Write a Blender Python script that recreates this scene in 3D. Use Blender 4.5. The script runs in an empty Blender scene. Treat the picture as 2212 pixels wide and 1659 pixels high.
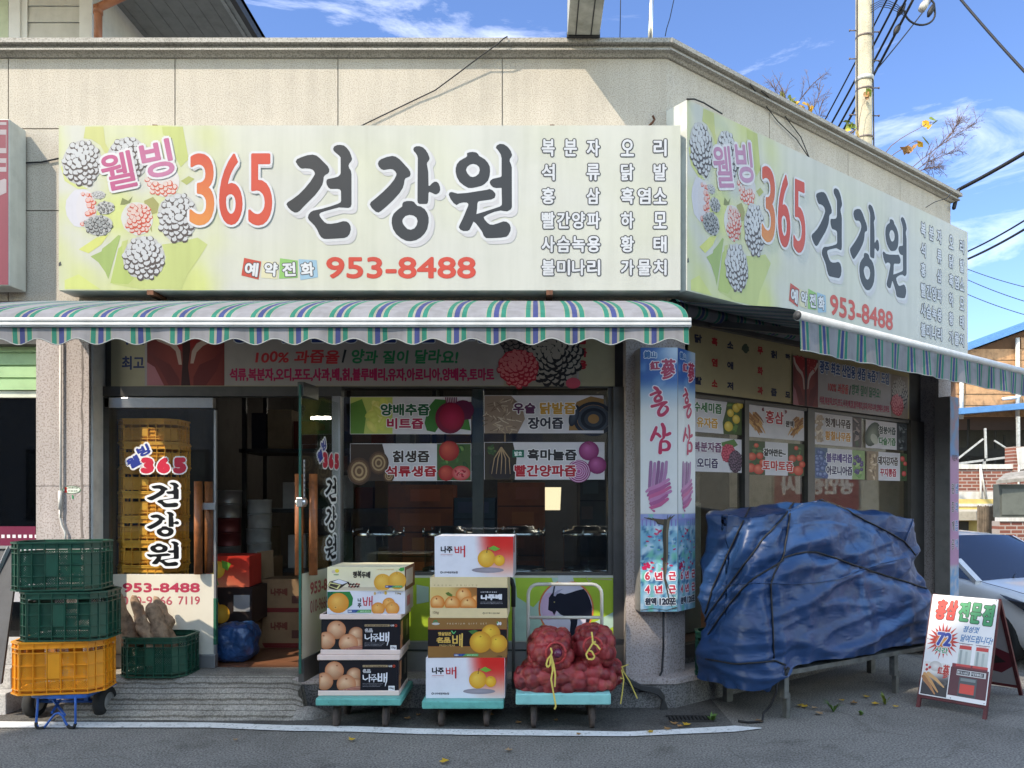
import bpy, bmesh, math, random
from mathutils import Vector, Matrix, noise
from mathutils.geometry import tessellate_polygon
from mathutils.bvhtree import BVHTree
random.seed(7)
SC = bpy.context.scene
COL = SC.collection
R = math.radians
# ---------------------------------------------------------------- camera
F, CX, CY, EYE = 1661.0, 1154.0, 1075.0, 1.5      # focal length and principal point in pixels of a 2212 x 1659 frame
cam_d = bpy.data.cameras.new("camera")
cam_d.sensor_width = 36.0
cam_d.lens = F / 2212 * 36
cam_d.shift_x = -(CX - 1106) / 2212
cam_d.shift_y = (CY - 829.5) / 2212
cam_d.clip_start, cam_d.clip_end = 0.05, 2000
cam = bpy.data.objects.new("camera", cam_d)
COL.objects.link(cam)
cam.location = (0, 0, EYE)
cam.rotation_euler = (R(90), 0, 0)
SC.camera = cam
# ---------------------------------------------------------------- sky and sun
SUN = Vector((1.05, 1.0, -1.45)).normalized()      # the way sunlight travels
w = bpy.data.worlds.new("World")
SC.world = w
w.use_nodes = True
nt = w.node_tree
bg = nt.nodes["Background"]
sky = nt.nodes.new("ShaderNodeTexSky")
sky.sky_type = 'NISHITA'
sky.sun_disc = False
sky.sun_elevation = math.asin(-SUN.z)
sky.sun_rotation = math.atan2(-SUN.x, -SUN.y)
sky.air_density, sky.dust_density, sky.ozone_density = 1.0, 0.25, 2.5
tc = nt.nodes.new("ShaderNodeTexCoord")
mp = nt.nodes.new("ShaderNodeMapping")
mp.inputs["Scale"].default_value = (1.3, 1.3, 5.0)
mp.inputs["Rotation"].default_value = (0.25, 0.35, 0.4)
nz = nt.nodes.new("ShaderNodeTexNoise")
nz.inputs["Scale"].default_value = 2.6
nz.inputs["Detail"].default_value = 9
nz.inputs["Roughness"].default_value = 0.62
nz.inputs["Distortion"].default_value = 0.6
cr = nt.nodes.new("ShaderNodeValToRGB")
cr.color_ramp.elements[0].position, cr.color_ramp.elements[0].color = 0.58, (0, 0, 0, 1)
cr.color_ramp.elements[1].position, cr.color_ramp.elements[1].color = 0.85, (.45, .45, .45, 1)
mx = nt.nodes.new("ShaderNodeMix")
mx.data_type = 'RGBA'
mx.inputs["B"].default_value = (7.5, 8.0, 9.0, 1)
L = nt.links.new
L(tc.outputs["Generated"], mp.inputs["Vector"]); L(mp.outputs[0], nz.inputs["Vector"])
L(nz.outputs["Fac"], cr.inputs[0]); L(cr.outputs[0], mx.inputs["Factor"])
tint = nt.nodes.new("ShaderNodeMix")
tint.data_type = 'RGBA'; tint.blend_type = 'MULTIPLY'
tint.inputs["Factor"].default_value = 1.0
tint.inputs["B"].default_value = (0.97, 0.98, 1.10, 1)
sxyz = nt.nodes.new("ShaderNodeSeparateXYZ")
L(tc.outputs["Generated"], sxyz.inputs[0])
dr = nt.nodes.new("ShaderNodeValToRGB")               # sun-side half brightened as added fill, deeper blue away from the sun
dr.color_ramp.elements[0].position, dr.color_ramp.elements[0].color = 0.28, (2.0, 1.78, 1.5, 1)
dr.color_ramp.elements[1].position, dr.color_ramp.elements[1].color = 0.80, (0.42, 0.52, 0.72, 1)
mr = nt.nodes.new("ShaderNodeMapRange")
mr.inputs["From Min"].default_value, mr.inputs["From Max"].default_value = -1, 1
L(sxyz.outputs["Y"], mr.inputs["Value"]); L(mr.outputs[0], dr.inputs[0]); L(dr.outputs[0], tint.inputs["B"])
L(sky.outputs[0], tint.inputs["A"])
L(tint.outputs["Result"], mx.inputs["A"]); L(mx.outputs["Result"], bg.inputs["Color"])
bg.inputs["Strength"].default_value = 0.15
sun_d = bpy.data.lights.new("sun", 'SUN')
sun_d.energy, sun_d.angle, sun_d.color = 2.0, R(0.55), (1.0, 0.95, 0.87)
sun = bpy.data.objects.new("sun", sun_d)
COL.objects.link(sun)
sun.rotation_euler = SUN.to_track_quat('-Z', 'Y').to_euler()
sun.location = (-20, -22, 25)
SC.view_settings.view_transform = 'Standard'
SC.view_settings.look = 'None'
SC.view_settings.exposure = 1.52
SC.view_settings.gamma = 1.0
SC.view_settings.use_white_balance = True
SC.view_settings.white_balance_temperature = 7300
SC.view_settings.white_balance_tint = 10
SC.render.film_transparent = False
SC.cycles.max_bounces = 8
SC.cycles.transparent_max_bounces = 16
# ---------------------------------------------------------------- helpers
def P(px, py, Y):
    return Vector(((px - CX) * Y / F, Y, EYE - (py - CY) * Y / F))
def sstep(a, b, x):
    t = min(1, max(0, (x - a) / (b - a)))
    return t * t * (3 - 2 * t)
def gz(x, y):                                       # the lane falls away gently beyond the shop's far corner
    return -0.48 * sstep(3.4, 5.2, x) * sstep(6.0, 8.2, y)
def G(px, py):
    Y = EYE * F / (py - CY)
    return Vector(((px - CX) * Y / F, Y, 0))
YW, YG = 5.6, 5.78                                   # wall face and glass plane of the shop front
U = Vector((0.791, 0.6115, 0)).normalized()          # along the side wall
N = Vector((U.y, -U.x, 0))                           # outward from it
C0 = Vector((0.964, YW, 0))                          # the corner
def W(t, z, off=0.0):
    return C0 + U * t + N * off + Vector((0, 0, z))
def RW(px, py, off=0.0):                             # where a sight line meets the plane of the side wall
    o = C0 + N * off
    r = (px - CX) / F
    t = (o.x - r * o.y) / (r * U.y - U.x)
    y = o.y + U.y * t
    return t, EYE - (py - CY) * y / F
def lin(c):
    return tuple((v / 12.92 if v <= 0.04045 else ((v + 0.055) / 1.055) ** 2.4) for v in c[:3]) + (1.0,)
def rgb(r, g, b):
    return lin((r / 255, g / 255, b / 255))
MATS = {}
def mat(name, col=None, rough=0.6, metal=0.0, var=0.12, scale=6.0, bump=0.0, bscale=60.0, spec=0.4, dark=None, coat=0.0, speck=None, streak=0.0):
    """Principled with a two-octave noise in the base colour, an optional second colour, speckles and vertical streaks."""
    if name in MATS:
        return MATS[name]
    m = bpy.data.materials.new(name)
    m.use_nodes = True
    n = m.node_tree
    b = n.nodes["Principled BSDF"]
    b.inputs["Roughness"].default_value = rough
    b.inputs["Metallic"].default_value = metal
    b.inputs["Specular IOR Level"].default_value = spec
    b.inputs["Coat Weight"].default_value = coat
    t = n.nodes.new("ShaderNodeTexCoord")
    z = n.nodes.new("ShaderNodeTexNoise")
    z.inputs["Scale"].default_value = scale
    z.inputs["Detail"].default_value = 6
    z.inputs["Roughness"].default_value = 0.65
    n.links.new(t.outputs["Object"], z.inputs["Vector"])
    r = n.nodes.new("ShaderNodeValToRGB")
    c = col
    d = dark if dark else tuple(v * (1 - 2.2 * var) for v in c[:3]) + (1,)
    e = tuple(min(1, v * (1 + var)) for v in c[:3]) + (1,)
    r.color_ramp.elements[0].position, r.color_ramp.elements[0].color = 0.28, d
    r.color_ramp.elements[1].position, r.color_ramp.elements[1].color = 0.72, e
    k = r.color_ramp.elements.new(0.5)
    k.color = c if len(c) == 4 else c + (1,)
    n.links.new(z.outputs["Fac"], r.inputs[0])
    out = r.outputs[0]
    if speck:                                        # (scale, lo, hi, dark colour, light colour)
        z2 = n.nodes.new("ShaderNodeTexNoise")
        z2.inputs["Scale"].default_value = speck[0]
        z2.inputs["Detail"].default_value = 2
        n.links.new(t.outputs["Object"], z2.inputs["Vector"])
        r2 = n.nodes.new("ShaderNodeValToRGB")
        r2.color_ramp.elements[0].position, r2.color_ramp.elements[0].color = speck[1], speck[3]
        r2.color_ramp.elements[1].position, r2.color_ramp.elements[1].color = speck[2], speck[4]
        n.links.new(z2.outputs["Fac"], r2.inputs[0])
        q = n.nodes.new("ShaderNodeMix")
        q.data_type = 'RGBA'; q.blend_type = 'MULTIPLY'
        q.inputs["Factor"].default_value = 1.0
        n.links.new(out, q.inputs["A"]); n.links.new(r2.outputs[0], q.inputs["B"])
        out = q.outputs["Result"]
    if streak:
        mpn = n.nodes.new("ShaderNodeMapping")
        mpn.inputs["Scale"].default_value = (7, 7, 0.5)
        z3 = n.nodes.new("ShaderNodeTexNoise")
        z3.inputs["Scale"].default_value = 2.0
        z3.inputs["Detail"].default_value = 5
        n.links.new(t.outputs["Object"], mpn.inputs["Vector"]); n.links.new(mpn.outputs[0], z3.inputs["Vector"])
        r3 = n.nodes.new("ShaderNodeValToRGB")
        r3.color_ramp.elements[0].position = 0.35
        r3.color_ramp.elements[0].color = (1 - streak, 1 - streak, 1 - streak * 1.1, 1)
        r3.color_ramp.elements[1].position = 0.6
        r3.color_ramp.elements[1].color = (1, 1, 1, 1)
        n.links.new(z3.outputs["Fac"], r3.inputs[0])
        q = n.nodes.new("ShaderNodeMix")
        q.data_type = 'RGBA'; q.blend_type = 'MULTIPLY'
        q.inputs["Factor"].default_value = 1.0
        n.links.new(out, q.inputs["A"]); n.links.new(r3.outputs[0], q.inputs["B"])
        out = q.outputs["Result"]
    n.links.new(out, b.inputs["Base Color"])
    if bump:
        z4 = n.nodes.new("ShaderNodeTexNoise")
        z4.inputs["Scale"].default_value = bscale
        z4.inputs["Detail"].default_value = 4
        n.links.new(t.outputs["Object"], z4.inputs["Vector"])
        bp = n.nodes.new("ShaderNodeBump")
        bp.inputs["Strength"].default_value = bump
        bp.inputs["Distance"].default_value = 0.01
        n.links.new(z4.outputs["Fac"], bp.inputs["Height"])
        n.links.new(bp.outputs[0], b.inputs["Normal"])
    MATS[name] = m
    return m
def print_mat(name, rough=0.5, spec=0.3, dirt=0.1, dscale=3.0, streak=0.0, metal=0.0, val=.9):
    """Printed or painted matter: the mesh's colour attribute under a little grime."""
    if name in MATS:
        return MATS[name]
    m = mat(name, (val, val, val, 1), rough=rough, var=dirt, scale=dscale, spec=spec, streak=streak, metal=metal)
    n = m.node_tree
    b = n.nodes["Principled BSDF"]
    src = b.inputs["Base Color"].links[0].from_socket
    a = n.nodes.new("ShaderNodeAttribute")
    a.attribute_name = "Col"
    q = n.nodes.new("ShaderNodeMix")
    q.data_type = 'RGBA'; q.blend_type = 'MULTIPLY'
    q.inputs["Factor"].default_value = 1.0
    n.links.new(a.outputs["Color"], q.inputs["A"]); n.links.new(src, q.inputs["B"])
    n.links.new(q.outputs["Result"], b.inputs["Base Color"])
    return m
def glass_mat(name, tint=(.8, .84, .84), ior=1.5, rough=0.01):
    m = bpy.data.materials.new(name)
    m.use_nodes = True
    n = m.node_tree
    n.nodes.clear()
    o = n.nodes.new("ShaderNodeOutputMaterial")
    a = n.nodes.new("ShaderNodeBsdfTransparent")
    a.inputs[0].default_value = tint + (1,)
    g = n.nodes.new("ShaderNodeBsdfGlossy")
    g.inputs["Roughness"].default_value = rough
    lw = n.nodes.new("ShaderNodeLayerWeight")         # Schlick's curve, the same from both sides of the pane
    lw.inputs["Blend"].default_value = .5
    p5 = n.nodes.new("ShaderNodeMath"); p5.operation = 'POWER'; p5.inputs[1].default_value = 5
    f = n.nodes.new("ShaderNodeMath"); f.operation = 'MULTIPLY_ADD'
    r0 = ((ior - 1) / (ior + 1)) ** 2
    f.inputs[1].default_value, f.inputs[2].default_value = 1 - r0, r0
    n.links.new(lw.outputs["Facing"], p5.inputs[0]); n.links.new(p5.outputs[0], f.inputs[0])
    x = n.nodes.new("ShaderNodeMixShader")
    n.links.new(f.outputs[0], x.inputs[0]); n.links.new(a.outputs[0], x.inputs[1]); n.links.new(g.outputs[0], x.inputs[2])
    n.links.new(x.outputs[0], o.inputs[0])
    MATS[name] = m
    return m
def emit_mat(name, col, s):
    m = bpy.data.materials.new(name)
    m.use_nodes = True
    b = m.node_tree.nodes["Principled BSDF"]
    b.inputs["Base Color"].default_value = col
    b.inputs["Emission Color"].default_value = col
    b.inputs["Emission Strength"].default_value = s
    MATS[name] = m
    return m
# ---- objects
def tag(o, label=None, cat=None, group=None, kind=None):
    if label: o["label"] = label
    if cat: o["category"] = cat
    if group: o["group"] = group
    if kind: o["kind"] = kind
    return o
def thing(name, label, cat, loc, group=None):
    o = bpy.data.objects.new(name, None)
    COL.objects.link(o)
    o.location = Vector(loc)
    o.empty_display_size = 0.2
    return tag(o, label, cat, group)
def adopt(o, parent):                                # meshes are laid out in world space; a thing's Empty carries the only offset
    o.parent = parent
    o.matrix_parent_inverse = Matrix.Translation(-parent.location) if parent.parent is None else Matrix.Identity(4)
    return o
def children(o):
    return [c for c in bpy.data.objects if c.parent == o]
def dup(o, delta=Vector((0, 0, 0)), label=None, rotz=0.0, kids=None):
    c = o.copy()
    COL.objects.link(c)
    c.location = o.location + Vector(delta)
    c.rotation_euler.z = o.rotation_euler.z + rotz
    if label: c["label"] = label
    for ch in children(o):
        d = ch.copy(); COL.objects.link(d); d.parent = c
        for g in children(ch):
            e = g.copy(); COL.objects.link(e); e.parent = d
    return c
class MB:
    """Collects shapes, then links them as one mesh object."""
    def __init__(s):
        s.v, s.f, s.m, s.c = [], [], [], None
        s.cur = 0
        s.sm = []
    def add(s, vs, fs, smooth=False):
        k = len(s.v)
        s.v += [tuple(v) for v in vs]
        for f in fs:
            s.f.append(tuple(k + i for i in f)); s.m.append(s.cur); s.sm.append(smooth)
        return s
    def hexa(s, p):                                  # 8 corners: bottom 4 then top 4, both counter-clockwise from above
        return s.add(p, [(3, 2, 1, 0), (4, 5, 6, 7), (0, 1, 5, 4), (1, 2, 6, 5), (2, 3, 7, 6), (3, 0, 4, 7)])
    def box(s, x0, x1, y0, y1, z0, z1):
        return s.hexa([(x0, y0, z0), (x1, y0, z0), (x1, y1, z0), (x0, y1, z0), (x0, y0, z1), (x1, y0, z1), (x1, y1, z1), (x0, y1, z1)])
    def wbox(s, t0, t1, o0, o1, z0, z1):             # a box laid along the side wall; o0 is nearer the wall, o1 further out
        a = [W(t0, z, o) for z in (z0, z1) for (t, o) in ((0, 0),)]
        q = [(t0, o1), (t1, o1), (t1, o0), (t0, o0)]
        return s.hexa([W(t, z0, o) for t, o in q] + [W(t, z1, o) for t, o in q])
    def obox(s, c, sx, sy, sz, rz=0.0):              # centred in x and y, standing on c
        m = Matrix.Rotation(rz, 3, 'Z')
        c = Vector(c)
        q = [(-1, -1), (1, -1), (1, 1), (-1, 1)]
        return s.hexa([c + m @ Vector((a * sx / 2, b * sy / 2, z)) for z in (0, sz) for a, b in q])
    def quad(s, a, b, c, d):
        return s.add([a, b, c, d], [(0, 1, 2, 3)])
    def bar(s, a, b, w, h=None, up=Vector((0, 0, 1))):
        a, b = Vector(a), Vector(b)
        h = h or w
        d = (b - a).normalized()
        x = d.cross(up)
        if x.length < 1e-4: x = d.cross(Vector((1, 0, 0)))
        x.normalize()
        y = x.cross(d).normalized()
        x, y = x * w / 2, y * h / 2
        return s.add([a - x - y, a + x - y, a + x + y, a - x + y, b - x - y, b + x - y, b + x + y, b - x + y],
                     [(3, 2, 1, 0), (4, 5, 6, 7), (0, 1, 5, 4), (1, 2, 6, 5), (2, 3, 7, 6), (3, 0, 4, 7)])
    def tube(s, pts, r, n=8, caps=True):
        pts = [Vector(p) for p in pts]
        rs = r if isinstance(r, (list, tuple)) else [r] * len(pts)
        vs, fs = [], []
        d0 = (pts[1] - pts[0]).normalized()
        x = d0.orthogonal().normalized()
        for i, p in enumerate(pts):
            d = (pts[min(i + 1, len(pts) - 1)] - pts[max(i - 1, 0)])
            if d.length < 1e-9: d = d0
            d.normalize()
            x = (x - d * x.dot(d)).normalized()
            y = d.cross(x)
            for k in range(n):
                a = 2 * math.pi * k / n
                vs.append(p + (x * math.cos(a) + y * math.sin(a)) * rs[i])
        for i in range(len(pts) - 1):
            for k in range(n):
                fs.append((i * n + k, i * n + (k + 1) % n, (i + 1) * n + (k + 1) % n, (i + 1) * n + k))
        if caps:
            fs.append(tuple(reversed(range(n))))
            fs.append(tuple((len(pts) - 1) * n + k for k in range(n)))
        return s.add(vs, fs, True)
    def cyl(s, a, b, r, r2=None, n=20):
        return s.tube([a, b], [r, r if r2 is None else r2], n)
    def lathe(s, c, prof, n=24, axis=Vector((0, 0, 1))):
        c = Vector(c)
        q = Vector((0, 0, 1)).rotation_difference(axis)
        vs, fs = [], []
        for (r, z) in prof:
            for k in range(n):
                a = 2 * math.pi * k / n
                vs.append(c + q @ Vector((r * math.cos(a), r * math.sin(a), z)))
        for i in range(len(prof) - 1):
            for k in range(n):
                fs.append((i * n + k, i * n + (k + 1) % n, (i + 1) * n + (k + 1) % n, (i + 1) * n + k))
        return s.add(vs, fs, True)
    def prism(s, pts, d):                            # extrude a flat polygon (3-D points) by vector d
        pts = [Vector(p) for p in pts]
        n = len(pts)
        d = Vector(d)
        t = tessellate_polygon([pts])
        vs = pts + [p + d for p in pts]
        fs = [tuple(x) for x in t] + [tuple(i + n for i in reversed(x)) for x in t]
        fs += [(i, (i + 1) % n, (i + 1) % n + n, i + n) for i in range(n)]
        return s.add(vs, fs)
    def build(s, name, mats, parent=None, bevel=0.0, recalc=True):
        me = bpy.data.meshes.new(name)
        me.from_pydata(s.v, [], s.f)
        for m in (mats if isinstance(mats, (list, tuple)) else [mats]):
            me.materials.append(m)
        me.polygons.foreach_set("material_index", s.m)
        me.polygons.foreach_set("use_smooth", s.sm)
        if recalc:
            bm = bmesh.new(); bm.from_mesh(me)
            bmesh.ops.recalc_face_normals(bm, faces=bm.faces)
            bm.to_mesh(me); bm.free()
        if s.c is not None:
            at = me.color_attributes.new("Col", 'FLOAT_COLOR', 'POINT')
            at.data.foreach_set("color", [x for c in s.c for x in c])
        me.update()
        o = bpy.data.objects.new(name, me)
        COL.objects.link(o)
        if bevel:
            bv = o.modifiers.new("bevel", 'BEVEL')
            bv.width, bv.segments, bv.limit_method, bv.angle_limit = bevel, 2, 'ANGLE', R(35)
        if parent is not None: adopt(o, parent)
        return o
# ---- lettering: glyph outlines come from Blender's own font and its fallbacks
GL = {}
def glyph(ch, res=3):
    k = (ch, res)
    if k in GL: return GL[k]
    c = bpy.data.curves.new('glyph', 'FONT')
    c.resolution_u, c.fill_mode = res, 'FRONT'
    def mk(body):
        c.body = body
        o = bpy.data.objects.new('glyph', c)
        me = bpy.data.meshes.new_from_object(o)
        bpy.data.objects.remove(o)
        return me
    if ch == ' ':
        GL[k] = ([], [], 0.3)
    else:
        me = mk(ch)
        vs = [(v.co.x, v.co.y) for v in me.vertices]
        fs = [tuple(p.vertices) for p in me.polygons]
        if ord(ch) >= 0x2E80 and 'wide' in GL:       # every Hangul or Han glyph has the same advance
            adv = GL['wide']
        else:
            m2 = mk(ch + ch)
            adv = max(v.co.x for v in m2.vertices) - max(x for x, y in vs)
            bpy.data.meshes.remove(m2)
            if ord(ch) >= 0x2E80: GL['wide'] = adv
        GL[k] = (vs, fs, adv)
        bpy.data.meshes.remove(me)
    bpy.data.curves.remove(c)
    return GL[k]
LAY, SUB = 0.0007, 0.00004
class Decal(MB):
    """Flat printed matter in the coordinates of a mapping function mapf(x, y, lift); y runs down, colours are sRGB 0-255."""
    def __init__(s, mapf):
        super().__init__()
        s.c = []
        s.map = mapf
    def put(s, pts, faces, cols, l):
        s.add([s.map(x, y, l * LAY) for x, y in pts], faces)
        if isinstance(cols, list): s.c += cols
        else: s.c += [cols] * len(pts)
        return s
    def rect(s, x0, y0, x1, y1, c, l=0, c2=None, horiz=False):
        a = rgb(*c); b = rgb(*c2) if c2 else a
        cols = [a, b, b, a] if horiz else [a, a, b, b]
        return s.put([(x0, y0), (x1, y0), (x1, y1), (x0, y1)], [(3, 2, 1, 0)], cols, l)
    def grid(s, x0, y0, x1, y1, cf, nx, ny, l=0):     # colour from a function of (u, v)
        pts, fs, cols = [], [], []
        for j in range(ny + 1):
            for i in range(nx + 1):
                u, v = i / nx, j / ny
                pts.append((x0 + (x1 - x0) * u, y0 + (y1 - y0) * v)); cols.append(rgb(*cf(u, v)))
        for j in range(ny):
            for i in range(nx):
                a = j * (nx + 1) + i
                fs.append((a + nx + 1, a + nx + 2, a + 1, a))
        return s.put(pts, fs, cols, l)
    def poly(s, pts, c, l=1):
        t = tessellate_polygon([[Vector((x, y, 0)) for x, y in pts]])
        return s.put(pts, [tuple(x) for x in t], rgb(*c), l)
    def holed(s, outer, inner, c, l=1):
        t = tessellate_polygon([[Vector((x, y, 0)) for x, y in q] for q in (outer, inner)])
        return s.put(list(outer) + list(inner), [tuple(x) for x in t], rgb(*c), l)
    def disk(s, cx, cy, rx, ry=None, c=(0, 0, 0), l=1, c2=None, n=16, rot=0.0, hx=0.0, hy=0.0, wob=0.0):
        ry = rx if ry is None else ry
        ca, sa = math.cos(rot), math.sin(rot)
        pts = []
        for k in range(n):
            a = 2 * math.pi * k / n
            q = 1 + (random.uniform(-wob, wob) if wob else 0)
            x, y = rx * q * math.cos(a), ry * q * math.sin(a)
            pts.append((cx + x * ca - y * sa, cy + x * sa + y * ca))
        pts.append((cx + hx * rx, cy + hy * ry))
        e = rgb(*c)
        m = rgb(*c2) if c2 else e
        return s.put(pts, [((k + 1) % n, k, n) for k in range(n)], [e] * n + [m], l)
    def ring(s, cx, cy, r0, r1, c, l=1, n=24, q=1.0):
        pts = [(cx + r * math.cos(2 * math.pi * k / n), cy + r * q * math.sin(2 * math.pi * k / n)) for r in (r0, r1) for k in range(n)]
        return s.put(pts, [(k, (k + 1) % n, n + (k + 1) % n, n + k) for k in range(n)], rgb(*c), l)
    def stroke(s, pts, ws, c, l=2, caps=True):        # a brush stroke with a width at every point
        n = len(pts)
        ws = ws if isinstance(ws, (list, tuple)) else [ws] * n
        a, b = [], []
        for i in range(n):
            p0, p1 = pts[max(0, i - 1)], pts[min(n - 1, i + 1)]
            dx, dy = p1[0] - p0[0], p1[1] - p0[1]
            q = math.hypot(dx, dy) or 1
            dx, dy = dx / q, dy / q
            h = ws[i] / 2
            a.append((pts[i][0] - dy * h, pts[i][1] + dx * h)); b.append((pts[i][0] + dy * h, pts[i][1] - dx * h))
        s.put(a + b, [(i, i + 1, n + i + 1, n + i) for i in range(n - 1)], rgb(*c), l)
        if caps:
            s.disk(pts[0][0], pts[0][1], ws[0] / 2, c=c, l=l + .1, n=10); s.disk(pts[-1][0], pts[-1][1], ws[-1] / 2, c=c, l=l + .15, n=10)
        return s
    def text(s, st, x0, y0, x1, y1, c, l=2, bold=0.0, line=None, res=3, slant=0.0, rot=0.0, gap=0.0, jit=0.0, c2=None):
        """Lettering fitted to a box; bold is in px; line = (px, colour) draws an edge below it."""
        vs, fs = [], []
        pen = 0.0
        for ch in st:
            gv, gf, adv = glyph(ch, res)
            k = len(vs)
            jy = random.uniform(-jit, jit)
            js = 1 + random.uniform(-jit, jit) * 2
            vs += [(pen + x, (y + jy) * js) for x, y in gv]
            fs += [tuple(k + i for i in f) for f in gf]
            pen += adv + gap
        if not vs: return s
        a0, a1 = min(v[0] for v in vs), max(v[0] for v in vs)
        b0, b1 = min(v[1] for v in vs), max(v[1] for v in vs)
        h = y1 - y0
        mx_, my_ = (x0 + x1) / 2, (y0 + y1) / 2
        ca, sa = math.cos(rot), math.sin(rot)
        q = []
        for x, y in vs:
            X = x0 + bold / 2 + (x - a0) / (a1 - a0 or 1) * (x1 - x0 - bold)
            Yy = y1 - bold / 2 - (y - b0) / (b1 - b0 or 1) * (h - bold)
            X += slant * (y1 - Yy)
            dx, dy = X - mx_, Yy - my_
            q.append((mx_ + dx * ca - dy * sa, my_ + dx * sa + dy * ca))
        def lay(dx, dy, col, l_, col2=None):
            cols = rgb(*col)
            if col2:
                e = rgb(*col2)
                cols = [tuple(cols[i] + (e[i] - cols[i]) * min(1, max(0, (y - y0) / h)) for i in range(4)) for x, y in q]
            s.put([(x + dx, y + dy) for x, y in q], fs, cols, l_)
        sub = SUB / LAY
        if line:
            for k in range(10):
                a = 2 * math.pi * k / 10
                d = line[0] + bold / 2
                lay(d * math.cos(a), d * math.sin(a), line[1], l - .75 + k * sub)
        if bold:
            for k in range(8):
                a = 2 * math.pi * k / 8
                lay(bold / 2 * math.cos(a), bold / 2 * math.sin(a), c, l + k * sub, c2)
        lay(0, 0, c, l + 9 * sub, c2)
        return s
def front(Y):                                        # a face parallel to the shop front
    return lambda x, y, d: P(x, y, Y) + Vector((0, -d, 0))
def side(off):                                       # a face parallel to the side wall, px across and px down as the eye meets it
    def f(x, y, d):
        t, z = RW(x, y, off)
        return W(t, z, off + d)
    return f
def face(o, ux, uy, n):                              # any face: origin, unit vectors across and down per px, outward normal
    o, ux, uy, n = Vector(o), Vector(ux), Vector(uy), Vector(n).normalized()
    return lambda x, y, d: o + ux * x + uy * y + n * d
# ---------------------------------------------------------------- brush lettering, outlined in its own units
def pl(s):
    v = [float(q) for q in s.split()]
    return list(zip(v[0::2], v[1::2]))
BR = [   # three syllables: list of (outline, hole or None)
    [(pl("205 375 225 335 290 305 380 275 460 265 520 280 570 320 640 390 690 440 715 490 712 530 690 555 650 578 630 605 625 660 610 720 570 790 500 880 410 970 330 1050 270 1115 230 1140 190 1143 140 1115 90 1065 65 1015 85 985 150 945 250 870 340 780 430 670 480 590 495 560 490 530 465 498 420 480 350 475 300 480 270 465 235 425"), None),
     (pl("770 180 785 145 830 122 880 118 935 128 980 165 1020 220 1045 280 1058 330 1050 360 1015 405 1005 435 1015 470 1040 510 1050 560 1050 1020 1035 1060 1000 1073 930 1068 860 1065 780 1085 640 1125 585 1145 565 1165 570 1195 600 1240 640 1285 680 1308 740 1312 830 1298 920 1272 970 1275 1010 1300 1035 1345 1040 1400 1020 1470 985 1510 940 1528 800 1537 680 1543 630 1540 590 1515 560 1470 530 1400 490 1340 440 1290 405 1255 390 1220 400 1175 430 1135 470 1112 600 1085 740 1045 840 1010 880 990 892 965 890 820 875 795 840 785 730 785 700 765 675 720 668 680 675 645 700 632 780 618 845 598 875 570 885 545 884 310 860 280 810 240 780 210"), None)],
    [(pl("262 405 275 365 310 335 400 300 480 285 530 295 590 335 660 410 720 475 750 520 758 560 745 595 710 612 680 625 665 655 658 710 640 770 590 850 500 950 400 1045 310 1120 270 1143 230 1130 170 1075 140 1020 155 985 230 925 340 830 440 730 510 640 540 580 542 555 525 520 490 492 450 485 400 492 350 500 310 485 275 445"), None),
     (pl("797 190 805 160 840 140 890 138 940 155 985 195 1020 250 1045 320 1040 345 1010 385 1003 410 1015 470 1025 540 1028 735 1045 738 1080 700 1115 675 1150 675 1180 700 1200 750 1205 800 1190 840 1150 868 1125 868 1080 845 1040 830 1028 850 1025 960 1015 1000 1000 1012 890 1012 865 995 860 960 862 600 866 320 855 280 830 240 805 215"), None),
     (pl("632 1010 650 980 700 967 770 967 810 980 830 1010 860 1040 910 1050 970 1090 1010 1150 1030 1220 1030 1290 1010 1390 970 1460 910 1520 840 1560 760 1577 690 1570 610 1530 540 1470 490 1390 470 1300 475 1220 500 1160 550 1110 600 1070 630 1050"),
      pl("632 1270 640 1240 680 1195 740 1178 800 1188 845 1220 862 1270 850 1330 815 1380 760 1402 710 1390 665 1345 640 1305"))],
    [(pl("482 245 520 230 570 224 620 232 650 255 665 285 700 305 750 335 800 390 828 450 832 520 825 590 800 660 750 710 700 740 630 758 560 772 500 770 430 730 370 680 330 610 310 530 312 470 330 410 370 360 430 325 470 305 483 285"),
      pl("468 500 485 455 525 420 575 407 625 420 665 455 675 500 660 555 620 590 570 606 530 595 490 550")),
     (pl("205 870 220 838 250 830 290 840 340 855 480 845 640 820 780 798 825 785 870 805 910 850 915 880 900 920 850 945 760 958 680 968 650 980 640 1010 637 1080 625 1165 740 1130 880 1085 980 1050 1005 1030 1010 1000 1005 770 920 772 875 760 840 725 825 690 835 660 870 632 930 618 990 605 1005 590 1005 320 990 260 950 200 918 165 930 130 980 103 1040 110 1100 150 1145 210 1165 270 1155 300 1130 335 1128 370 1150 415 1160 460 1162 1060 1145 1095 1090 1125 1040 1120 990 1112 900 1130 800 1170 735 1210 745 1240 790 1295 830 1322 880 1325 960 1300 1030 1275 1080 1280 1125 1315 1145 1370 1140 1420 1110 1480 1080 1507 1000 1522 860 1530 770 1528 735 1495 710 1430 660 1360 610 1300 580 1280 555 1340 520 1405 490 1420 430 1422 380 1400 358 1365 370 1330 420 1230 470 1110 500 1040 502 1010 480 992 420 990 370 1003 325 1030 280 1000 235 940"), None)]]
BRX = []
for g in BR:
    xs_ = [p[0] for o, h in g for p in o]; ys_ = [p[1] for o, h in g for p in o]
    BRX.append((min(xs_), max(xs_), min(ys_), max(ys_)))
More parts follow.
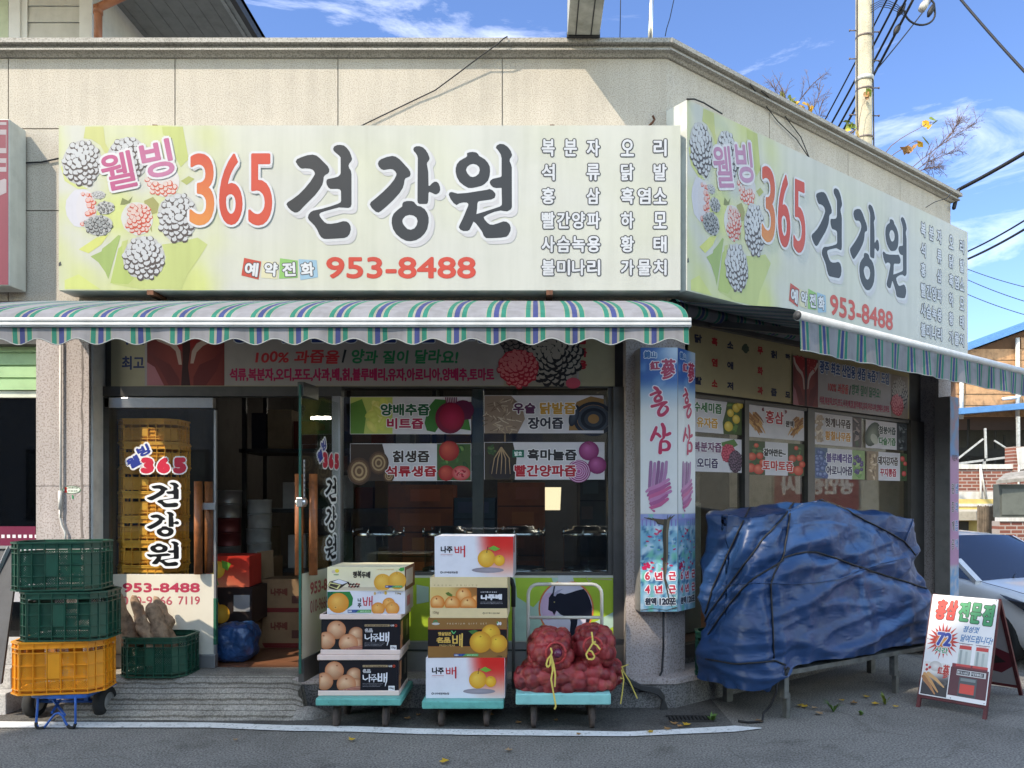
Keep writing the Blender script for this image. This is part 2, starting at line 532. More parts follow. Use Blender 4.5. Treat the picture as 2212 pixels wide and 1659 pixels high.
def name_glyphs(d, f, col, edge, ew, l=3, shadow=None):
    """The three-syllable brush name; f(points, index) places an outline."""
    for i, g in enumerate(BR):
        for j, (o, h) in enumerate(g):
            o2 = f(o, i); h2 = f(h, i) if h else None
            if shadow:
                for k in range(10):
                    a = 2 * math.pi * k / 10
                    q = [(x + shadow[0] + (ew - 1) * math.cos(a), y + shadow[0] + (ew - 1) * math.sin(a)) for x, y in o2]
                    d.poly(q, shadow[1], l - 2.2 + k * .06 + j * .02)
            for k in range(12):
                a = 2 * math.pi * k / 12
                sh = lambda q: [(x + ew * math.cos(a), y + ew * math.sin(a)) for x, y in q]
                if h2: d.holed(sh(o2), sh(h2), edge, l - 1 + k * .06 + j * .02)
                else: d.poly(sh(o2), edge, l - 1 + k * .06 + j * .02)
            if h2: d.holed(o2, h2, col, l + .1 + j * .06)
            else: d.poly(o2, col, l + .1 + j * .06)
def hong(d, x, y, w, h, c, l=3, edge=None, ew=3):    # 'hong' in a brush hand, in a box
    S = [([(.28, .06), (.38, .10), (.46, .16)], [.09, .12, .10]),
         ([(.10, .30), (.30, .24), (.52, .20), (.56, .23), (.40, .33)], [.08, .08, .10, .09, .05]),
         ([(.40, .33), (.30, .42), (.36, .50), (.58, .46), (.60, .37), (.48, .32), (.40, .34)], [.07, .09, .10, .10, .09, .07, .06]),
         ([(.16, .66), (.40, .62), (.70, .55), (.86, .53)], [.10, .09, .10, .08]),
         ([(.80, .56), (.62, .66), (.48, .82), (.52, .93), (.70, .92), (.90, .78), (.88, .68), (.78, .66)], [.07, .09, .10, .11, .11, .10, .08, .05])]
    brush(d, S, x, y, w, h, c, l, edge, ew)
def sam(d, x, y, w, h, c, l=3, edge=None, ew=3):
    S = [([(.34, .14), (.26, .30), (.16, .46), (.10, .56)], [.09, .12, .12, .09]),
         ([(.28, .34), (.40, .36), (.52, .44)], [.07, .10, .09]),
         ([(.62, .04), (.70, .18), (.70, .36), (.68, .48)], [.11, .13, .12, .08]),
         ([(.70, .40), (.84, .38), (.97, .34)], [.08, .10, .11]),
         ([(.72, .48), (.60, .54), (.54, .66), (.52, .96)], [.04, .07, .10, .13]),
         ([(.56, .62), (.80, .60), (.94, .70), (.90, .84), (.72, .88), (.56, .87)], [.06, .09, .12, .11, .09, .07])]
    brush(d, S, x, y, w, h, c, l, edge, ew)
def brush(d, S, x, y, w, h, c, l, edge, ew):
    m = (w + h) / 2
    for i, (pts, ws) in enumerate(S):
        q = [(x + a * w, y + b_ * h) for a, b_ in pts]
        fine = []
        fw = []
        for k in range(len(q) - 1):
            p0, p1, p2, p3 = q[max(0, k - 1)], q[k], q[k + 1], q[min(len(q) - 1, k + 2)]
            for s_ in range(5):
                t = s_ / 5
                fine.append(tuple(.5 * (2 * p1[e] + (p2[e] - p0[e]) * t + (2 * p0[e] - 5 * p1[e] + 4 * p2[e] - p3[e]) * t * t + (3 * p1[e] - p0[e] - 3 * p2[e] + p3[e]) * t ** 3) for e in (0, 1)))
                fw.append((ws[k] + (ws[k + 1] - ws[k]) * t) * m * 1.22)
        fine.append(q[-1]); fw.append(ws[-1] * m * 1.22)
        if edge: d.stroke(fine, [v + 2 * ew for v in fw], edge, l - 1 + i * .14)
        d.stroke(fine, fw, c, l + .3 + i * .25)
def marks(d, x0, y0, x1, y1, c, l, n=10, seed=1):    # print too small to read in the photograph: short dashes, no letters
    rr = random.Random(seed)
    x = x0
    st = (x1 - x0) / n
    while x < x1 - st * .3:
        ww = st * rr.uniform(.45, .95)
        d.rect(x, y0 + (y1 - y0) * rr.uniform(0, .25), min(x1, x + ww), y1 - (y1 - y0) * rr.uniform(0, .25), c, l)
        x += st * rr.uniform(.95, 1.25)
def pear(d, cx, cy, r, c, c2, l=2, dim=(0, -.5), q=.95, stem=(120, 70, 30)):
    d.disk(cx, cy, r, r * q, c, l, c2, n=22, hx=-.25, hy=-.3)
    d.disk(cx + dim[0] * r, cy + dim[1] * r, r * .16, r * .13, c2, l + .3, stem, n=10)
def berry(d, cx, cy, rx, ry, seed, l, dk=(92, 80, 78), lt=(218, 218, 220), n=46, half=None, bg=(206, 204, 202)):
    rr = random.Random(seed)
    d.disk(cx, cy, rx, ry, bg, l, n=20, wob=.05)
    k = 0
    pts = []
    for j in range(n):
        t = (j + .5) / n
        a = j * 2.39996
        r = math.sqrt(t)
        pts.append((r, a))
    for r, a in sorted(pts, key=lambda q: -q[0]):
        x, y = cx + rx * r * math.cos(a) * .95, cy + ry * r * math.sin(a) * .95
        s_ = (rx + ry) * .5 * (.20 - .055 * r) * rr.uniform(.85, 1.15)
        if half is not None and not half(x, y): continue
        o = l + .5 + k * .045
        sh = 1.0 + .16 * (math.sin(a) > 0) * r
        d.disk(x, y + s_ * .08, s_ * 1.05, s_ * 1.0 * sh, dk, o, n=9, wob=.16)
        d.disk(x - s_ * .10, y - s_ * .16, s_ * rr.uniform(.72, .98), s_ * rr.uniform(.68, .9), lt, o + .03, n=8, wob=.16)
        k += 1
# ---------------------------------------------------------------- materials
granite = mat("granite_light", (.43, .385, .33, 1), rough=.75, var=.06, scale=1.6, bump=.25, bscale=140,
              speck=(120, .34, .54, (.72, .70, .67, 1), (1.06, 1.05, 1.02, 1)), streak=.08)
granite_p = mat("granite_pink", (.42, .37, .35, 1), rough=.7, var=.06, scale=2, bump=.15, bscale=150,
                speck=(80, .34, .52, (.62, .58, .56, 1), (1.06, 1.05, 1.05, 1)), streak=.12)
granite_d = mat("granite_base", (.17, .165, .16, 1), rough=.75, var=.14, scale=2.2, bump=.2, bscale=120,
                speck=(95, .38, .58, (.5, .5, .5, 1), (1.25, 1.25, 1.25, 1)), streak=.15)
moulding = mat("granite_moulding", (.30, .285, .26, 1), rough=.75, var=.10, scale=4, speck=(90, .36, .56, (.6, .58, .55, 1), (1.1, 1.08, 1.05, 1)))
joint = mat("joint_filler", (.26, .24, .21, 1), rough=.9)
alu = mat("aluminium", (.36, .36, .36, 1), rough=.38, metal=.7, var=.06)
alu_d = mat("aluminium_bronze", (.10, .095, .09, 1), rough=.42, metal=.5, var=.1)
steel = mat("brushed_steel", (.62, .62, .61, 1), rough=.28, metal=.95, var=.05, scale=20)
dark = mat("dark_paint", (.03, .03, .032, 1), rough=.6)
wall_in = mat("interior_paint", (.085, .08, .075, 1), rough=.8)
glass = glass_mat("window_glass", (.86, .89, .88), 1.5)
door_glass = glass_mat("door_glass", (.93, .95, .94), 1.45)
prt = print_mat("printed_sheet", dirt=.05, dscale=5)
sheet = print_mat("printed_vinyl", rough=.35, spec=.45, dirt=.04, dscale=4)
# ---------------------------------------------------------------- ground
def spaced(a, b, d):
    n = int(round((b - a) / d))
    return [a + (b - a) * i / n for i in range(n + 1)]
xs = [-150, -40, -12] + spaced(-8, 12, .5) + [20, 45, 150]
ys = [-120, -30, -8] + spaced(0, 16, .5) + [25, 60, 200, 600]
b = MB()
for y in ys:
    for x in xs: b.v.append((x, y, gz(x, y)))
nx = len(xs)
for j in range(len(ys) - 1):
    for i in range(nx - 1):
        b.f.append((j * nx + i, j * nx + i + 1, (j + 1) * nx + i + 1, (j + 1) * nx + i)); b.m.append(0); b.sm.append(True)
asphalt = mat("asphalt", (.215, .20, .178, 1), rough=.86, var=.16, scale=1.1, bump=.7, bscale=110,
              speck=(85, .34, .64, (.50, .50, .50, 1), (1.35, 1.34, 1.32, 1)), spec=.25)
na = asphalt.node_tree                               # oil spots and hairline cracks
ta_ = na.nodes.new("ShaderNodeTexCoord"); pa_ = na.nodes["Principled BSDF"]
cur = pa_.inputs["Base Color"].links[0].from_socket
zo = na.nodes.new("ShaderNodeTexNoise"); zo.inputs["Scale"].default_value = 3.1; zo.inputs["Detail"].default_value = 3
vo = na.nodes.new("ShaderNodeTexVoronoi"); vo.feature = 'DISTANCE_TO_EDGE'; vo.inputs["Scale"].default_value = .55
zd = na.nodes.new("ShaderNodeTexNoise"); zd.inputs["Scale"].default_value = 2.5; zd.inputs["Detail"].default_value = 6
va = na.nodes.new("ShaderNodeVectorMath"); va.operation = 'MULTIPLY_ADD'; va.inputs[1].default_value = (.55, .55, 0)
na.links.new(ta_.outputs["Object"], zo.inputs["Vector"]); na.links.new(ta_.outputs["Object"], zd.inputs["Vector"])
na.links.new(zd.outputs["Color"], va.inputs[0]); na.links.new(ta_.outputs["Object"], va.inputs[2]); na.links.new(va.outputs[0], vo.inputs["Vector"])
for src, e0, c0_, e1, c1_ in ((zo.outputs["Fac"], .60, (1, 1, 1, 1), .74, (.68, .67, .66, 1)), (vo.outputs["Distance"], .002, (.80, .79, .78, 1), .005, (1, 1, 1, 1))):
    rr_ = na.nodes.new("ShaderNodeValToRGB"); rr_.color_ramp.elements[0].position, rr_.color_ramp.elements[0].color = e0, c0_; rr_.color_ramp.elements[1].position, rr_.color_ramp.elements[1].color = e1, c1_
    mq = na.nodes.new("ShaderNodeMix"); mq.data_type = 'RGBA'; mq.blend_type = 'MULTIPLY'; mq.inputs["Factor"].default_value = 1
    na.links.new(src, rr_.inputs[0]); na.links.new(cur, mq.inputs["A"]); na.links.new(rr_.outputs[0], mq.inputs["B"]); cur = mq.outputs["Result"]
na.links.new(cur, pa_.inputs["Base Color"])
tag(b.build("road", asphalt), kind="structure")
top = [(0, 1561), (230, 1562), (448, 1563), (620, 1569), (762, 1571), (900, 1576), (1018, 1578), (1209, 1580), (1355, 1583), (1471, 1577), (1587, 1570), (1645, 1574.5)]
bot = [(0, 1574), (230, 1574), (448, 1574), (620, 1581), (762, 1583), (900, 1588), (1018, 1590), (1209, 1592), (1355, 1593), (1471, 1588), (1587, 1583), (1645, 1576)]
# darker, dirtier strip between the line and the shop
b = MB()
sa = [G(*p) for p in [(-400, 1561)] + top[:-1] + [(1660, 1573), (1850, 1568), (2000, 1558)]]
sb = [Vector((p.x, 5.62 if p.x < 1 else W(max(0, (p.x - C0.x) / U.x), 0, .1).y, 0)) for p in sa]
for i in range(len(sa) - 1):
    if i < 11:
        b.quad(*[v + Vector((0, 0, .004)) for v in (sa[i], sa[i + 1], sb[i + 1], sb[i])])
gut = mat("gutter_asphalt", (.105, .098, .09, 1), rough=.9, var=.2, scale=2.5, bump=.6, bscale=90, speck=(110, .32, .64, (.6, .6, .6, 1), (1.3, 1.3, 1.28, 1)), spec=.2)
tag(b.build("gutter_strip", gut), kind="structure")
b = MB()
ta = [G(*p) for p in [(-300, 1561)] + top]; tb = [G(*p) for p in [(-300, 1574)] + bot]
random.seed(3)
for i in range(len(ta) - 1):
    n = 6
    for k in range(n):
        f0, f1 = k / n, (k + 1) / n
        b.quad(*[v + Vector((0, 0, .008)) for v in (tb[i].lerp(tb[i + 1], f0), tb[i].lerp(tb[i + 1], f1), ta[i].lerp(ta[i + 1], f1), ta[i].lerp(ta[i + 1], f0))])
line_m = mat("road_paint", (.74, .73, .70, 1), rough=.75, var=.10, scale=9, speck=(60, .28, .42, (.45, .44, .42, 1), (1, 1, 1, 1)), bump=.3, bscale=120)
tag(b.build("road_line", line_m), kind="structure")
# concrete apron up to the shop door, with drag grooves
b = MB()
x0, x1 = -3.22, -1.66
rows = []
ny_, nx_ = 90, 26
for j in range(ny_ + 1):
    y = 5.80 - (5.80 - 5.16) * j / ny_
    row = []
    for i in range(nx_ + 1):
        u = i / nx_
        xr = x1 + .10 * sstep(5.5, 5.16, y) + .03 * noise.noise((y * 9, 2, 0))
        x = x0 + (xr - x0) * u
        z = .222 if y > 5.5 else .222 * (y - 5.16) / .34 + .004
        gr = abs((y * 16 + .12 * noise.noise((x * 2, y * 3, 0))) % 1 - .5)
        z += (-.011 * sstep(.30, .48, gr) if y < 5.52 else 0) + .006 * noise.noise((x * 3, y * 4, 5))
        row.append((x, y, z if i < nx_ else z - .02))
    rows.append(row)
vs = [v for r in rows for v in r]
fs = [(j * (nx_ + 1) + i, (j + 1) * (nx_ + 1) + i, (j + 1) * (nx_ + 1) + i + 1, j * (nx_ + 1) + i + 1) for j in range(ny_) for i in range(nx_)]
b.add(vs, fs, True)
k = len(b.v)
for j in range(ny_ + 1):
    x, y, z = rows[j][-1]
    b.v += [(x, y, z), (x + .05, y, -.05)]
for j in range(ny_):
    b.f.append((k + 2 * j, k + 2 * j + 1, k + 2 * j + 3, k + 2 * j + 2)); b.m.append(0); b.sm.append(False)
conc = mat("worn_concrete", (.30, .285, .265, 1), rough=.88, var=.2, scale=3.2, bump=.5, bscale=70, speck=(90, .32, .6, (.6, .58, .55, 1), (1.15, 1.13, 1.1, 1)))
ramp_m = mat("grooved_concrete", (.33, .305, .27, 1), rough=.88, var=.18, scale=3.2, bump=.5, bscale=70, speck=(90, .32, .6, (.6, .58, .55, 1), (1.15, 1.13, 1.1, 1)))
nr_ = ramp_m.node_tree
wv = nr_.nodes.new("ShaderNodeTexWave"); wv.bands_direction = 'Y'; wv.inputs["Scale"].default_value = 7.5; wv.inputs["Distortion"].default_value = 1.1; wv.inputs["Detail"].default_value = 3; wv.inputs["Detail Scale"].default_value = 1.6
tcw = nr_.nodes.new("ShaderNodeTexCoord"); nr_.links.new(tcw.outputs["Object"], wv.inputs["Vector"])
rw_ = nr_.nodes.new("ShaderNodeValToRGB"); rw_.color_ramp.elements[0].position, rw_.color_ramp.elements[0].color = .02, (.45, .43, .40, 1); rw_.color_ramp.elements[1].position, rw_.color_ramp.elements[1].color = .22, (1, 1, 1, 1)
nr_.links.new(wv.outputs["Fac"], rw_.inputs[0])
mq = nr_.nodes.new("ShaderNodeMix"); mq.data_type = 'RGBA'; mq.blend_type = 'MULTIPLY'; mq.inputs["Factor"].default_value = 1
pb = nr_.nodes["Principled BSDF"]
nr_.links.new(pb.inputs["Base Color"].links[0].from_socket, mq.inputs["A"]); nr_.links.new(rw_.outputs[0], mq.inputs["B"]); nr_.links.new(mq.outputs["Result"], pb.inputs["Base Color"])
tag(b.build("entrance_ramp", ramp_m), kind="structure")
# spilled concrete at the foot of the ramp
b = MB()
vs, fs = [], []
for j in range(9):
    for i in range(24):
        a = 2 * math.pi * i / 24
        r = j / 8
        x = -1.56 + .155 * r * math.cos(a) * (1 + .12 * math.sin(3 * a)); y = 5.27 + .11 * r * math.sin(a)
        vs.append((x, y, .065 * (1 - r ** 2.2) + .006 * noise.noise((x * 14, y * 14, 1)) - .004 * (r > .99)))
for j in range(8):
    for i in range(24): fs.append((j * 24 + i, j * 24 + (i + 1) % 24, (j + 1) * 24 + (i + 1) % 24, (j + 1) * 24 + i))
b.add(vs, fs, True)
tag(b.build("concrete_patch", conc), kind="structure")
# ---------------------------------------------------------------- the shop building
ZT, ZL = 4.80, 2.93                                  # parapet top, underside of the granite band
bld = thing("shop_building", "single storey corner shop faced in pale speckled granite, behind the signs and awnings", "building", (0, 7, 0))
jx = [P(x, 500, YW).x for x in (-700, -337, 18, 378, 730, 1085)] + [C0.x]
b = MB()
b.cur = 1                                            # backing that shows in the joints
b.box(jx[0], C0.x - .012, YW + .012, YW + .22, ZL, ZT - .1)
b.cur = 0
g_ = .004
for i in range(len(jx) - 1):
    a, c = jx[i] + g_, jx[i + 1] - (g_ if i < len(jx) - 2 else 0)
    zs = [ZL, P(0, 455, YW).z, P(0, 278, YW).z, ZT - .1]
    for q in range(3):
        b.box(a, c, YW, YW + .03, zs[q] + g_, zs[q + 1] - g_)
b.build("front_wall", [granite, joint], bld)
b = MB()
b.cur = 1
b.wbox(.012, 4.49, -.22, -.012, ZL, ZT - .1)
b.cur = 0
tj = [0.0, 1.24, 2.44, 3.40, 4.5]
for i in range(4):
    for za, zb in ((ZL, 3.76), (3.76, ZT - .1)):
        b.wbox(tj[i] + (g_ if i else 0), tj[i + 1] - g_, -.03, 0, za + g_, zb - g_)
b.build("side_wall", [granite, joint], bld)
# coping with two rolled mouldings, mitred round the corner
prof = [(-.24, ZT), (.085, ZT), (.088, ZT - .034), (.078, ZT - .038), (.052, ZT - .044), (.046, ZT - .058), (.066, ZT - .062), (.070, ZT - .078), (.034, ZT - .084), (.016, ZT - .1), (-.02, ZT - .104), (-.24, ZT - .104)]
b = MB()
path = [(Vector((-8, YW, 0)), Vector((0, -1, 0))), (C0, None), (W(4.5, 0), None), (W(4.5, 0) + Vector((-3.5, 4.5, 0)), None)]
n1, n2, n3 = Vector((0, -1, 0)), N, U
def miter(a, c):
    m = (a + c).normalized()
    return m / m.dot(a)
offs = [n1, miter(n1, n2), miter(n2, n3), n3]
vs = []
for (p, _), o in zip(path, offs):
    for (d, z) in prof: vs.append(Vector((p.x, p.y, 0)) + o * d + Vector((0, 0, z)))
m_ = len(prof)
fs = [(i * m_ + k, i * m_ + (k + 1) % m_, (i + 1) * m_ + (k + 1) % m_, (i + 1) * m_ + k) for i in range(3) for k in range(m_)]
b.add(vs, fs)
b.build("cornice", moulding, bld)
b = MB()                                             # roof slab, the end wall and the back
E_ = W(4.5, 0)
b.prism([(-8, YW + .2, 3.9), (C0.x - .1, YW + .2, 3.9), tuple(W(4.4, 3.9, -.2)), (E_.x - 3.3, E_.y + 4.3, 3.9), (-8, 12.5, 3.9)], (0, 0, .12))
b.build("roof", mat("roof_membrane", (.2, .22, .2, 1), rough=.9), bld)
b = MB()
q = Vector((-3.5, 4.5, 0)).normalized()
n_ = Vector((q.y, -q.x, 0))
a0 = E_ - U * .02
b.hexa([a0 + Vector((0, 0, -.4)), a0 + q * 5.5 + Vector((0, 0, -.4)), a0 + q * 5.5 - U * .2 + Vector((0, 0, -.4)), a0 - U * .2 + q * .2 + Vector((0, 0, -.4)),
        a0 + Vector((0, 0, ZT - .1)), a0 + q * 5.5 + Vector((0, 0, ZT - .1)), a0 + q * 5.5 - U * .2 + Vector((0, 0, ZT - .1)), a0 - U * .2 + q * .2 + Vector((0, 0, ZT - .1))])
b.build("end_wall", mat("rendered_wall", (.38, .36, .32, 1), rough=.85), bld)
# soffit / lintel under the band
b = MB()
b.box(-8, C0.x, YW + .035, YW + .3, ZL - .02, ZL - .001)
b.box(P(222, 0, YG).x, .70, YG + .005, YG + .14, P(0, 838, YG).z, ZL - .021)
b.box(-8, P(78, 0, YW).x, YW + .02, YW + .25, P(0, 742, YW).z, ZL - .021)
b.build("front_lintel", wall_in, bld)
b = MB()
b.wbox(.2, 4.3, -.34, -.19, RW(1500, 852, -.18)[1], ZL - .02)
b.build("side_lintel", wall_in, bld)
# pillars
PLX0, PLX1 = P(78, 0, YW).x, P(192, 0, YW).x
b = MB()
zj = P(0, 1050, YW).z
b.box(PLX0, PLX1, YW, YG + .12, 0, zj - .003); b.box(PLX0, PLX1, YW, YG + .12, zj + .003, ZL - .021)
b.box(PLX0 + .006, PLX1 - .006, YW + .006, YG + .1, zj - .01, zj + .01)
b.build("pillar", granite_p, bld)
b = MB()
b.box(PLX1 + .004, PLX1 + .02, YW + .02, YG, .2, ZL - .025)
b.build("pillar_trim", mat("white_trim", (.62, .61, .58, 1), rough=.5), bld)
PCX = P(1352, 0, YW).x
b = MB()
e = W(.2, 0)
b.prism([(PCX, YW, 0), (C0.x, YW, 0), tuple(e), tuple(W(.2, 0, -.28)), (PCX, YG + .16, 0)], (0, 0, ZL - .021))
b.build("pillar", granite_p, bld)
b = MB()
b.wbox(4.22, 4.5, -.28, 0, -.3, ZL - .021)
b.build("pillar", granite_p, bld)
# base course
b = MB()
ZP = .214
e2 = W(4.5, 0, .13)
mt = C0 + miter(n1, N) * .124
b.prism([(P(648, 0, YW).x, YW - .124, -.02), (mt.x, mt.y, -.02), (e2.x, e2.y, -.02), tuple(W(4.5, -.02, -.3)), tuple(W(.1, -.02, -.3)), (P(648, 0, YW).x, YG + .1, -.02)], (0, 0, ZP + .02 - .045))
b.build("base_course", granite_d, bld)
b = MB()
mt = C0 + miter(n1, N) * .134
e2 = W(4.5, 0, .14)
b.prism([(P(644, 0, YW).x, YW - .134, ZP - .044), (mt.x, mt.y, ZP - .044), (e2.x, e2.y, ZP - .044), tuple(W(4.5, ZP - .044, -.3)), tuple(W(.1, ZP - .044, -.3)), (P(644, 0, YW).x, YG + .1, ZP - .044)], (0, 0, .044))
b.build("base_ledge", granite_p, bld, bevel=.006)
# interior shell
room = [(-3.25, 5.83), (.80, 5.83), tuple(W(.3, 0, -.3).xy), tuple(W(4.3, 0, -.3).xy), (3.6, 10.4), (-3.25, 10.4)]
b = MB()
b.prism([(x, y, .12) for x, y in room], (0, 0, .10))
b.build("floor", mat("shop_floor", (.20, .085, .045, 1), rough=.35, var=.2, scale=5), bld)
b = MB()
b.prism([(x, y, 2.86) for x, y in room], (0, 0, .05))
b.build("ceiling", mat("shop_ceiling", (.22, .22, .21, 1), rough=.9), bld)
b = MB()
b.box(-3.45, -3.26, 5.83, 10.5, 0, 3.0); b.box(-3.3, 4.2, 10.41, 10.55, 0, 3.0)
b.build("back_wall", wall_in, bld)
# shop front joinery
b = MB()
xq = lambda px: P(px, 0, YG).x
zq = lambda py: P(0, py, YG).z
b.box(xq(222), xq(740), YG - .035, YG + .06, zq(857), zq(836))                 # transom
b.box(xq(1313), PCX, YG - .02, YG + .1, ZP, zq(838))                             # right jamb, stepped
b.box(xq(1313) + .035, PCX, YG - .06, YG - .02, ZP, zq(838))
b.box(xq(739), xq(1313), YG - .03, YG + .05, zq(1243), zq(1236))                 # window rail
b.box(xq(739), xq(1313), YG - .03, YG + .05, zq(838.5), zq(834))
b.build("window_frame", alu_d, bld)
b = MB()
b.box(xq(720), xq(738), YG - .04, YG + .06, ZP, zq(857))
b.box(xq(739), xq(1313), YG - .05, YG + .06, zq(1400), zq(1385))
b.box(xq(739), xq(1313), YG - .09, YG - .05, ZP + .002, zq(1403))
b.build("window_sill", alu, bld)
b = MB()
b.box(xq(1020), xq(1044), YG + .012, YG + .07, zq(1235), zq(840))
b.build("mullion", alu_d, bld)
b = MB()
b.box(xq(222), xq(240), YG - .03, YG + .06, .222, zq(858))
b.build("door_jamb", alu_d, bld)
b = MB()
b.box(xq(739), xq(1313), YG, YG + .006, zq(1236), zq(840))
b.build("window_pane", glass, bld)
# side window
zb_, zt_ = .36, RW(1500, 852, -.18)[1]
b = MB()
for t0, t1 in ((.22, .26), (RW(1603, 0, -.18)[0], RW(1612, 0, -.18)[0]), (RW(1739, 0, -.18)[0], RW(1754, 0, -.18)[0]), (RW(1962, 0, -.18)[0], 4.218)):
    b.wbox(t0, t1, -.23, -.15, zb_, zt_)
b.wbox(.26, 3.9, -.23, -.15, zb_ - .1, zb_); b.wbox(.26, 3.9, -.228, -.155, zt_ - .03, zt_ - .001)
b.build("side_window_frame", alu_d, bld)
b = MB()
b.wbox(.262, 4.0, -.188, -.182, zb_, zt_)
b.build("side_window_pane", glass, bld)
b = MB()
b.wbox(.2, 4.3, -.28, -.16, ZP, zb_ - .1)
b.build("side_window_sill", granite_d, bld)
# ---- the two glass doors
def door_letters(d):                                 # the shop's name written down the pane
    f = d
    f.text("웰", 274, 986, 304, 1010, (45, 62, 150), 2, bold=3, line=(4, (238, 238, 240)), rot=-.5)
    f.text("빙", 296, 962, 324, 985, (45, 62, 150), 2, bold=3, line=(4, (238, 238, 240)), rot=-.45)
    for ch, a in (("3", 304), ("6", 339), ("5", 374)):
        f.text(ch, a, 988, a + 29, 1023, (205, 45, 70), 3, bold=8, line=(3, (238, 236, 236)))
    name_glyphs(d, lambda q, i: [(317 + (x - BRX[i][0]) / (BRX[i][1] - BRX[i][0]) * 70, 1042 + i * 63.5 + (y - BRX[i][2]) / (BRX[i][3] - BRX[i][2]) * 54) for x, y in q], (14, 14, 18), (240, 240, 240), 5)
ldoor = thing("glass_door", "closed frameless glass shop door with cream phone number sheet, behind the root crate", "door", (xq(350), YG, .23))
b = MB()
b.box(xq(241), xq(463), YG - .004, YG + .008, .24, zq(882))
b.build("pane", door_glass, ldoor)
b = MB()
b.box(xq(229), xq(463), YG - .03, YG + .03, zq(882), zq(859.5))
b.build("header_rail", steel, ldoor, bevel=.004)
b = MB()
b.box(xq(240), xq(468), YG - .03, YG + .03, .226, zq(1413))
b.build("bottom_rail", alu, ldoor, bevel=.004)
b = MB()
b.box(xq(463.2), xq(468), YG - .012, YG + .014, zq(1412.5), zq(886))
b.build("edge_strip", alu, ldoor)
b = MB()
b.box(xq(462.6), xq(468.8), YG - .014, YG - .0125, zq(1392), zq(1292)); b.box(xq(468.1), xq(469), YG - .014, YG + .016, zq(1392), zq(1292))
b.build("tape", mat("green_tape", (.02, .12, .07, 1), rough=.5), ldoor)
d = Decal(front(YG - .006))
d.rect(238, 1240, 462, 1413, (226, 218, 200), 0)
d.text("953-8488", 265, 1259, 432, 1280, (188, 62, 88), 1, bold=2.5)
d.text("010-9666", 264, 1288, 372, 1307, (192, 96, 108), 1, bold=.8); d.text("7119", 385, 1288, 432, 1306, (192, 86, 100), 1, bold=1)
d.build("number_sheet", sheet, ldoor)
d = Decal(front(YG - .006))
door_letters(d)
d.build("lettering", sheet, ldoor)
wood = mat("orange_wood", (.30, .095, .03, 1), rough=.45, var=.25, scale=12, streak=.2)
for dy, nm in ((-.045, "handle"), (.06, "handle")):
    b = MB()
    xx = xq(434 if dy < 0 else 444)
    b.cyl((xx, YG + dy, zq(1239)), (xx, YG + dy, zq(1040)), .030)
    h = b.build(nm, wood, ldoor)
b = MB()
b.box(xq(440), xq(468), YG - .026, YG - .014, zq(1101), zq(1086))
b.build("lock_plate", steel, ldoor, bevel=.003)
# the open door swings out towards the road
rdoor = thing("glass_door", "glass shop door standing open beside the stacked pear boxes, seen nearly edge on", "door", (xq(735), YG, .34))
hx, hy = xq(735), YG - .01
DZ0, DZ1 = .34, 2.245
ed = Vector((-.085, -.70, 0)).normalized()
LEN = .70
def RD(u, z, o=0.0):                                 # u from the hinge, o to the side the photo looks at
    return Vector((hx, hy, z)) + ed * u + Vector((ed.y, -ed.x, 0)) * (-o)
def rd_box(mb, u0, u1, o0, o1, z0, z1):
    return mb.hexa([RD(u, z0, o) for u, o in ((u0, o0), (u1, o0), (u1, o1), (u0, o1))] + [RD(u, z1, o) for u, o in ((u0, o0), (u1, o0), (u1, o1), (u0, o1))])
b = MB(); rd_box(b, 0, LEN, -.005, .005, DZ0 + .09, DZ1 - .04); b.build("pane", door_glass, rdoor)
b = MB(); rd_box(b, 0, LEN - .01, -.02, .02, DZ0 - .06, DZ0 + .09); b.build("bottom_rail", alu_d, rdoor)
b = MB(); rd_box(b, LEN - .25, LEN, -.02, .02, DZ1 - .07, DZ1 + .02); b.build("top_patch", alu_d, rdoor)
b = MB(); rd_box(b, LEN, LEN + .012, -.007, .007, DZ0, DZ1); b.build("edge_strip", mat("green_edge", (.02, .10, .075, 1), rough=.3), rdoor)
def rdm(x, y, l):                                    # the left door's art carried over onto this leaf: x 240..466 runs from the hinge out
    u = LEN - (x - 240) / 226 * LEN
    z = DZ1 - (y - 860) / (1440 - 860) * (DZ1 - DZ0 + .0)
    return RD(u, z, .0065 + l)
RDM = rdm
d = Decal(rdm)
d.rect(243, 1240, 464, 1415, (206, 200, 178), 0)
d.text("953-8488", 285, 1262, 442, 1288, (175, 58, 78), 1, bold=2.5)
d.text("010-9666-7119", 285, 1300, 442, 1326, (165, 70, 82), 1, bold=1)
d.build("number_sheet", sheet, rdoor)
d = Decal(lambda x, y, l: rdm(x + 50, y, l))
door_letters(d)
d.build("lettering", sheet, rdoor)
for o in (-.05, .05):
    b = MB()
    b.cyl(RD(LEN - .09, zq(1230) + .02, o), RD(LEN - .09, zq(1035) + .02, o), .028)
    b.build("handle", wood, rdoor)
b = MB()
rd_box(b, LEN - .05, LEN + .02, -.02, .02, 1.44, 1.50); b.cyl(RD(LEN - .012, 1.47, -.035), RD(LEN - .012, 1.47, .035), .022)
b.build("lock", steel, rdoor, bevel=.003)
d = Decal(rdm)
d.rect(250, 1010, 258, 1105, (200, 200, 200), 0)
for k in range(9): d.rect(252, 1014 + k * 10, 256, 1019 + k * 10, (70, 70, 75), 1)
d.build("door_sticker", sheet, rdoor)
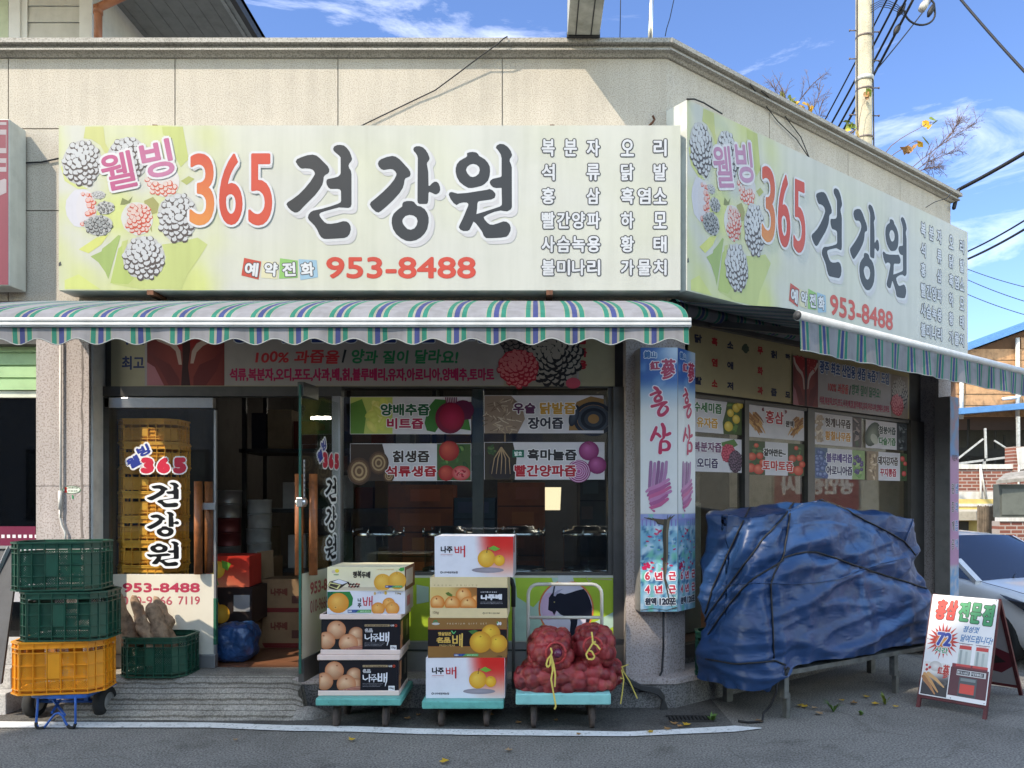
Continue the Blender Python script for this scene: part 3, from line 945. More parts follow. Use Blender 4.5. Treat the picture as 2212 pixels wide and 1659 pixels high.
# ---- the neighbour's front at the far left
b = MB()
xs0 = -8
zs_ = [P(0, y, YW + .12).z for y in (742, 770, 797, 824, 842)]
for k in range(10):
    za = zs_[-1] + .093 * k
    b.box(xs0, PLX0 - .01, YW + .12, YW + .16, za, za + .078)
    b.box(xs0, PLX0 - .01, YW + .135, YW + .16, za + .078, za + .093)
b.build("roller_shutter", mat("green_shutter", (.33, .50, .25, 1), rough=.55, var=.1), bld)
b = MB()
b.box(xs0, PLX0 - .01, YW + .14, YW + .18, P(0, 850, YW).z - .01, zs_[-1] - .004)
b.build("shutter_rail", mat("pale_rail", (.6, .62, .5, 1), rough=.5), bld)
b = MB()
b.box(xs0, PLX0 - .01, YW + .2, YW + .206, .45, P(0, 850, YW).z - .01)
b.build("side_shop_pane", glass_mat("dark_glass", (.32, .34, .36), 1.5), bld)
b = MB()
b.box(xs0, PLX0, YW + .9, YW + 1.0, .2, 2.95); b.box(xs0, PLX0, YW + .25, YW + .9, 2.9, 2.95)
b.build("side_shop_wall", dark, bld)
d = Decal(front(YW + .195))
d.rect(-300, 1137, 77, 1182, (112, 28, 62), 0)
for k in range(-14, 7): d.rect(3 + k * 12, 1155, 10 + k * 12, 1162, (232, 226, 228), 1)
d.rect(-300, 1182, 77, 1300, (176, 176, 182), 0)
d.build("window_sticker", sheet, bld)
d = Decal(lambda x, y, l: P(60 - x, y, YW + .4) + Vector((0, -l, 0)))     # lettering on the far pane, read from inside
d.text("AGE", -2, 872, 60, 915, (64, 66, 70), 1, bold=3)
d.build("window_sticker", sheet, bld)
b = MB()
b.box(xs0, P(74, 0, YW).x, 5.30, YW + .2, -.01, .15); b.box(xs0, P(60, 0, YW).x, 5.42, YW + .2, .15, .30); b.box(xs0, P(60, 0, YW).x, 5.52, YW + .22, .30, .45)
b.build("doorstep", mat("pale_step", (.45, .44, .43, 1), rough=.7, var=.12, speck=(80, .35, .55, (.7, .7, .7, 1), (1.05, 1.05, 1.05, 1))), bld, bevel=.006)
b = MB()
px_ = lambda x, y: P(x, y, YW - .018)
b.tube([px_(131, 735), px_(131, 1118)], .0085, 10)
b.tube([px_(130, 1060), px_(130, 1100)], .013, 10)
b.tube([px_(130, 1100), px_(130, 1118), px_(134, 1135), px_(141, 1150), px_(141, 1176)], .009, 10)
b.build("drain_pipe", mat("white_pvc", (.60, .58, .54, 1), rough=.4), bld)
d = Decal(front(YW - .002))
d.disk(154, 1058, 20, 8, (222, 226, 214), 0); d.ring(154, 1058, 18.6, 20.3, (120, 160, 120), 1, q=.4)
d.disk(142, 1055, 3, 3, (190, 60, 50), 2); d.poly([(138.5, 1064), (140.5, 1056), (143.5, 1056), (145.5, 1064)], (190, 50, 50), 2)
marks(d, 147, 1051.5, 168, 1055.5, (120, 128, 108), 2, 8); marks(d, 148, 1059, 168, 1062, (120, 132, 112), 2, 8, 4)
d.poly([(155, 1070), (158, 1069), (159, 1077), (156, 1078)], (60, 150, 100), 1)
d.build("door_plate", sheet, bld)
# dirty run down the pillar
d = Decal(front(YW - .0012))
random.seed(5)
xx = 176
pts = [(177 + random.uniform(-1.5, 1.5), y) for y in range(745, 1170, 22)]
d.stroke(pts, [random.uniform(2, 6) for _ in pts], (128, 118, 112), 0, caps=False)
d.build("dirt_streak", prt, bld)
# ---------------------------------------------------------------- light-box signs
sign_white = mat("sign_frame", (.50, .51, .47, 1), rough=.45, var=.08, streak=.12)
sign_print = print_mat("sign_print", rough=.42, spec=.4, dirt=.035, dscale=2.0, streak=.07, val=.55)
random.seed(11)
def sign_bg(u, v):
    x, y = u * 1343 + 127, v * 356 + 271
    base = Vector((224, 222, 211))
    n1 = noise.noise((u * 7, v * 2.2, 1.3)); n2 = noise.noise((u * 3 + 9, v * 3, 4))
    yel = max(0, n1 + .1) * .55 + max(0, n2) * .35
    left = 1 - sstep(420, 560, x)
    g = left * max(0, .32 + .9 * noise.noise((u * 16, v * 4.5, 7)))
    c = base.lerp(Vector((226, 228, 172)), min(1, yel * .5))
    c = c.lerp(Vector((222, 228, 142)), min(.95, g * 1.15))
    return c
def sign_art(d):
    d.grid(127, 271, 1470, 627, sign_bg, 90, 26, 0)
    Z = lambda s: [(127 + x * .2143, 271 + y * .2143) for x, y in pl(s)]
    d.poly(Z("270 12 450 12 470 180 520 270 480 300 420 200 330 140 250 130"), (216, 216, 140), 1)
    d.poly(Z("1040 12 1250 12 1310 340 1230 420 1180 330 1150 140 1050 90"), (205, 212, 128), 1)
    d.poly(Z("20 420 60 380 110 500 220 600 300 640 190 640 60 560"), (222, 226, 150), 1)
    d.poly(Z("640 1170 700 1150 660 1300 700 1450 800 1540 900 1560 1050 1440 1080 1330 1040 1200 1200 1180 1400 1130 1500 1200 1420 1330 1300 1500 1240 1650 820 1650 540 1600"), (206, 214, 136), 1)
    d.poly(Z("320 1320 430 1270 440 1240 520 1180 600 1105 625 1110 500 1550 470 1480 400 1380"), (172, 194, 112), 1.3)
    d.poly(Z("600 1240 640 1210 650 1400 760 1540 700 1600 520 1590"), (192, 208, 118), 1.3)
    d.poly(Z("200 1250 380 1130 500 1100 430 1200 300 1290"), (228, 230, 130), 1.1)
    d.poly(Z("60 1560 200 1500 330 1590 420 1650 60 1650"), (226, 232, 140), 1.1)
    d.poly(Z("860 760 950 720 1010 790 990 880 930 900 940 1080 900 1000"), (172, 168, 100), 1.2)
    d.poly(Z("620 800 640 730 700 760 745 715 720 780 660 800"), (140, 146, 88), 1.2)
    d.poly(Z("1230 560 1310 510 1370 540 1290 600"), (186, 190, 110), 1.2)
    d.poly(Z("0 1385 20 1370 30 1410 0 1420"), (80, 84, 80), 1.2)
    # red fruit
    d.disk(172, 449, 30, 42, (226, 222, 230), 1.4, wob=.06)
    berry(d, 186, 452, 22, 40, 3, 1.7, (222, 92, 62), (238, 196, 188), 34, half=lambda x, y: x > 190 or y < 422 or y > 478, bg=(228, 222, 226))
    berry(d, 296, 472, 34, 36, 4, 1.6, (214, 74, 48), (236, 206, 196), 40, half=lambda x, y: x > 302 or (x > 276 and y > 440), bg=(230, 226, 220))
    berry(d, 352, 391, 36, 34, 5, 1.6, (222, 98, 70), (238, 214, 206), 40, half=lambda x, y: y > 396 or x < 326, bg=(234, 226, 222))
    # dark fruit
    berry(d, 178.4, 352.4, 43, 49, 6, 3)
    berry(d, 275, 344, 43, 48, 7, 3)
    berry(d, 213, 421, 15, 9, 8, 3, n=14); berry(d, 228, 449, 20, 14, 9, 3, (70, 66, 62), (150, 150, 148), n=16); berry(d, 213, 487, 31, 22, 10, 3.2, (66, 62, 62), (170, 172, 172), n=26)
    berry(d, 384, 470, 43, 53, 12, 3)
    berry(d, 311, 557, 45, 47, 13, 3)
    d.text("웰", 220, 330, 292, 410, (204, 92, 142), 8, bold=3.2, line=(5, (240, 236, 238)), rot=-.2, res=4)
    d.text("빙", 306, 304, 374, 384, (206, 100, 148), 8, bold=4, line=(5, (240, 236, 238)), rot=-.2, res=4, c2=(210, 130, 170))
    for ch, a, c_, b2, c2 in (("3", 410, 464, 488, (238, 150, 70)), ("6", 474, 525, 487, (222, 72, 46)), ("5", 537, 589, 488, (226, 84, 56))):
        d.text(ch, a + 4, 338, c_ + 4, b2 + 4, (216, 212, 214), 8.2, bold=7, res=4)
        d.text(ch, a, 332, c_, b2, (224, 76, 48), 9.8, bold=4.5, line=(5, (238, 236, 238)), c2=c2, res=5)
    OX = (609.65, 779.0, 939.9)
    name_glyphs(d, lambda q, i: [(OX[i] + x * .14287, 296.36 + y * .14287) for x, y in q], (46, 45, 47), (236, 235, 236), 6, l=5, shadow=(8, (222, 218, 220)))
    d.poly([(527.5, 557), (564.5, 565), (558.5, 604), (521.5, 595)], (212, 78, 58), 2); d.poly([(567, 563), (603, 567), (599, 603), (564, 600)], (236, 228, 190), 2)
    d.poly([(605, 558), (643, 563), (643, 600), (603, 602)], (150, 204, 112), 2); d.poly([(645, 560), (684, 562), (687, 599), (649, 605)], (164, 200, 222), 2)
    for ch, a, r in (("예", 529, .12), ("약", 571, .06), ("전", 610, -.04), ("화", 650, -.08)):
        d.text(ch, a, 567, a + 29, 597, (240, 240, 242), 3.5, bold=2.6, line=(1.9, (88, 84, 84)), rot=r)
    d.text("953-8488", 704.6, 555, 1028, 602, (224, 74, 50), 2, bold=3.6, res=4)
    rows = [(299, 340), (352, 392), (404, 443), (456, 496), (508, 547), (559, 597)]
    lw = dict(bold=2.2, line=(2.3, (74, 70, 72)))
    xl = [1170, 1203, 1235.5, 1268]
    L_ = ["복분자", "석류", "홍삼", "빨간양파", "사슴녹용", "불미나리"]; R_ = ["오리", "닭발", "흑염소", "하모", "황태", "가물치"]
    for (y0, y1), a, c_ in zip(rows, L_, R_):
        pos = {4: xl, 3: [1170, 1218, 1267], 2: [1170, 1267]}[len(a)]
        for ch, x in zip(a, pos): d.text(ch, x, y0 + 2, x + 28.5, y1 - 2, (232, 232, 236), 3.4, **lw)
        pos = {3: [1341, 1377, 1411.5], 2: [1341, 1411.5]}[len(c_)]
        for ch, x in zip(c_, pos): d.text(ch, x, y0 + 2, x + 28.5, y1 - 2, (232, 232, 236), 3.4, **lw)
def sign_stains(d, col=(196, 168, 120)):
    rr = random.Random(4)
YS = 5.40
sg = thing("shop_sign", "wide white light box sign with berries and big dark brush letters, above the front awning", "sign", P(800, 450, YS))
b = MB()
b.box(P(127, 0, YS).x, P(1470, 0, YS).x, YS, YW - .02, P(0, 628, YS).z, P(0, 271, YS).z)
b.build("light_box", sign_white, sg, bevel=.006)
d = Decal(front(YS - .002))
sign_art(d)
d.build("sign_face", sign_print, sg)
mat("rust", (.13, .055, .03, 1), rough=.85, var=.3, scale=20)
for px in (318, 1180):
    b = MB(); b.box(P(px, 0, YS).x, P(px + 14, 0, YS).x, YS - .006, YS + .19, P(0, 637, YS).z, P(0, 627, YS).z); b.build("rusty_bracket", MATS["rust"], sg)
    b = MB(); b.box(P(px + 8, 0, YS).x, P(px + 18, 0, YS).x, YS + .02, YS + .1, P(0, 271, YS).z, P(0, 266, YS).z); b.build("rusty_bracket", MATS["rust"], sg)
# the side sign: the same artwork, squeezed along its length
S2O = .20
t0, zz1 = RW(1484, 215, S2O); _, zz0 = RW(1484, 628, S2O)
t1 = RW(2090, 500, S2O)[0]
def remap(x):
    u = (x - 127) / 1343
    a = [0, .212, .341, .367, .735, .775, .98, 1]; c = [0, .193, .322, .346, .71, .766, .982, 1]
    for i in range(7):
        if u <= a[i + 1] or i == 6: return c[i] + (c[i + 1] - c[i]) * (u - a[i]) / (a[i + 1] - a[i])
def side_map(x, y, l):
    return W(t0 + (t1 - t0) * remap(x), zz1 + (zz0 - zz1) * (y - 271) / 356, S2O + .002 + l)
sg2 = thing("shop_sign", "taller faded light box sign with pale pink letters, above the short side awning", "sign", W((t0 + t1) / 2, 3.6, S2O))
b = MB()
b.wbox(t0, t1, .0, S2O, zz0, zz1)
b.build("light_box", sign_white, sg2, bevel=.006)
d = Decal(side_map)
sign_art(d)
pk = rgb(206, 172, 200)
d.c = [(tuple(.45 * c[i] + .55 * pk[i] for i in range(3)) + (1,)) if (c[0] > .5 and .08 < c[1] < .26 and c[2] > .2) else c for c in d.c]
d.build("sign_face", sign_print, sg2)
for f_ in (.18, .52):
    b = MB(); b.wbox(t0 + (t1 - t0) * f_, t0 + (t1 - t0) * f_ + .05, .02, S2O + .004, zz0 - .02, zz0); b.build("rusty_bracket", MATS["rust"], sg2)
# neighbour's sign, cut by the frame
ns = thing("shop_sign", "faded red light box sign of the neighbouring shop at the frame edge", "sign", P(-120, 440, YS))
b = MB()
nx1 = P(20, 0, YS).x
b.box(-8, nx1, YS, YW - .02, P(0, 617, YS).z, P(0, 257, YS).z)
b.build("light_box", sign_white, ns, bevel=.005)
d = Decal(front(YS - .002))
d.rect(-400, 259, 18, 615, (160, 74, 90), 0)
gy = (190, 178, 182)
for k in range(4):
    o = -105 * k
    d.rect(o - 60, 264, o + 14, 270, gy, 1); d.holed([(o - 56, 280), (o + 14, 280), (o + 14, 331), (o - 56, 331)], [(o - 40, 291), (o + 13, 291), (o + 13, 320), (o - 40, 320)], gy, 1)
    d.holed([(o - 56, 342), (o + 14, 342), (o + 14, 371), (o - 56, 371)], [(o - 30, 352), (o + 13, 352), (o + 13, 361), (o - 30, 361)], gy, 1)
    d.poly([(o - 40, 430), (o - 6, 392), (o + 10, 386), (o + 14, 388), (o + 14, 416), (o - 20, 432)], gy, 1)
d.build("sign_face", sign_print, ns)
# sign standing on the parapet, seen from below
bs = thing("projecting_sign", "tall white box sign jutting out over the parapet, seen from underneath", "sign", (.37, 5.6, 5.05))
Zu = P(0, 77, 5.50).z
b = MB()
X0, X1 = P(1225.5, 0, 5.5).x, P(1295, 0, 5.5).x
b.box(X0, X1, 5.02, 5.50, Zu, Zu + 1.5)
b.build("light_box", mat("sign_cream", (.50, .49, .43, 1), rough=.5, var=.15, scale=5, streak=.2), bs, bevel=.004)
b = MB()
for f_ in (.26, .73):
    xx = X0 + (X1 - X0) * f_
    b.box(xx - .004, xx + .004, 5.02, 5.50, Zu - .004, Zu + .02)
b.box(X0 - .004, X1 + .004, 5.49, 5.51, Zu - .012, Zu + .02)
b.build("dark_seam", dark, bs)
b = MB()
for xx in (X0 + .04, X1 - .04): b.box(xx - .02, xx + .02, 5.49, 5.95, Zu + .02, Zu + .06); b.box(xx - .02, xx + .02, 5.9, 5.95, 4.0, Zu + .06)
b.build("bracket", alu_d, bs)
# ---------------------------------------------------------------- striped awnings
fabric = print_mat("awning_fabric", rough=.8, spec=.15, dirt=.07, dscale=2.5, streak=.18, val=.50)
STR = [(0, 30, 'g'), (30, 36, 'c'), (36, 40, 'w'), (40, 45, 'c'), (45, 78, 'b'), (78, 83, 'c'), (83, 87, 'w'), (87, 92, 'c'), (92, 122, 'g'), (122, 126, 'c'), (126, 243, 'w'), (243, 247, 'c')]
SC_ = {'g': (58, 150, 130), 'b': (82, 92, 152), 'w': (176, 175, 180), 'c': (190, 186, 162)}
def awning(t, at, length, phase, period, prof_pts, zv, amp, wave, name_label):
    """at(s, o, z): s along, o outward. prof_pts: (o, z) down the slope; zv: valance bottom."""
    cuts = []
    s = -phase
    while s < length:
        for a, c_, k in STR:
            p0, p1 = s + a / 247 * period, s + c_ / 247 * period
            if p1 > 0 and p0 < length: cuts.append((max(0, p0), min(length, p1), k))
        s += period
    d = Decal(None)
    for i, (p0, p1, k) in enumerate(cuts):
        col = [rgb(*SC_[k])]
        n = 3
        for q in range(n):
            a0, a1 = p0 + (p1 - p0) * q / n, p0 + (p1 - p0) * (q + 1) / n
            vs = []
            for (o, z) in prof_pts:
                sag = lambda x_: -.012 * math.sin(math.pi * (o - prof_pts[0][0]) / (prof_pts[-1][0] - prof_pts[0][0] + 1e-6)) * (1 + .5 * math.sin(x_ * 2.1))
                vs += [at(a0, o, z + sag(a0)), at(a1, o, z + sag(a1))]
            m = len(prof_pts)
            d.add(vs, [(2 * r, 2 * r + 1, 2 * r + 3, 2 * r + 2) for r in range(m - 1)], True)
            d.c += col * len(vs)
    top = d.build("canopy", fabric, t)
    d = Decal(None)
    o1, z1 = prof_pts[-1]
    for i, (p0, p1, k) in enumerate(cuts):
        n = 4
        for q in range(n):
            a0, a1 = p0 + (p1 - p0) * q / n, p0 + (p1 - p0) * (q + 1) / n
            vs = []
            H = 6
            for r in range(H + 1):
                f = r / H
                for a in (a0, a1):
                    zb = zv + amp * math.cos(2 * math.pi * (a + phase) / period + 2.2)
                    rip = wave * f * (math.sin(a * 9) + .6 * math.sin(a * 23 + 1))
                    vs.append(at(a, o1 + .012 + rip, (z1 - .05) + (zb - (z1 - .05)) * f))
            d.add(vs, [(2 * r, 2 * r + 1, 2 * r + 3, 2 * r + 2) for r in range(H)], True)
            c0 = Vector(SC_[k])
            for r in range(H + 1):
                for a in (a0, a1):
                    g = .10 * max(0, noise.noise((a * 16, r * .6, 3))) * (1.6 if r < 3 else .6)
                    d.c.append(rgb(*(c0 * (1 - g))))
    d.build("valance", fabric, t)
    b = MB()
    pts = []
    n = int(length / .02)
    for i in range(n + 1):
        a = length * i / n
        rip = wave * (math.sin(a * 9) + .6 * math.sin(a * 23 + 1))
        pts.append(at(a, o1 + .014 + rip, zv + amp * math.cos(2 * math.pi * (a + phase) / period + 2.2)))
    b.tube(pts, .0035, 6)
    b.build("edge_trim", mat("grey_binding", (.25, .26, .25, 1), rough=.8), t)
bar_m = mat("white_bar", (.52, .52, .51, 1), rough=.4, var=.08, streak=.1)
XL, XR = -3.49, .905
YF, ZF = 4.514, 2.546
aw = thing("awning", "wide striped fabric awning with scalloped edge, fully out over the shop front", "awning", (0, 5.5, 2.9))
at1 = lambda s, o, z: Vector((XL + s, 5.55 - o, z))
ph = ((XL - P(85 / 2.458 / 1.181, 0, YF).x) % .2313)
PR = [(0, 2.915), (.10, 2.90), (.3, 2.85), (.5, 2.795), (.7, 2.73), (.85, 2.672), (.95, 2.625), (1.01, 2.585), (1.036, 2.555)]
awning(aw, at1, XR - XL, ph, .2313, PR, 2.413, .018, .006, "")
b = MB()
b.box(XL - .01, XR + .012, YF - .028, YF + .03, 2.497, 2.552)
b.box(XL - .01, XR + .012, YF - .034, YF - .028, 2.505, 2.519); b.box(XL - .01, XR + .012, YF - .034, YF - .028, 2.530, 2.545)
b.build("front_bar", bar_m, aw, bevel=.004)
b = MB()
b.cyl((XL, YW - .075, 2.85), (XR + .02, YW - .075, 2.85), .05)
b.build("roller", alu_d, aw)
for x in (-2.9, .35):
    b = MB()
    b.bar((x, YW - .03, 2.78), (x + .42, 5.05, 2.66), .045); b.bar((x + .42, 5.05, 2.66), (x + .04, YF + .04, 2.53), .04)
    b.build("folding_arm", alu_d, aw)
aw2 = thing("awning", "short striped fabric awning with straight edge, half out over the side window", "awning", W(2, 2.9, .1))
OA = 1.10
at2 = lambda s, o, z: W(-.04 + s, z, .06 + o)
awning(aw2, at2, 4.45, .02, .225, [(0, 2.915), (.3, 2.85), (.6, 2.78), (.9, 2.70), (1.02, 2.658), (1.05, 2.635)], 2.40, .002, .010, "")
b = MB()
pts = [at2(-.005, 1.05, 2.612), at2(4.46, 1.05, 2.612)]
b.tube(pts, .031, 12)
b.build("front_bar", bar_m, aw2)
b = MB()
b.tube([at2(-.012, 1.05, 2.612), at2(-.004, 1.05, 2.612)], .028, 12)
b.build("end_cap", dark, aw2)
# the rest of the cloth still wound on its tube
d = Decal(None)
s = 0
per = .225
segs = []
while s < 4.4:
    for a, c_, k in STR: segs.append((s + a / 247 * per, min(4.4, s + c_ / 247 * per), k))
    s += per
for p0, p1, k in segs:
    if p1 <= p0: continue
    vs = []
    for j in range(13):
        a = 2 * math.pi * j / 12
        for q in (p0, p1): vs.append(W(-.03 + q, 2.872 + .055 * math.sin(a), .08 + .055 * math.cos(a)))
    d.add(vs, [(2 * j, 2 * j + 1, 2 * j + 3, 2 * j + 2) for j in range(12)], True)
    d.c += [rgb(*(Vector(SC_[k]) * .8))] * len(vs)
d.build("roll", fabric, aw2)
for s in (.5, 3.6):
    b = MB()
    b.bar(at2(s, -.04, 2.83), at2(s + .40, .5, 2.72), .045); b.bar(at2(s + .40, .5, 2.72), at2(s + .05, 1.02, 2.60), .04)
    b.build("folding_arm", alu_d, aw2)
b = MB()
b.wbox(-.02, 4.2, -.02, .02, 2.80, 2.928)
b.build("wall_plate", alu_d, aw2)
# ---------------------------------------------------------------- banners above the glass
bn = thing("banner", "dim juice banner with pomegranate and blackberries printed on it, under the wide front awning", "banner", P(780, 800, YG - .02))
d = Decal(front(YG - .04))
d.rect(240, 690, 1328, 834.5, (168, 158, 128), 0)
d.text("우리", 262, 705, 312, 745, (60, 70, 120), 1, bold=3); d.text("최고", 263, 769, 312, 799, (52, 58, 96), 1, bold=2)
d.text("즙", 1247, 722, 1268, 744, (170, 40, 50), 1, bold=3); d.text("득", 1247, 752, 1268, 772, (170, 40, 50), 1, bold=3); d.text("용", 1247, 778, 1268, 798, (170, 40, 50), 1, bold=3)
d.rect(313, 690, 1250, 833, (160, 153, 149), 2)
def pomegranate(d, x0, y0, x1, y1, l):
    w_, h = x1 - x0, y1 - y0
    X = lambda s: [(x0 + a * w_, y0 + c * h) for a, c in pl(s)]
    d.grid(x0, y0, x1, y1, lambda u, v: Vector((138, 58, 52)).lerp(Vector((100, 32, 34)), sstep(.15, .5, abs(u - .5)) * (1 - v * .6)), 10, 8, l)
    d.poly(X("0 .62 .1 .7 .22 1 0 1"), (176, 112, 118), l + .3)
    d.poly(X("0 .42 .1 .52 .3 .66 .42 .9 .42 1 .28 1 .16 .72"), (112, 44, 44), l + .4); d.poly(X("1 .4 .86 .56 .68 .66 .6 .86 .6 1 .76 1 .9 .76"), (106, 38, 40), l + .4)
    d.poly(X("0 .02 .06 0 .45 0 .46 .46 .36 .34 .22 .25 .08 .14"), (150, 34, 38), l + .6); d.poly(X(".54 0 .96 0 .93 .1 .8 .2 .65 .3 .55 .44"), (150, 34, 38), l + .6)
    d.poly(X("0 .04 .05 .04 .1 .14 .24 .24 .37 .31 .43 .44 .45 .66 .41 .66 .37 .44 .3 .36 .14 .28 .03 .16"), (190, 164, 152), l + .9); d.poly(X("1 .06 .95 .06 .9 .15 .78 .22 .64 .32 .58 .44 .56 .64 .6 .64 .64 .46 .72 .36 .88 .26 .98 .16"), (190, 164, 152), l + .9)
    d.poly(X(".45 0 .54 0 .56 .4 .53 .7 .56 1 .44 1 .46 .6"), (58, 22, 26), l + 1)
    rr = random.Random(2)
    for k in range(26):
        a, c = rr.uniform(.14, .88), rr.uniform(0, .25)
        if abs(a - .5) > .06: d.disk(x0 + a * w_, y0 + c * h, w_ * .035, h * .03, (140, 22, 32), l + 1.1 + k * .05, (214, 96, 92), n=8)
pomegranate(d, 318, 700, 485, 833, 3)
d.text("광주 최초 산업용 생즙 녹즙기 도입", 500, 692, 1060, 741, (48, 66, 128), 3, bold=4, line=(2, (222, 226, 230)))
d.text("100% 과즙율", 551, 756, 732, 786, (190, 56, 62), 3, bold=2, slant=.12, jit=.04)
d.poly([(744, 755), (749, 756), (742, 784), (738, 783)], (40, 40, 44), 3)
d.text("양과 질이 달라요!", 757, 754, 988, 786, (40, 122, 78), 3, bold=2.2, slant=.12, jit=.04)
d.text("석류,복분자,오디,포도,사과,배,칡,블루베리,유자,아로니아,양배추,토마토", 496, 795, 1068, 824, (176, 42, 88), 3, bold=2.2)
d.rect(1088, 700, 1246, 833, (150, 142, 128), 3)
berry(d, 1120, 735, 42, 34, 21, 4, (44, 40, 42), (120, 108, 104), 40, bg=(70, 60, 60))
berry(d, 1198, 770, 58, 62, 22, 5, (46, 40, 42), (168, 158, 146), 70, bg=(150, 138, 128))
berry(d, 1120, 795, 44, 40, 23, 8, (176, 40, 56), (216, 120, 120), 54, bg=(196, 60, 70))
d.disk(1238, 828, 16, 12, (196, 80, 96), 9.5)
d.build("banner_sheet", prt, bn)
def WD(off):                                         # millimetres along the side wall and down from 3 m
    return lambda x, y, l: W(x / 1000, 3 - y / 1000, off + l)
def wb(px0, py0, px1, py1, off):                     # a box in the picture brought onto the wall plane, in mm
    a = RW(px0, (py0 + py1) / 2, off)[0]; c = RW(px1, (py0 + py1) / 2, off)[0]
    xc = (px0 + px1) / 2
    return a * 1000, (3 - RW(xc, py0, off)[1]) * 1000, c * 1000, (3 - RW(xc, py1, off)[1]) * 1000
def wtext(d, s, px0, py0, px1, py1, off, c, l=2, **k):
    d.text(s, *wb(px0, py0, px1, py1, off), c, l, **k)
OB = -.135
bn2 = thing("banner", "dim beige banner with rows of red and black syllables, above the side window posters", "banner", W(2, 2.5, OB))
d = Decal(WD(OB))
bx0, bx1 = RW(1486, 850, OB)[0] * 1000, RW(1964, 900, OB)[0] * 1000
d.rect(bx0, 60, bx1, 672, (172, 156, 116), 0)
for x0, x1, q in ((1500, 1516, (("닭", 722, 741), ("발", 813, 831))), (1537, 1550, (("흑", 729, 747), ("염", 774, 792), ("소", 820, 836))), (1570.5, 1584, (("소", 737, 753), ("애", 781, 798), ("저", 825, 842))),
                  (1636, 1648, (("무", 749, 766), ("화", 792, 810), ("과", 835, 852))), (1665, 1678, (("칡", 757, 774), ("즙", 839, 856))), (1696, 1707, (("하", 764, 777), ("모", 846, 859)))):
    for ch, y0, y1 in q:
        wtext(d, ch, x0, y0, x1, y1, OB, (170, 30, 36) if x0 in (1537, 1636) else (32, 34, 62), 1, bold=9)
q = wb(1602, 743, 1618, 762, OB)
d.disk((q[0] + q[2]) / 2, (q[1] + q[3]) / 2, (q[2] - q[0]) / 2, (q[3] - q[1]) / 2, (70, 80, 62), 1, wob=.15)
d.build("banner_sheet", prt, bn2)
OB2 = OB + .012
bn3 = thing("banner", "grey juice banner with blue headline lettering, overlapping the beige banner beside the end pillar", "banner", W(3, 2.5, OB2))
d = Decal(WD(OB2))
a, c = RW(1713, 820, OB2)[0] * 1000, RW(1961, 855, OB2)[0] * 1000
y0 = (3 - RW(1713, 767, OB2)[1]) * 1000; y1 = (3 - RW(1713, 874, OB2)[1]) * 1000
d.rect(a, y0, c, y1, (170, 160, 155), 0)
pa = RW(1767, 840, OB2)[0] * 1000
pomegranate(d, a + 2, y0 + 2, pa, y1 - 2, 1)
wtext(d, "광주 최초 산업용 생즙 녹즙기 도입", 1770, 792, 1920, 819, OB2, (48, 76, 130), 2, bold=9, line=(6, (224, 226, 228)))
wtext(d, "100% 과즙율", 1788, 828, 1832, 849, OB2, (196, 60, 62), 2, bold=4, slant=.1)
wtext(d, "/", 1834, 833, 1838, 853, OB2, (40, 40, 44), 2, bold=6)
wtext(d, "양과 질이 달라요!", 1839, 834, 1901, 857, OB2, (44, 118, 78), 2, bold=4, slant=.1)
wtext(d, "석류,복분자,오디,포도,사과,배,칡,블루베리,유자,아로니아,양배추,토마토", 1770, 866, 1921, 883, OB2, (186, 44, 84), 2, bold=3)
b0, b1 = RW(1925, 850, OB2)[0] * 1000, c - 6
d.rect(b0, y0 + 2, b1, y1 - 2, (140, 124, 110), 2)
berry(d, (b0 + b1) / 2, y0 + 180, (b1 - b0) * .48, 160, 31, 3, (50, 42, 42), (170, 158, 146), 60, bg=(140, 128, 118))
berry(d, (b0 + b1) / 2 - 50, y1 - 130, (b1 - b0) * .38, 110, 32, 6, (180, 44, 60), (220, 124, 124), 40, bg=(196, 70, 76))
d.build("banner_sheet", prt, bn3)
# ---------------------------------------------------------------- juice posters on the glass
WHT = (208, 202, 206)
def leafy(d, x0, y0, x1, y1, l, n, cols, seed, r):
    rr = random.Random(seed)
    for k in range(n):
        q = rr.choice(cols)
        d.disk(rr.uniform(x0 + r, x1 - r), rr.uniform(y0 + r * .6, y1 - r * .6), r * rr.uniform(.6, 1.1), r * rr.uniform(.25, .55), q, l + k * .06, tuple(min(255, v + 18) for v in q), n=9, rot=rr.uniform(0, 3.1))
def fruits(d, spots, c, c2, l, q=1.0):
    for k, (x, y, r) in enumerate(spots): d.disk(x, y, r, r * q, c, l + k * .12, c2, n=16, hx=-.3, hy=-.35)
def poster(label, f, art, group, loc):
    o = thing("juice_poster", label, "poster", loc, group)
    d = Decal(f)
    art(d)
    d.build("sheet", prt, o)
PF = front(YG - .006)
T = lambda d, s, a, c, l=4, edge=(236, 232, 232), **k: d.text(s, *a, c, l, bold=2.2, line=(1.7, edge), **k)
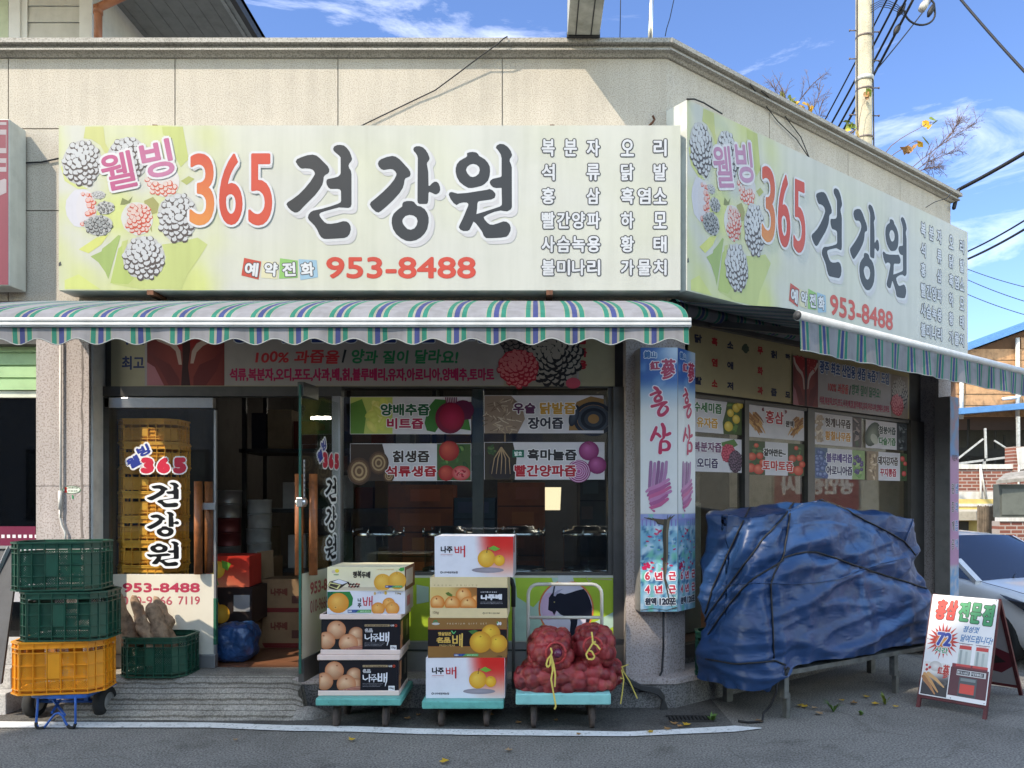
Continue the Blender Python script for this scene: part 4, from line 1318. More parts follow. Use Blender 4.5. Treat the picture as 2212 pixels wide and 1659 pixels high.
def artA(d):
    d.rect(756, 857, 1018, 938, WHT, 0)
    d.rect(757, 858, 848, 937, (190, 196, 104), 1)
    d.poly([(757, 872), (782, 862), (792, 890), (786, 937), (757, 937)], (96, 136, 58), 1.4); leafy(d, 786, 862, 848, 934, 1.6, 26, [(214, 206, 110), (200, 200, 96), (222, 214, 130)], 2, 16)
    d.poly([(917, 914), (925, 880), (940, 862), (965, 864), (962, 900), (940, 934), (922, 930)], (60, 116, 52), 1); d.poly([(985, 900), (1012, 905), (1017, 930), (990, 926)], (66, 124, 56), 1)
    for k in range(7): d.stroke([(968 + k * 3, 886), (962 + k * 4, 858)], [3, 2], (122, 30, 66), 1.5 + k * .1, caps=False)
    d.disk(1000, 886, 24, 22, (92, 24, 58), 2.2, (140, 50, 92)); d.poly([(990, 868), (1018, 868), (1018, 905), (1000, 908)], (98, 28, 62), 2.4)
    d.disk(972, 903, 32, 34, (112, 20, 52), 2.8, (160, 30, 66), n=24); d.disk(976, 900, 27, 29, (142, 18, 50), 3.2, (186, 40, 80), n=24)
    T(d, "양배추즙", (822, 872, 928, 898), (38, 92, 58)); T(d, "비트즙", (836, 903, 915, 927), (176, 34, 76))
def artB(d):
    d.rect(1046, 854, 1304, 936, WHT, 0)
    d.poly([(1047, 855), (1104, 855), (1128, 878), (1134, 905), (1118, 936), (1047, 936)], (150, 128, 112), 1)
    rr = random.Random(3)
    for k in range(60):
        x, y, a = rr.uniform(1050, 1116), rr.uniform(860, 930), rr.uniform(0, 3)
        d.stroke([(x, y), (x + 14 * math.cos(a), y + 9 * math.sin(a))], [2, 1.4], rr.choice([(186, 162, 138), (120, 98, 84), (206, 186, 166)]), 1.4 + k * .06, caps=False)
    d.poly([(1228, 936), (1232, 895), (1246, 868), (1276, 856), (1304, 862), (1304, 936)], (150, 112, 66), 1)
    for k, (r, cc) in enumerate(((44, (38, 42, 54)), (35, (64, 70, 82)), (28, (30, 34, 44)), (20, (56, 60, 70)))): d.ring(1282, 905, r - 8, r, cc, 1.5 + k * .3, q=.85)
    d.disk(1240, 898, 10, 24, (34, 38, 50), 3, (80, 86, 100), rot=.3)
    d.rect(1228, 930, 1304, 936, WHT, 3.4)
    T(d, "우슬", (1108, 870, 1157, 894), (96, 52, 84)); T(d, "닭발즙", (1166, 869, 1244, 895), (206, 152, 64)); T(d, "장어즙", (1140, 901, 1217, 927), (58, 54, 66))
def artC(d):
    d.rect(756, 958, 1018, 1039, WHT, 0)
    d.poly([(757, 959), (826, 959), (834, 990), (840, 1039), (757, 1039)], (62, 48, 40), 1)
    for k, (x, y, r) in enumerate(((776, 1018, 26), (818, 1000, 22), (840, 1028, 12))):
        for j in range(6): d.disk(x, y, r * (1 - j * .16), r * (1.15 - j * .18), ((112, 84, 62) if j % 2 else (180, 150, 112)) if j else (84, 62, 48), 1.6 + k * .6 + j * .08)
    d.rect(944, 959, 1017, 1038, (70, 92, 50), 1); leafy(d, 944, 960, 1017, 1036, 1.4, 24, [(60, 100, 48), (96, 128, 62), (44, 74, 40)], 4, 10)
    fruits(d, ((970, 974, 22), (964, 1022, 17)), (150, 34, 36), (206, 92, 72), 3)
    d.disk(996, 1022, 20, 16, (186, 60, 62), 3.4, (226, 150, 140)); leafy(d, 980, 1010, 1012, 1034, 3.6, 14, [(150, 24, 40), (214, 90, 96)], 6, 5)
    T(d, "칡생즙", (848, 973, 928, 999), (64, 52, 48)); T(d, "석류생즙", (833, 1006, 943, 1030), (176, 34, 44))
def artD(d):
    d.rect(1046, 955, 1306, 1036, WHT, 0)
    d.poly([(1047, 956), (1108, 956), (1116, 990), (1112, 1036), (1047, 1036)], (58, 50, 40), 1); leafy(d, 1047, 958, 1075, 985, 1.3, 8, [(50, 72, 42), (74, 96, 52)], 5, 9)
    d.poly([(1078, 962), (1088, 962), (1090, 980), (1108, 1004), (1110, 1022), (1098, 1034), (1070, 1034), (1056, 1022), (1058, 1004), (1074, 982)], (46, 38, 40), 2)
    for k in range(5): d.stroke([(1083, 966), (1068 + k * 8, 990), (1062 + k * 10, 1024)], [3, 2.4, 1.2], (168, 138, 104), 2.4 + k * .1, caps=False)
    for k, (x, y, r) in enumerate(((1272, 974, 22), (1290, 1005, 20), (1250, 1018, 26))): d.disk(x, y, r, r * .95, (126, 36, 92), 1.4 + k * .4, (196, 104, 160), n=20, hx=-.2, hy=-.3)
    for j in range(5): d.ring(1250, 1018, 4 + j * 4.4, 6 + j * 4.4, (214, 170, 200), 3 + j * .1)
    d.poly([(1265, 958), (1271, 954.5), (1276, 962)], (140, 60, 96), 2.8)
    d.rect(1107, 972, 1132, 988, (34, 104, 82), 3); d.text("발효", 1111, 975, 1128, 985, (226, 232, 228), 4, bold=1)
    T(d, "흑마늘즙", (1139, 970, 1246, 995), (52, 48, 50)); T(d, "빨간양파즙", (1111, 1004, 1245, 1030), (182, 34, 50))
GF = "juice posters stuck on the front window"
poster("cabbage and beetroot juice poster, on the front window beside the open door", PF, artA, GF, P(887, 897, YG))
poster("eel and root juice poster with coiled dark eel, high on the front window", PF, artB, GF, P(1175, 895, YG))
poster("arrowroot and pomegranate juice poster with cut roots, under the cabbage poster", PF, artC, GF, P(887, 998, YG))
poster("black garlic and red onion juice poster, under the eel poster", PF, artD, GF, P(1176, 995, YG))
OP = -.172
def wposter(label, px0, px1, yt0, yb0, art):         # px span, top and bottom at the left edge
    ta, tb = RW(px0, yt0, OP)[0] * 1000, RW(px1, yt0, OP)[0] * 1000
    y0 = (3 - RW(px0, yt0, OP)[1]) * 1000; y1 = (3 - RW(px0, yb0, OP)[1]) * 1000
    sx, sy = (tb - ta) / 100, (y1 - y0) / 60
    f = lambda x, y, l: W((ta + x * sx) / 1000, 3 - (y0 + y * sy) / 1000, OP + l)
    poster(label, f, art, "juice posters stuck on the side window", W((ta + tb) / 2000, 3 - (y0 + y1) / 2000, OP))
TT = lambda d, s, x0, y0, x1, y1, c, l=5, edge=(238, 234, 234): d.text(s, x0, y0, x1, y1, c, l, bold=1.3, line=(1.1, edge))
BG = lambda d: d.rect(0, 0, 100, 60, WHT, 0)
def p1(d):
    BG(d); d.poly([(70, 0), (100, 0), (100, 60), (62, 60), (60, 40), (66, 20)], (66, 84, 44), 1)
    leafy(d, 64, 2, 99, 58, 1.3, 16, [(60, 96, 44), (90, 120, 54)], 3, 7); fruits(d, ((88, 12, 8), (76, 22, 7), (88, 32, 8), (72, 46, 9), (96, 6, 7)), (206, 168, 46), (238, 216, 120), 3)
    TT(d, "수세미즙", 2, 8, 58, 26, (52, 112, 60)); TT(d, "유자즙", 8, 34, 50, 52, (212, 156, 64))
def p2(d):
    BG(d); d.poly([(56, 8), (84, 0), (92, 10), (66, 24)], (86, 120, 62), 1)
    berry(d, 72, 26, 15, 17, 41, 2, (150, 30, 58), (206, 84, 104), 36, bg=(170, 44, 70)); berry(d, 86, 40, 14, 20, 42, 4.5, (46, 28, 44), (112, 86, 104), 40, bg=(70, 46, 64))
    TT(d, "복분자즙", 1, 8, 57, 26, (110, 50, 92), 8); TT(d, "오디즙", 8, 36, 50, 54, (62, 42, 84), 8)
def p3_(d):
    BG(d)
    for x0, s in ((0, 1), (100, -1)):
        rr = random.Random(7)
        for k in range(26):
            a = rr.uniform(-.3, 1.2)
            x, y = x0 + s * rr.uniform(2, 20), rr.uniform(16, 40)
            d.stroke([(x, y), (x + s * 8, y + 8), (x + s * 14 * math.cos(a), y + 16)], [4, 3, 1], rr.choice([(176, 122, 72), (142, 92, 54), (204, 156, 100)]), 1 + k * .08)
    TT(d, "홍삼", 30, 9, 62, 33, (178, 40, 56)); TT(d, "원액", 65, 24, 80, 37, (74, 62, 66)); d.text("‘", 24, 5, 28, 12, (120, 36, 50), 5, bold=1.5); d.text("’", 64, 5, 68, 12, (120, 36, 50), 5, bold=1.5)
def p4(d):
    BG(d)
    for x0, x1 in ((0, 30), (70, 100)):
        d.rect(x0, 0, x1, 60, (74, 84, 60), 1); leafy(d, x0, 1, x1, 59, 1.2, 14, [(56, 92, 48), (92, 116, 72)], x0, 6)
        fruits(d, ((x0 + 8, 28, 7), (x0 + 21, 26, 6), (x0 + 6, 48, 8), (x0 + 19, 50, 9), (x0 + 26, 38, 6), (x0 + 15, 8, 4)), (190, 58, 44), (232, 130, 104), 2.6)
    TT(d, "갈아만든~", 27, 12, 66, 26, (62, 54, 56)); TT(d, "토마토즙", 25, 33, 79, 52, (198, 54, 48))
def p5(d):
    BG(d); leafy(d, 0, 2, 24, 58, 1, 26, [(196, 176, 156), (168, 146, 128), (214, 198, 182)], 9, 9); d.rect(80, 0, 100, 60, (96, 84, 84), 1); leafy(d, 80, 2, 99, 58, 1.3, 16, [(60, 54, 60), (150, 132, 128), (84, 92, 74)], 12, 8)
    TT(d, "헛개나무즙", 23, 8, 76, 26, (82, 62, 58)); TT(d, "황칠나무즙", 23, 33, 76, 51, (206, 146, 66))
def p6(d):
    BG(d); d.disk(16, 30, 16, 28, (66, 74, 66), 1, (150, 156, 140), rot=.4); d.disk(20, 40, 8, 12, (190, 190, 176), 1.4, rot=-.5); d.rect(74, 0, 100, 60, (62, 66, 72), 1); leafy(d, 75, 2, 99, 58, 1.2, 30, [(30, 34, 40), (120, 126, 130), (70, 76, 80)], 14, 6)
    TT(d, "참붕어즙", 30, 10, 71, 28, (54, 66, 66)); TT(d, "다슬기즙", 30, 34, 71, 52, (60, 120, 74))
def p7(d):
    BG(d); d.rect(0, 0, 26, 60, (98, 112, 134), 1); fruits(d, [(random.Random(k).uniform(4, 23), random.Random(k + 50).uniform(6, 56), 5) for k in range(22)], (56, 70, 122), (150, 164, 200), 1.3)
    d.rect(74, 0, 100, 60, (140, 160, 110), 1); leafy(d, 74, 2, 99, 58, 1.2, 12, [(106, 140, 80), (160, 180, 120)], 15, 8); fruits(d, [(random.Random(k + 9).uniform(77, 94), random.Random(k + 70).uniform(10, 50), 3.6) for k in range(16)], (72, 54, 96), (132, 116, 160), 2.4)
    TT(d, "블루베리즙", 23, 9, 74, 28, (92, 70, 130)); TT(d, "아로니아즙", 23, 34, 74, 53, (66, 48, 84))
def p8(d):
    BG(d); d.rect(0, 0, 28, 60, (150, 128, 106), 1); leafy(d, 1, 2, 27, 58, 1.2, 26, [(178, 152, 124), (120, 96, 78), (204, 182, 156)], 16, 6)
    d.rect(82, 0, 100, 60, (70, 84, 56), 1); leafy(d, 82, 2, 99, 58, 1.2, 10, [(60, 96, 50), (40, 66, 40)], 17, 7); fruits(d, ((88, 12, 6), (95, 22, 5), (92, 44, 6)), (176, 46, 50), (226, 120, 112), 2)
    TT(d, "돼지감자즙", 26, 9, 76, 28, (84, 66, 64)); TT(d, "꾸지뽕즙", 31, 34, 72, 52, (176, 52, 70))
wposter("sponge gourd and citron juice poster with yellow fruit, beside the pillar light box", 1495, 1602, 855.5, 932, p1)
wposter("raspberry and mulberry juice poster, under the yellow citron poster", 1495, 1602, 942, 1018, p2)
wposter("red ginseng poster with tan roots at both ends, above the tomato poster", 1613.5, 1737, 870, 943, p3_)
wposter("tomato juice poster with red tomatoes at both ends, above the blue tarpaulin", 1613.5, 1737, 951, 1025, p4)
wposter("pale wood chip juice poster, above the blueberry poster on the side window", 1756, 1861, 889, 959, p5)
wposter("crucian carp and snail juice poster, topmost beside the end pillar", 1870, 1959, 906, 967, p6)
wposter("blueberry and aronia juice poster, under the pale wood chip poster", 1757, 1868, 966, 1033, p7)
wposter("potato root juice poster with red berries, under the carp poster", 1872, 1959, 974, 1037, p8)
# ---------------------------------------------------------------- light boxes on the pillars
ps = thing("pillar_sign", "two faced red ginseng light box with blue sky print, on the corner pillar", "sign", (1.0, 5.5, .69))
YP = 5.45
z1, z0 = P(0, 750, YP).z, P(0, 1322, YP).z
pa, pb = Vector((P(1383, 0, YP).x, YP, 0)), Vector((P(1464, 0, YP).x, YP, 0))
bd = R(51.3)
pw = pb.x - pa.x
pc = pb + Vector((math.cos(bd), math.sin(bd), 0)) * pw
b = MB()
foot = [pa, pb, pc, W(.25, 0, .006), W(.02, 0, .006), Vector((.73, YW - .006, 0))]
b.prism([p + Vector((0, 0, z0)) for p in foot], (0, 0, z1 - z0))
b.build("light_box", mat("sign_side", (.27, .26, .25, 1), rough=.4, metal=.3), ps, bevel=.004)
def ps_art(d):
    def bg_(u, v):
        y = 750 + v * 572
        n = noise.noise((u * 2.2, v * 12, 2)) + .5 * noise.noise((u * 5, v * 30, 5))
        c = Vector((40, 96, 168)).lerp(Vector((88, 140, 196)), sstep(.0, .6, n) )
        if v < .09: c = c.lerp(Vector((190, 206, 220)), sstep(.3, .9, u) * sstep(.16, .03, v))
        c = c.lerp(Vector((170, 190, 206)), sstep(850, 915, y)).lerp(Vector((216, 216, 214)), sstep(900, 975, y))
        return c
    d.grid(1383.5, 751, 1463.5, 1109, bg_, 10, 46, 0)
    def low(u, v):
        n = noise.noise((u * 6, v * 10, 8)); n2 = noise.noise((u * 9, v * 15, 3))
        c = Vector((126, 178, 200)).lerp(Vector((196, 218, 228)), sstep(-.1, .5, n)).lerp(Vector((44, 96, 140)), sstep(.12, .5, n2))
        c = c.lerp(Vector((150, 150, 200)), (1 - sstep(.05, .16, v)) * .8)
        return c.lerp(Vector((110, 190, 160)), sstep(.2, .5, noise.noise((u * 5 + 4, v * 8, 1))) * .8)
    d.grid(1383.5, 1110, 1463.5, 1321, low, 16, 44, 0)
    d.rect(1383.5, 1108.5, 1463.5, 1110.5, (200, 198, 196), .5)
    rr = random.Random(5)
    for k in range(46):
        x, y = rr.uniform(1387, 1460), rr.uniform(1128, 1236)
        d.disk(x, y, rr.uniform(2, 5.5), rr.uniform(1.2, 3), rr.choice([(200, 52, 98), (214, 84, 120), (190, 60, 110)]) if k % 3 == 0 else rr.choice([(150, 200, 210), (90, 150, 190), (120, 190, 160)]), 1 + k * .03, n=8, rot=rr.uniform(-.6, .6), wob=.2)
    for k in range(16): d.disk(1386 + rr.uniform(0, 26), 1222 + rr.uniform(-7, 7), 3.2, 2.4, (196, 36, 84), 2.6 + k * .03, n=7)
    d.rect(1384, 1120, 1463, 1123, (150, 146, 196), 1)
    for k in range(9): d.rect(1386 + k * 9, 1122, 1389 + k * 9, 1136, (130, 126, 186), 1)
    # roots
    for k in range(5): d.stroke([(1406 + k * 8.4, 998 + (k % 2) * 3), (1405 + k * 8.2, 1020), (1403 + k * 7, 1052)], [6.4, 7.6, 6.6], [(150, 104, 142), (172, 124, 160), (138, 92, 130)][k % 3], 2 + k * .25)
    for k in range(6):
        y = 1044 + k * 8.4
        d.stroke([(1444 + k * 1.6 + (k > 3) * -10, y - 8), (1426, y + 4), (1404, y + 12), (1396 + k * 3.4, y + 18)], [6.5, 8.5, 8, 5], [(186, 124, 164), (166, 92, 138), (190, 96, 138)][k % 3], 3.6 + k * .25)
    d.text("錦", 1391, 758, 1405, 774, (40, 104, 160), 3, bold=1.4, line=(1.6, (226, 234, 240))); d.text("山", 1406, 760, 1418, 773, (40, 104, 160), 3, bold=1.6, line=(1.6, (226, 234, 240)))
    rd = (184, 44, 82)
    d.text("紅", 1404, 780, 1425, 799, rd, 3, bold=2.2, line=(1.8, (236, 226, 230)), rot=-.05); d.text("蔘", 1426, 775, 1458, 820, rd, 3, bold=2.6, line=(2, (236, 226, 230)), slant=.05)
    hong(d, 1401, 833, 45, 68, rd, 3.5, (232, 222, 226), 2.4); sam(d, 1402, 914, 46, 66, rd, 3.5, (226, 220, 224), 2)
    for ch, x0, x1, y0 in (("6", 1393, 1404, 1235), ("년", 1414, 1431, 1235), ("근", 1444, 1460, 1235), ("4", 1393, 1404, 1264), ("년", 1414, 1431, 1264), ("근", 1444, 1460, 1264)):
        d.text(ch, x0, y0, x1, y0 + 18, (206, 52, 76), 5, bold=2, line=(2, (240, 236, 238)))
    d.text("원액", 1393, 1291, 1418, 1307, (58, 62, 74), 5, bold=2.2, line=(1.8, (232, 234, 236))); d.text("120포", 1424, 1291, 1460, 1307, (58, 62, 74), 5, bold=2.2, line=(1.8, (232, 234, 236)))
def burn(d):                                         # scorched crack down the front panel
    for k in range(9): d.stroke([(1391 + k * 3, 1118 + (k % 3)), (1420, 1122 + k), (1440, 1124 + k * 1.4), (1458 - k * 2, 1112 + (k % 4) * 2)], [1, 3, 3, .8], [(70, 60, 50), (110, 98, 80)][k % 2], 6.4 + k * .06, caps=False)
    d.stroke([(1441, 1122), (1436, 1150), (1437, 1190), (1434, 1220), (1436, 1252), (1444, 1290), (1452, 1312)], [13, 10, 8, 6, 4, 2, 1], (72, 66, 56), 7.2, caps=False)
    d.stroke([(1444, 1122), (1441, 1150), (1441, 1200), (1438, 1240)], [6, 5, 4, 2], (116, 106, 88), 7.4, caps=False)
    d.stroke([(1437, 1250), (1446, 1275), (1460, 1300)], [2, 1.4, .8], (80, 76, 66), 7.6, caps=False); d.stroke([(1384, 1318), (1410, 1314), (1440, 1318), (1462, 1312)], [2, 1, 1.4, 3], (84, 80, 74), 7.6, caps=False)
d = Decal(front(YP - .002))
ps_art(d); burn(d)
d.build("sign_face", sheet, ps)
un = Vector((math.sin(bd), -math.cos(bd), 0))
o = pb + un * .002 + Vector((0, 0, z1))
k_ = YP / F
d = Decal(lambda x, y, l: pb + Vector((math.cos(bd), math.sin(bd), 0)) * ((x - 1383) * k_) + un * (.002 + l) + Vector((0, 0, z1 - (y - 750) * k_)))
ps_art(d)
d.build("sign_face", sheet, ps)
b = MB()
b.tube([P(1433, 1322, 5.52), P(1433, 1400, 5.56), P(1430, 1450, 5.57), P(1415, 1480, 5.52), P(1392, 1492, 5.46), P(1362, 1494, 5.43)], .008, 8)
b.build("power_cable", dark, ps)
es = thing("pillar_sign", "narrow pink printed light box jutting from the far end pillar, beside the white car", "sign", W(4.3, .6, .1))
te = RW(2018, 900, 0)[0]
b = MB()
ez1, ez0 = EYE + (CY - 857) * W(te, 0, .1).y / F, EYE + (CY - 1300) * W(te, 0, .1).y / F
b.wbox(te, te + .2, .004, .16, ez0, ez1)
b.build("light_box", mat("sign_side_end", (.21, .2, .185, 1), rough=.5, metal=.2), es, bevel=.004)
d = Decal(lambda x, y, l: W(te + .2 * x / 20, ez1 - (ez1 - ez0) * y / 440, .162 + l))
def eg(u, v):
    c = Vector((120, 110, 140)).lerp(Vector((196, 70, 84)), max(0, noise.noise((u * 3, v * 30, 1))))
    if v < .3: c = c.lerp(Vector((70, 130, 186)), sstep(0, .4, noise.noise((u * 2, v * 14, 4)) + v))
    elif v < .82: c = Vector((176, 130, 168))
    else: c = Vector((96, 150, 196)).lerp(Vector((170, 176, 190)), sstep(-.2, .3, noise.noise((u * 4, v * 40, 9))))
    return c
d.grid(.3, .5, 19.7, 439, eg, 8, 60, 0)
for i, ch in enumerate("원중개공"): d.text(ch, 2.5, 186 + i * 40, 9, 208 + i * 40, (60, 48, 60), 2, bold=.6, line=(.6, (224, 214, 222)))
for i, ch in enumerate("생과즙액"): d.text(ch, 11, 186 + i * 40, 18, 208 + i * 40, (62, 112, 170), 2, bold=.6, line=(.6, (226, 222, 230)))
d.text("복분자", 4, 124, 17, 138, (70, 50, 66), 2, bold=.4)
d.build("sign_face", sheet, es)
# ---------------------------------------------------------------- plastic harvest crates
def crate_mesh(w_, d_, h_, ch=.075):
    b = MB()
    hw, hd = w_ / 2, d_ / 2
    def ring(k):
        a, c = hw + k, hd + k
        return [(-a + ch, -c), (a - ch, -c), (a, -c + ch), (a, c - ch), (a - ch, c), (-a + ch, c), (-a, c - ch), (-a, -c + ch)]
    def band(k0, k1, z0, z1):                        # k0 inside, k1 outside
        i, o = ring(k0), ring(k1)
        vs = [(x, y, z) for q in (i, o) for z in (z0, z1) for x, y in q]
        fs = []
        for j in range(8):
            n = (j + 1) % 8
            fs += [(16 + j, 16 + n, 24 + n, 24 + j), (j, 8 + j, 8 + n, n), (8 + j, 24 + j, 24 + n, 8 + n), (j, n, 16 + n, 16 + j)]
        b.add(vs, fs)
    band(-.012, .006, h_ - .012, h_); band(-.012, .004, h_ - .045, h_ - .037); band(-.012, -.004, h_ - .04, h_ - .006)
    band(-.012, .002, h_ - .076, h_ - .070)
    band(-.012, .006, 0, .010); band(-.012, .003, .030, .036)
    o = ring(-.012)
    b.add([(x, y, .008) for x, y in o], [tuple(range(8))])
    def side(A, B, nc, nr, solid):
        A, B = Vector((*A, 0)), Vector((*B, 0))
        L_ = (B - A).length
        u = (B - A) / L_
        n = Vector((u.y, -u.x, 0))
        z0, z1 = .02, h_ - .072
        pt = lambda s, z, o_: A + u * s + n * o_ + Vector((0, 0, z))
        def slab(s0, s1, za, zb, o0, o1):
            b.hexa([pt(s, za, q) for s, q in ((s0, o1), (s1, o1), (s1, o0), (s0, o0))] + [pt(s, zb, q) for s, q in ((s0, o1), (s1, o1), (s1, o0), (s0, o0))])
        for i in range(nc + 1):
            s = L_ * i / nc
            slab(max(0, s - .0025), min(L_, s + .0025), .01, h_ - .01, -.012, .002)
        for j in range(1, nr): slab(0, L_, z0 + (z1 - z0) * j / nr - .002, z0 + (z1 - z0) * j / nr + .002, -.012, .0)
        for i in range(nc):
            for j in range(nr):
                s0, s1 = L_ * i / nc, L_ * (i + 1) / nc
                za, zb = z0 + (z1 - z0) * j / nr, z0 + (z1 - z0) * (j + 1) / nr
                if solid(i, j): slab(s0, s1, za, zb, -.012, -.008); continue
                m = .006
                s0 += m; s1 -= m; za += m; zb -= m
                for q in ((s0 - m, s0, za - m, zb + m), (s1, s1 + m, za - m, zb + m)): b.quad(*[pt(s, z, -.010) for s, z in ((q[0], q[2]), (q[1], q[2]), (q[1], q[3]), (q[0], q[3]))])
                for q in ((za - m, za), (zb, zb + m)): b.quad(*[pt(s, z, -.0101) for s, z in ((s0, q[0]), (s1, q[0]), (s1, q[1]), (s0, q[1]))])
                W_, H_ = s1 - s0, zb - za
                p, t = .0165, .0058
                for sg_ in (1, -1):
                    k = -int(H_ / p) - 1
                    while k * p < W_:
                        # line s = k p + z (or mirrored), clipped to the cell
                        a0 = max(0, -k * p); a1 = min(H_, W_ - k * p)
                        if a1 > a0 + .001:
                            q = []
                            for z, dz in ((a0, -t), (a1, -t), (a1, t), (a0, t)):
                                s = k * p + z + dz
                                s = min(W_, max(0, s))
                                if sg_ < 0: s = W_ - s
                                q.append(pt(s0 + s, za + z, -.010 + (.0008 if sg_ > 0 else 0)))
                            b.quad(*q)
                        k += 1
    R_ = ring(-.0)
    side(R_[0], R_[1], 5, 3, lambda i, j: False)
    side(R_[4], R_[5], 5, 3, lambda i, j: i == 2 and j > 0)
    for a in (2, 6): side(R_[a], R_[(a + 1) % 8], 3, 3, lambda i, j: i == 1 and j > 0)
    for a in (1, 3, 5, 7): side(R_[a], R_[(a + 1) % 8], 2, 3, lambda i, j: True)
    lb = MB()
    lw_ = (w_ - 2 * ch) / 5
    lb.box(-lw_ / 2 + .004, lw_ / 2 - .004, -hd - .001, -hd + .004, .02 + (h_ - .092) / 3 + .002, h_ - .08)
    return b, lb
green_pl = mat("green_plastic", (.008, .070, .042, 1), rough=.42, var=.2, scale=5, spec=.5)
yellow_pl = mat("yellow_plastic", (.80, .30, .015, 1), rough=.42, var=.08, scale=5, spec=.5)
amber_pl = mat("amber_plastic", (.85, .42, .06, 1), rough=.5, var=.1, scale=5)
def crate(label, x, y, z, w_, d_, h_, m, group=None, rz=0):
    t = thing("plastic_crate", label, "crate", (x, y, z), group)
    b, lb = crate_mesh(w_, d_, h_)
    o = b.build("basket", m, None, recalc=False); o.parent = t
    o = lb.build("label_plate", m, None, bevel=.002); o.parent = t
    t.rotation_euler.z = R(rz)
    return t
CG = "harvest crates stacked on the hand cart"
gc = crate("dark green crate, topmost of the stack on the blue cart", P(109, 0, 4.97).x - .02, 5.14, .895, .545, .34, .318, green_pl, CG, rz=8)
g2 = dup(gc, Vector((.055, .0, -.325)), "dark green crate between the other green crate and the yellow crate", rotz=R(-3))
yc = crate("yellow orange crate, bottom of the stack on the blue cart", P(113, 0, 4.97).x - .02, 5.14, .226, .56, .34, .342, yellow_pl, CG, rz=9)
rc = crate("dark green open crate holding big brown roots, on the shop's landing", -2.725, 5.61, .224, .47, .34, .285, green_pl)
dup(gc, W(.42, .216, .25) - Vector(gc.location), "dark green crate half hidden behind the left end of the blue tarpaulin", rotz=R(29))
# the roots standing in the open crate
root_m = mat("root_bark", (.30, .19, .12, 1), rough=.9, var=.38, scale=16, bump=1.0, bscale=45, dark=(.10, .06, .038, 1))
def root(label, a, c, r0, r1, seed, bend=(.02, 0, 0)):
    a, c = Vector(a), Vector(c)
    b = MB()
    n = 22
    pts, rs = [], []
    for i in range(n + 1):
        f = i / n
        p = a.lerp(c, f) + Vector(bend) * math.sin(math.pi * f)
        pts.append(p); rs.append((r0 + (r1 - r0) * f) * (1 + .12 * noise.noise((f * 6, seed, 0))) * (1 if f < .86 else max(.12, math.sqrt(max(0, 1 - ((f - .86) / .14) ** 2)))))
    b.tube(pts, rs, 20)
    b.v = [tuple(Vector(v) + (Vector(v) - a.lerp(c, .5)).normalized() * (.036 * noise.noise(Vector(v) * 13 + Vector((seed, 0, 0))) + .012 * noise.noise(Vector(v) * 34))) for v in b.v]
    tag(b.build("arrowroot", root_m), label, "root", "roots in the open crate")
q = lambda px, py, Y: P(px, py, Y)
root("thick brown root leaning left over the crate's corner", q(290, 1400, 5.55), q(256, 1284, 5.50), .062, .032, 1, (-.02, 0, 0))
root("knobbly brown root behind, second from the left", q(318, 1400, 5.62), q(286, 1289, 5.66), .05, .034, 2)
root("broadest brown root in the middle of the crate", q(352, 1400, 5.55), q(322, 1306, 5.52), .066, .05, 3, (.02, 0, 0))
root("short brown root stub between the leaning and the broad root", q(330, 1400, 5.50), q(300, 1330, 5.46), .05, .034, 6, (0, 0, 0))
root("tallest brown root, nearest the door's phone numbers", q(366, 1400, 5.64), q(332, 1287, 5.66), .055, .03, 4, (.03, 0, 0))
# ---------------------------------------------------------------- blue hand cart under the crates
hc = thing("hand_cart", "small blue two wheeled hand cart under the stacked crates", "hand cart", (P(130, 0, 5.2).x, 5.2, 0))
blue_p = mat("blue_paint", (.02, .10, .36, 1), rough=.45, var=.2, scale=14)
b = MB()
pts = [P(x, y, 4.985) for x, y in ((82, 1508), (80, 1540), (78, 1562), (83, 1573), (96, 1571), (106, 1558), (118, 1543), (127, 1540), (135, 1546), (142, 1562), (148, 1570), (159, 1571), (163, 1562), (163, 1535), (163, 1506))]
b.tube(pts, .0075, 8)
b.build("leg_frame", blue_p, hc)
for s_ in ([(78, 1560), (78, 1567), (83, 1574), (96, 1572)], [(146, 1567), (150, 1571), (159, 1572), (163, 1563)]):
    b = MB(); b.tube([P(x, y, 4.984) for x, y in s_], .0105, 8); b.build("rubber_foot", mat("black_rubber", (.018, .018, .018, 1), rough=.8), hc)
b = MB()
x0, x1 = P(62, 0, 4.99).x, P(186, 0, 4.99).x
pr = [(x0 + (x1 - x0) * (.5 - .5 * math.cos(a)) , 4.97 + .05 * (1 - math.sin(a))) for a in [math.pi * k / 12 for k in range(13)]]
b.prism([(x, y, .198) for x, y in pr] + [(x1, 5.36, .198), (x0, 5.36, .198)], (0, 0, .024))
b.build("platform", blue_p, hc, bevel=.004)
wy = 5.27
xl, xr = P(76, 0, wy).x, P(226, 0, wy).x
b = MB(); b.cyl((xl, wy, .105), (xr, wy, .105), .011); b.bar((xl + .12, wy, .11), (xl + .12, wy, .2), .03); b.bar((xr - .12, wy, .11), (xr - .12, wy, .2), .03); b.build("axle", blue_p, hc)
b = MB(); b.bar(P(140, 1545, 5.0), P(115, 1512, 5.2), .012); b.bar(P(112, 1540, 5.0), P(130, 1512, 5.2), .012); b.build("brace", blue_p, hc)
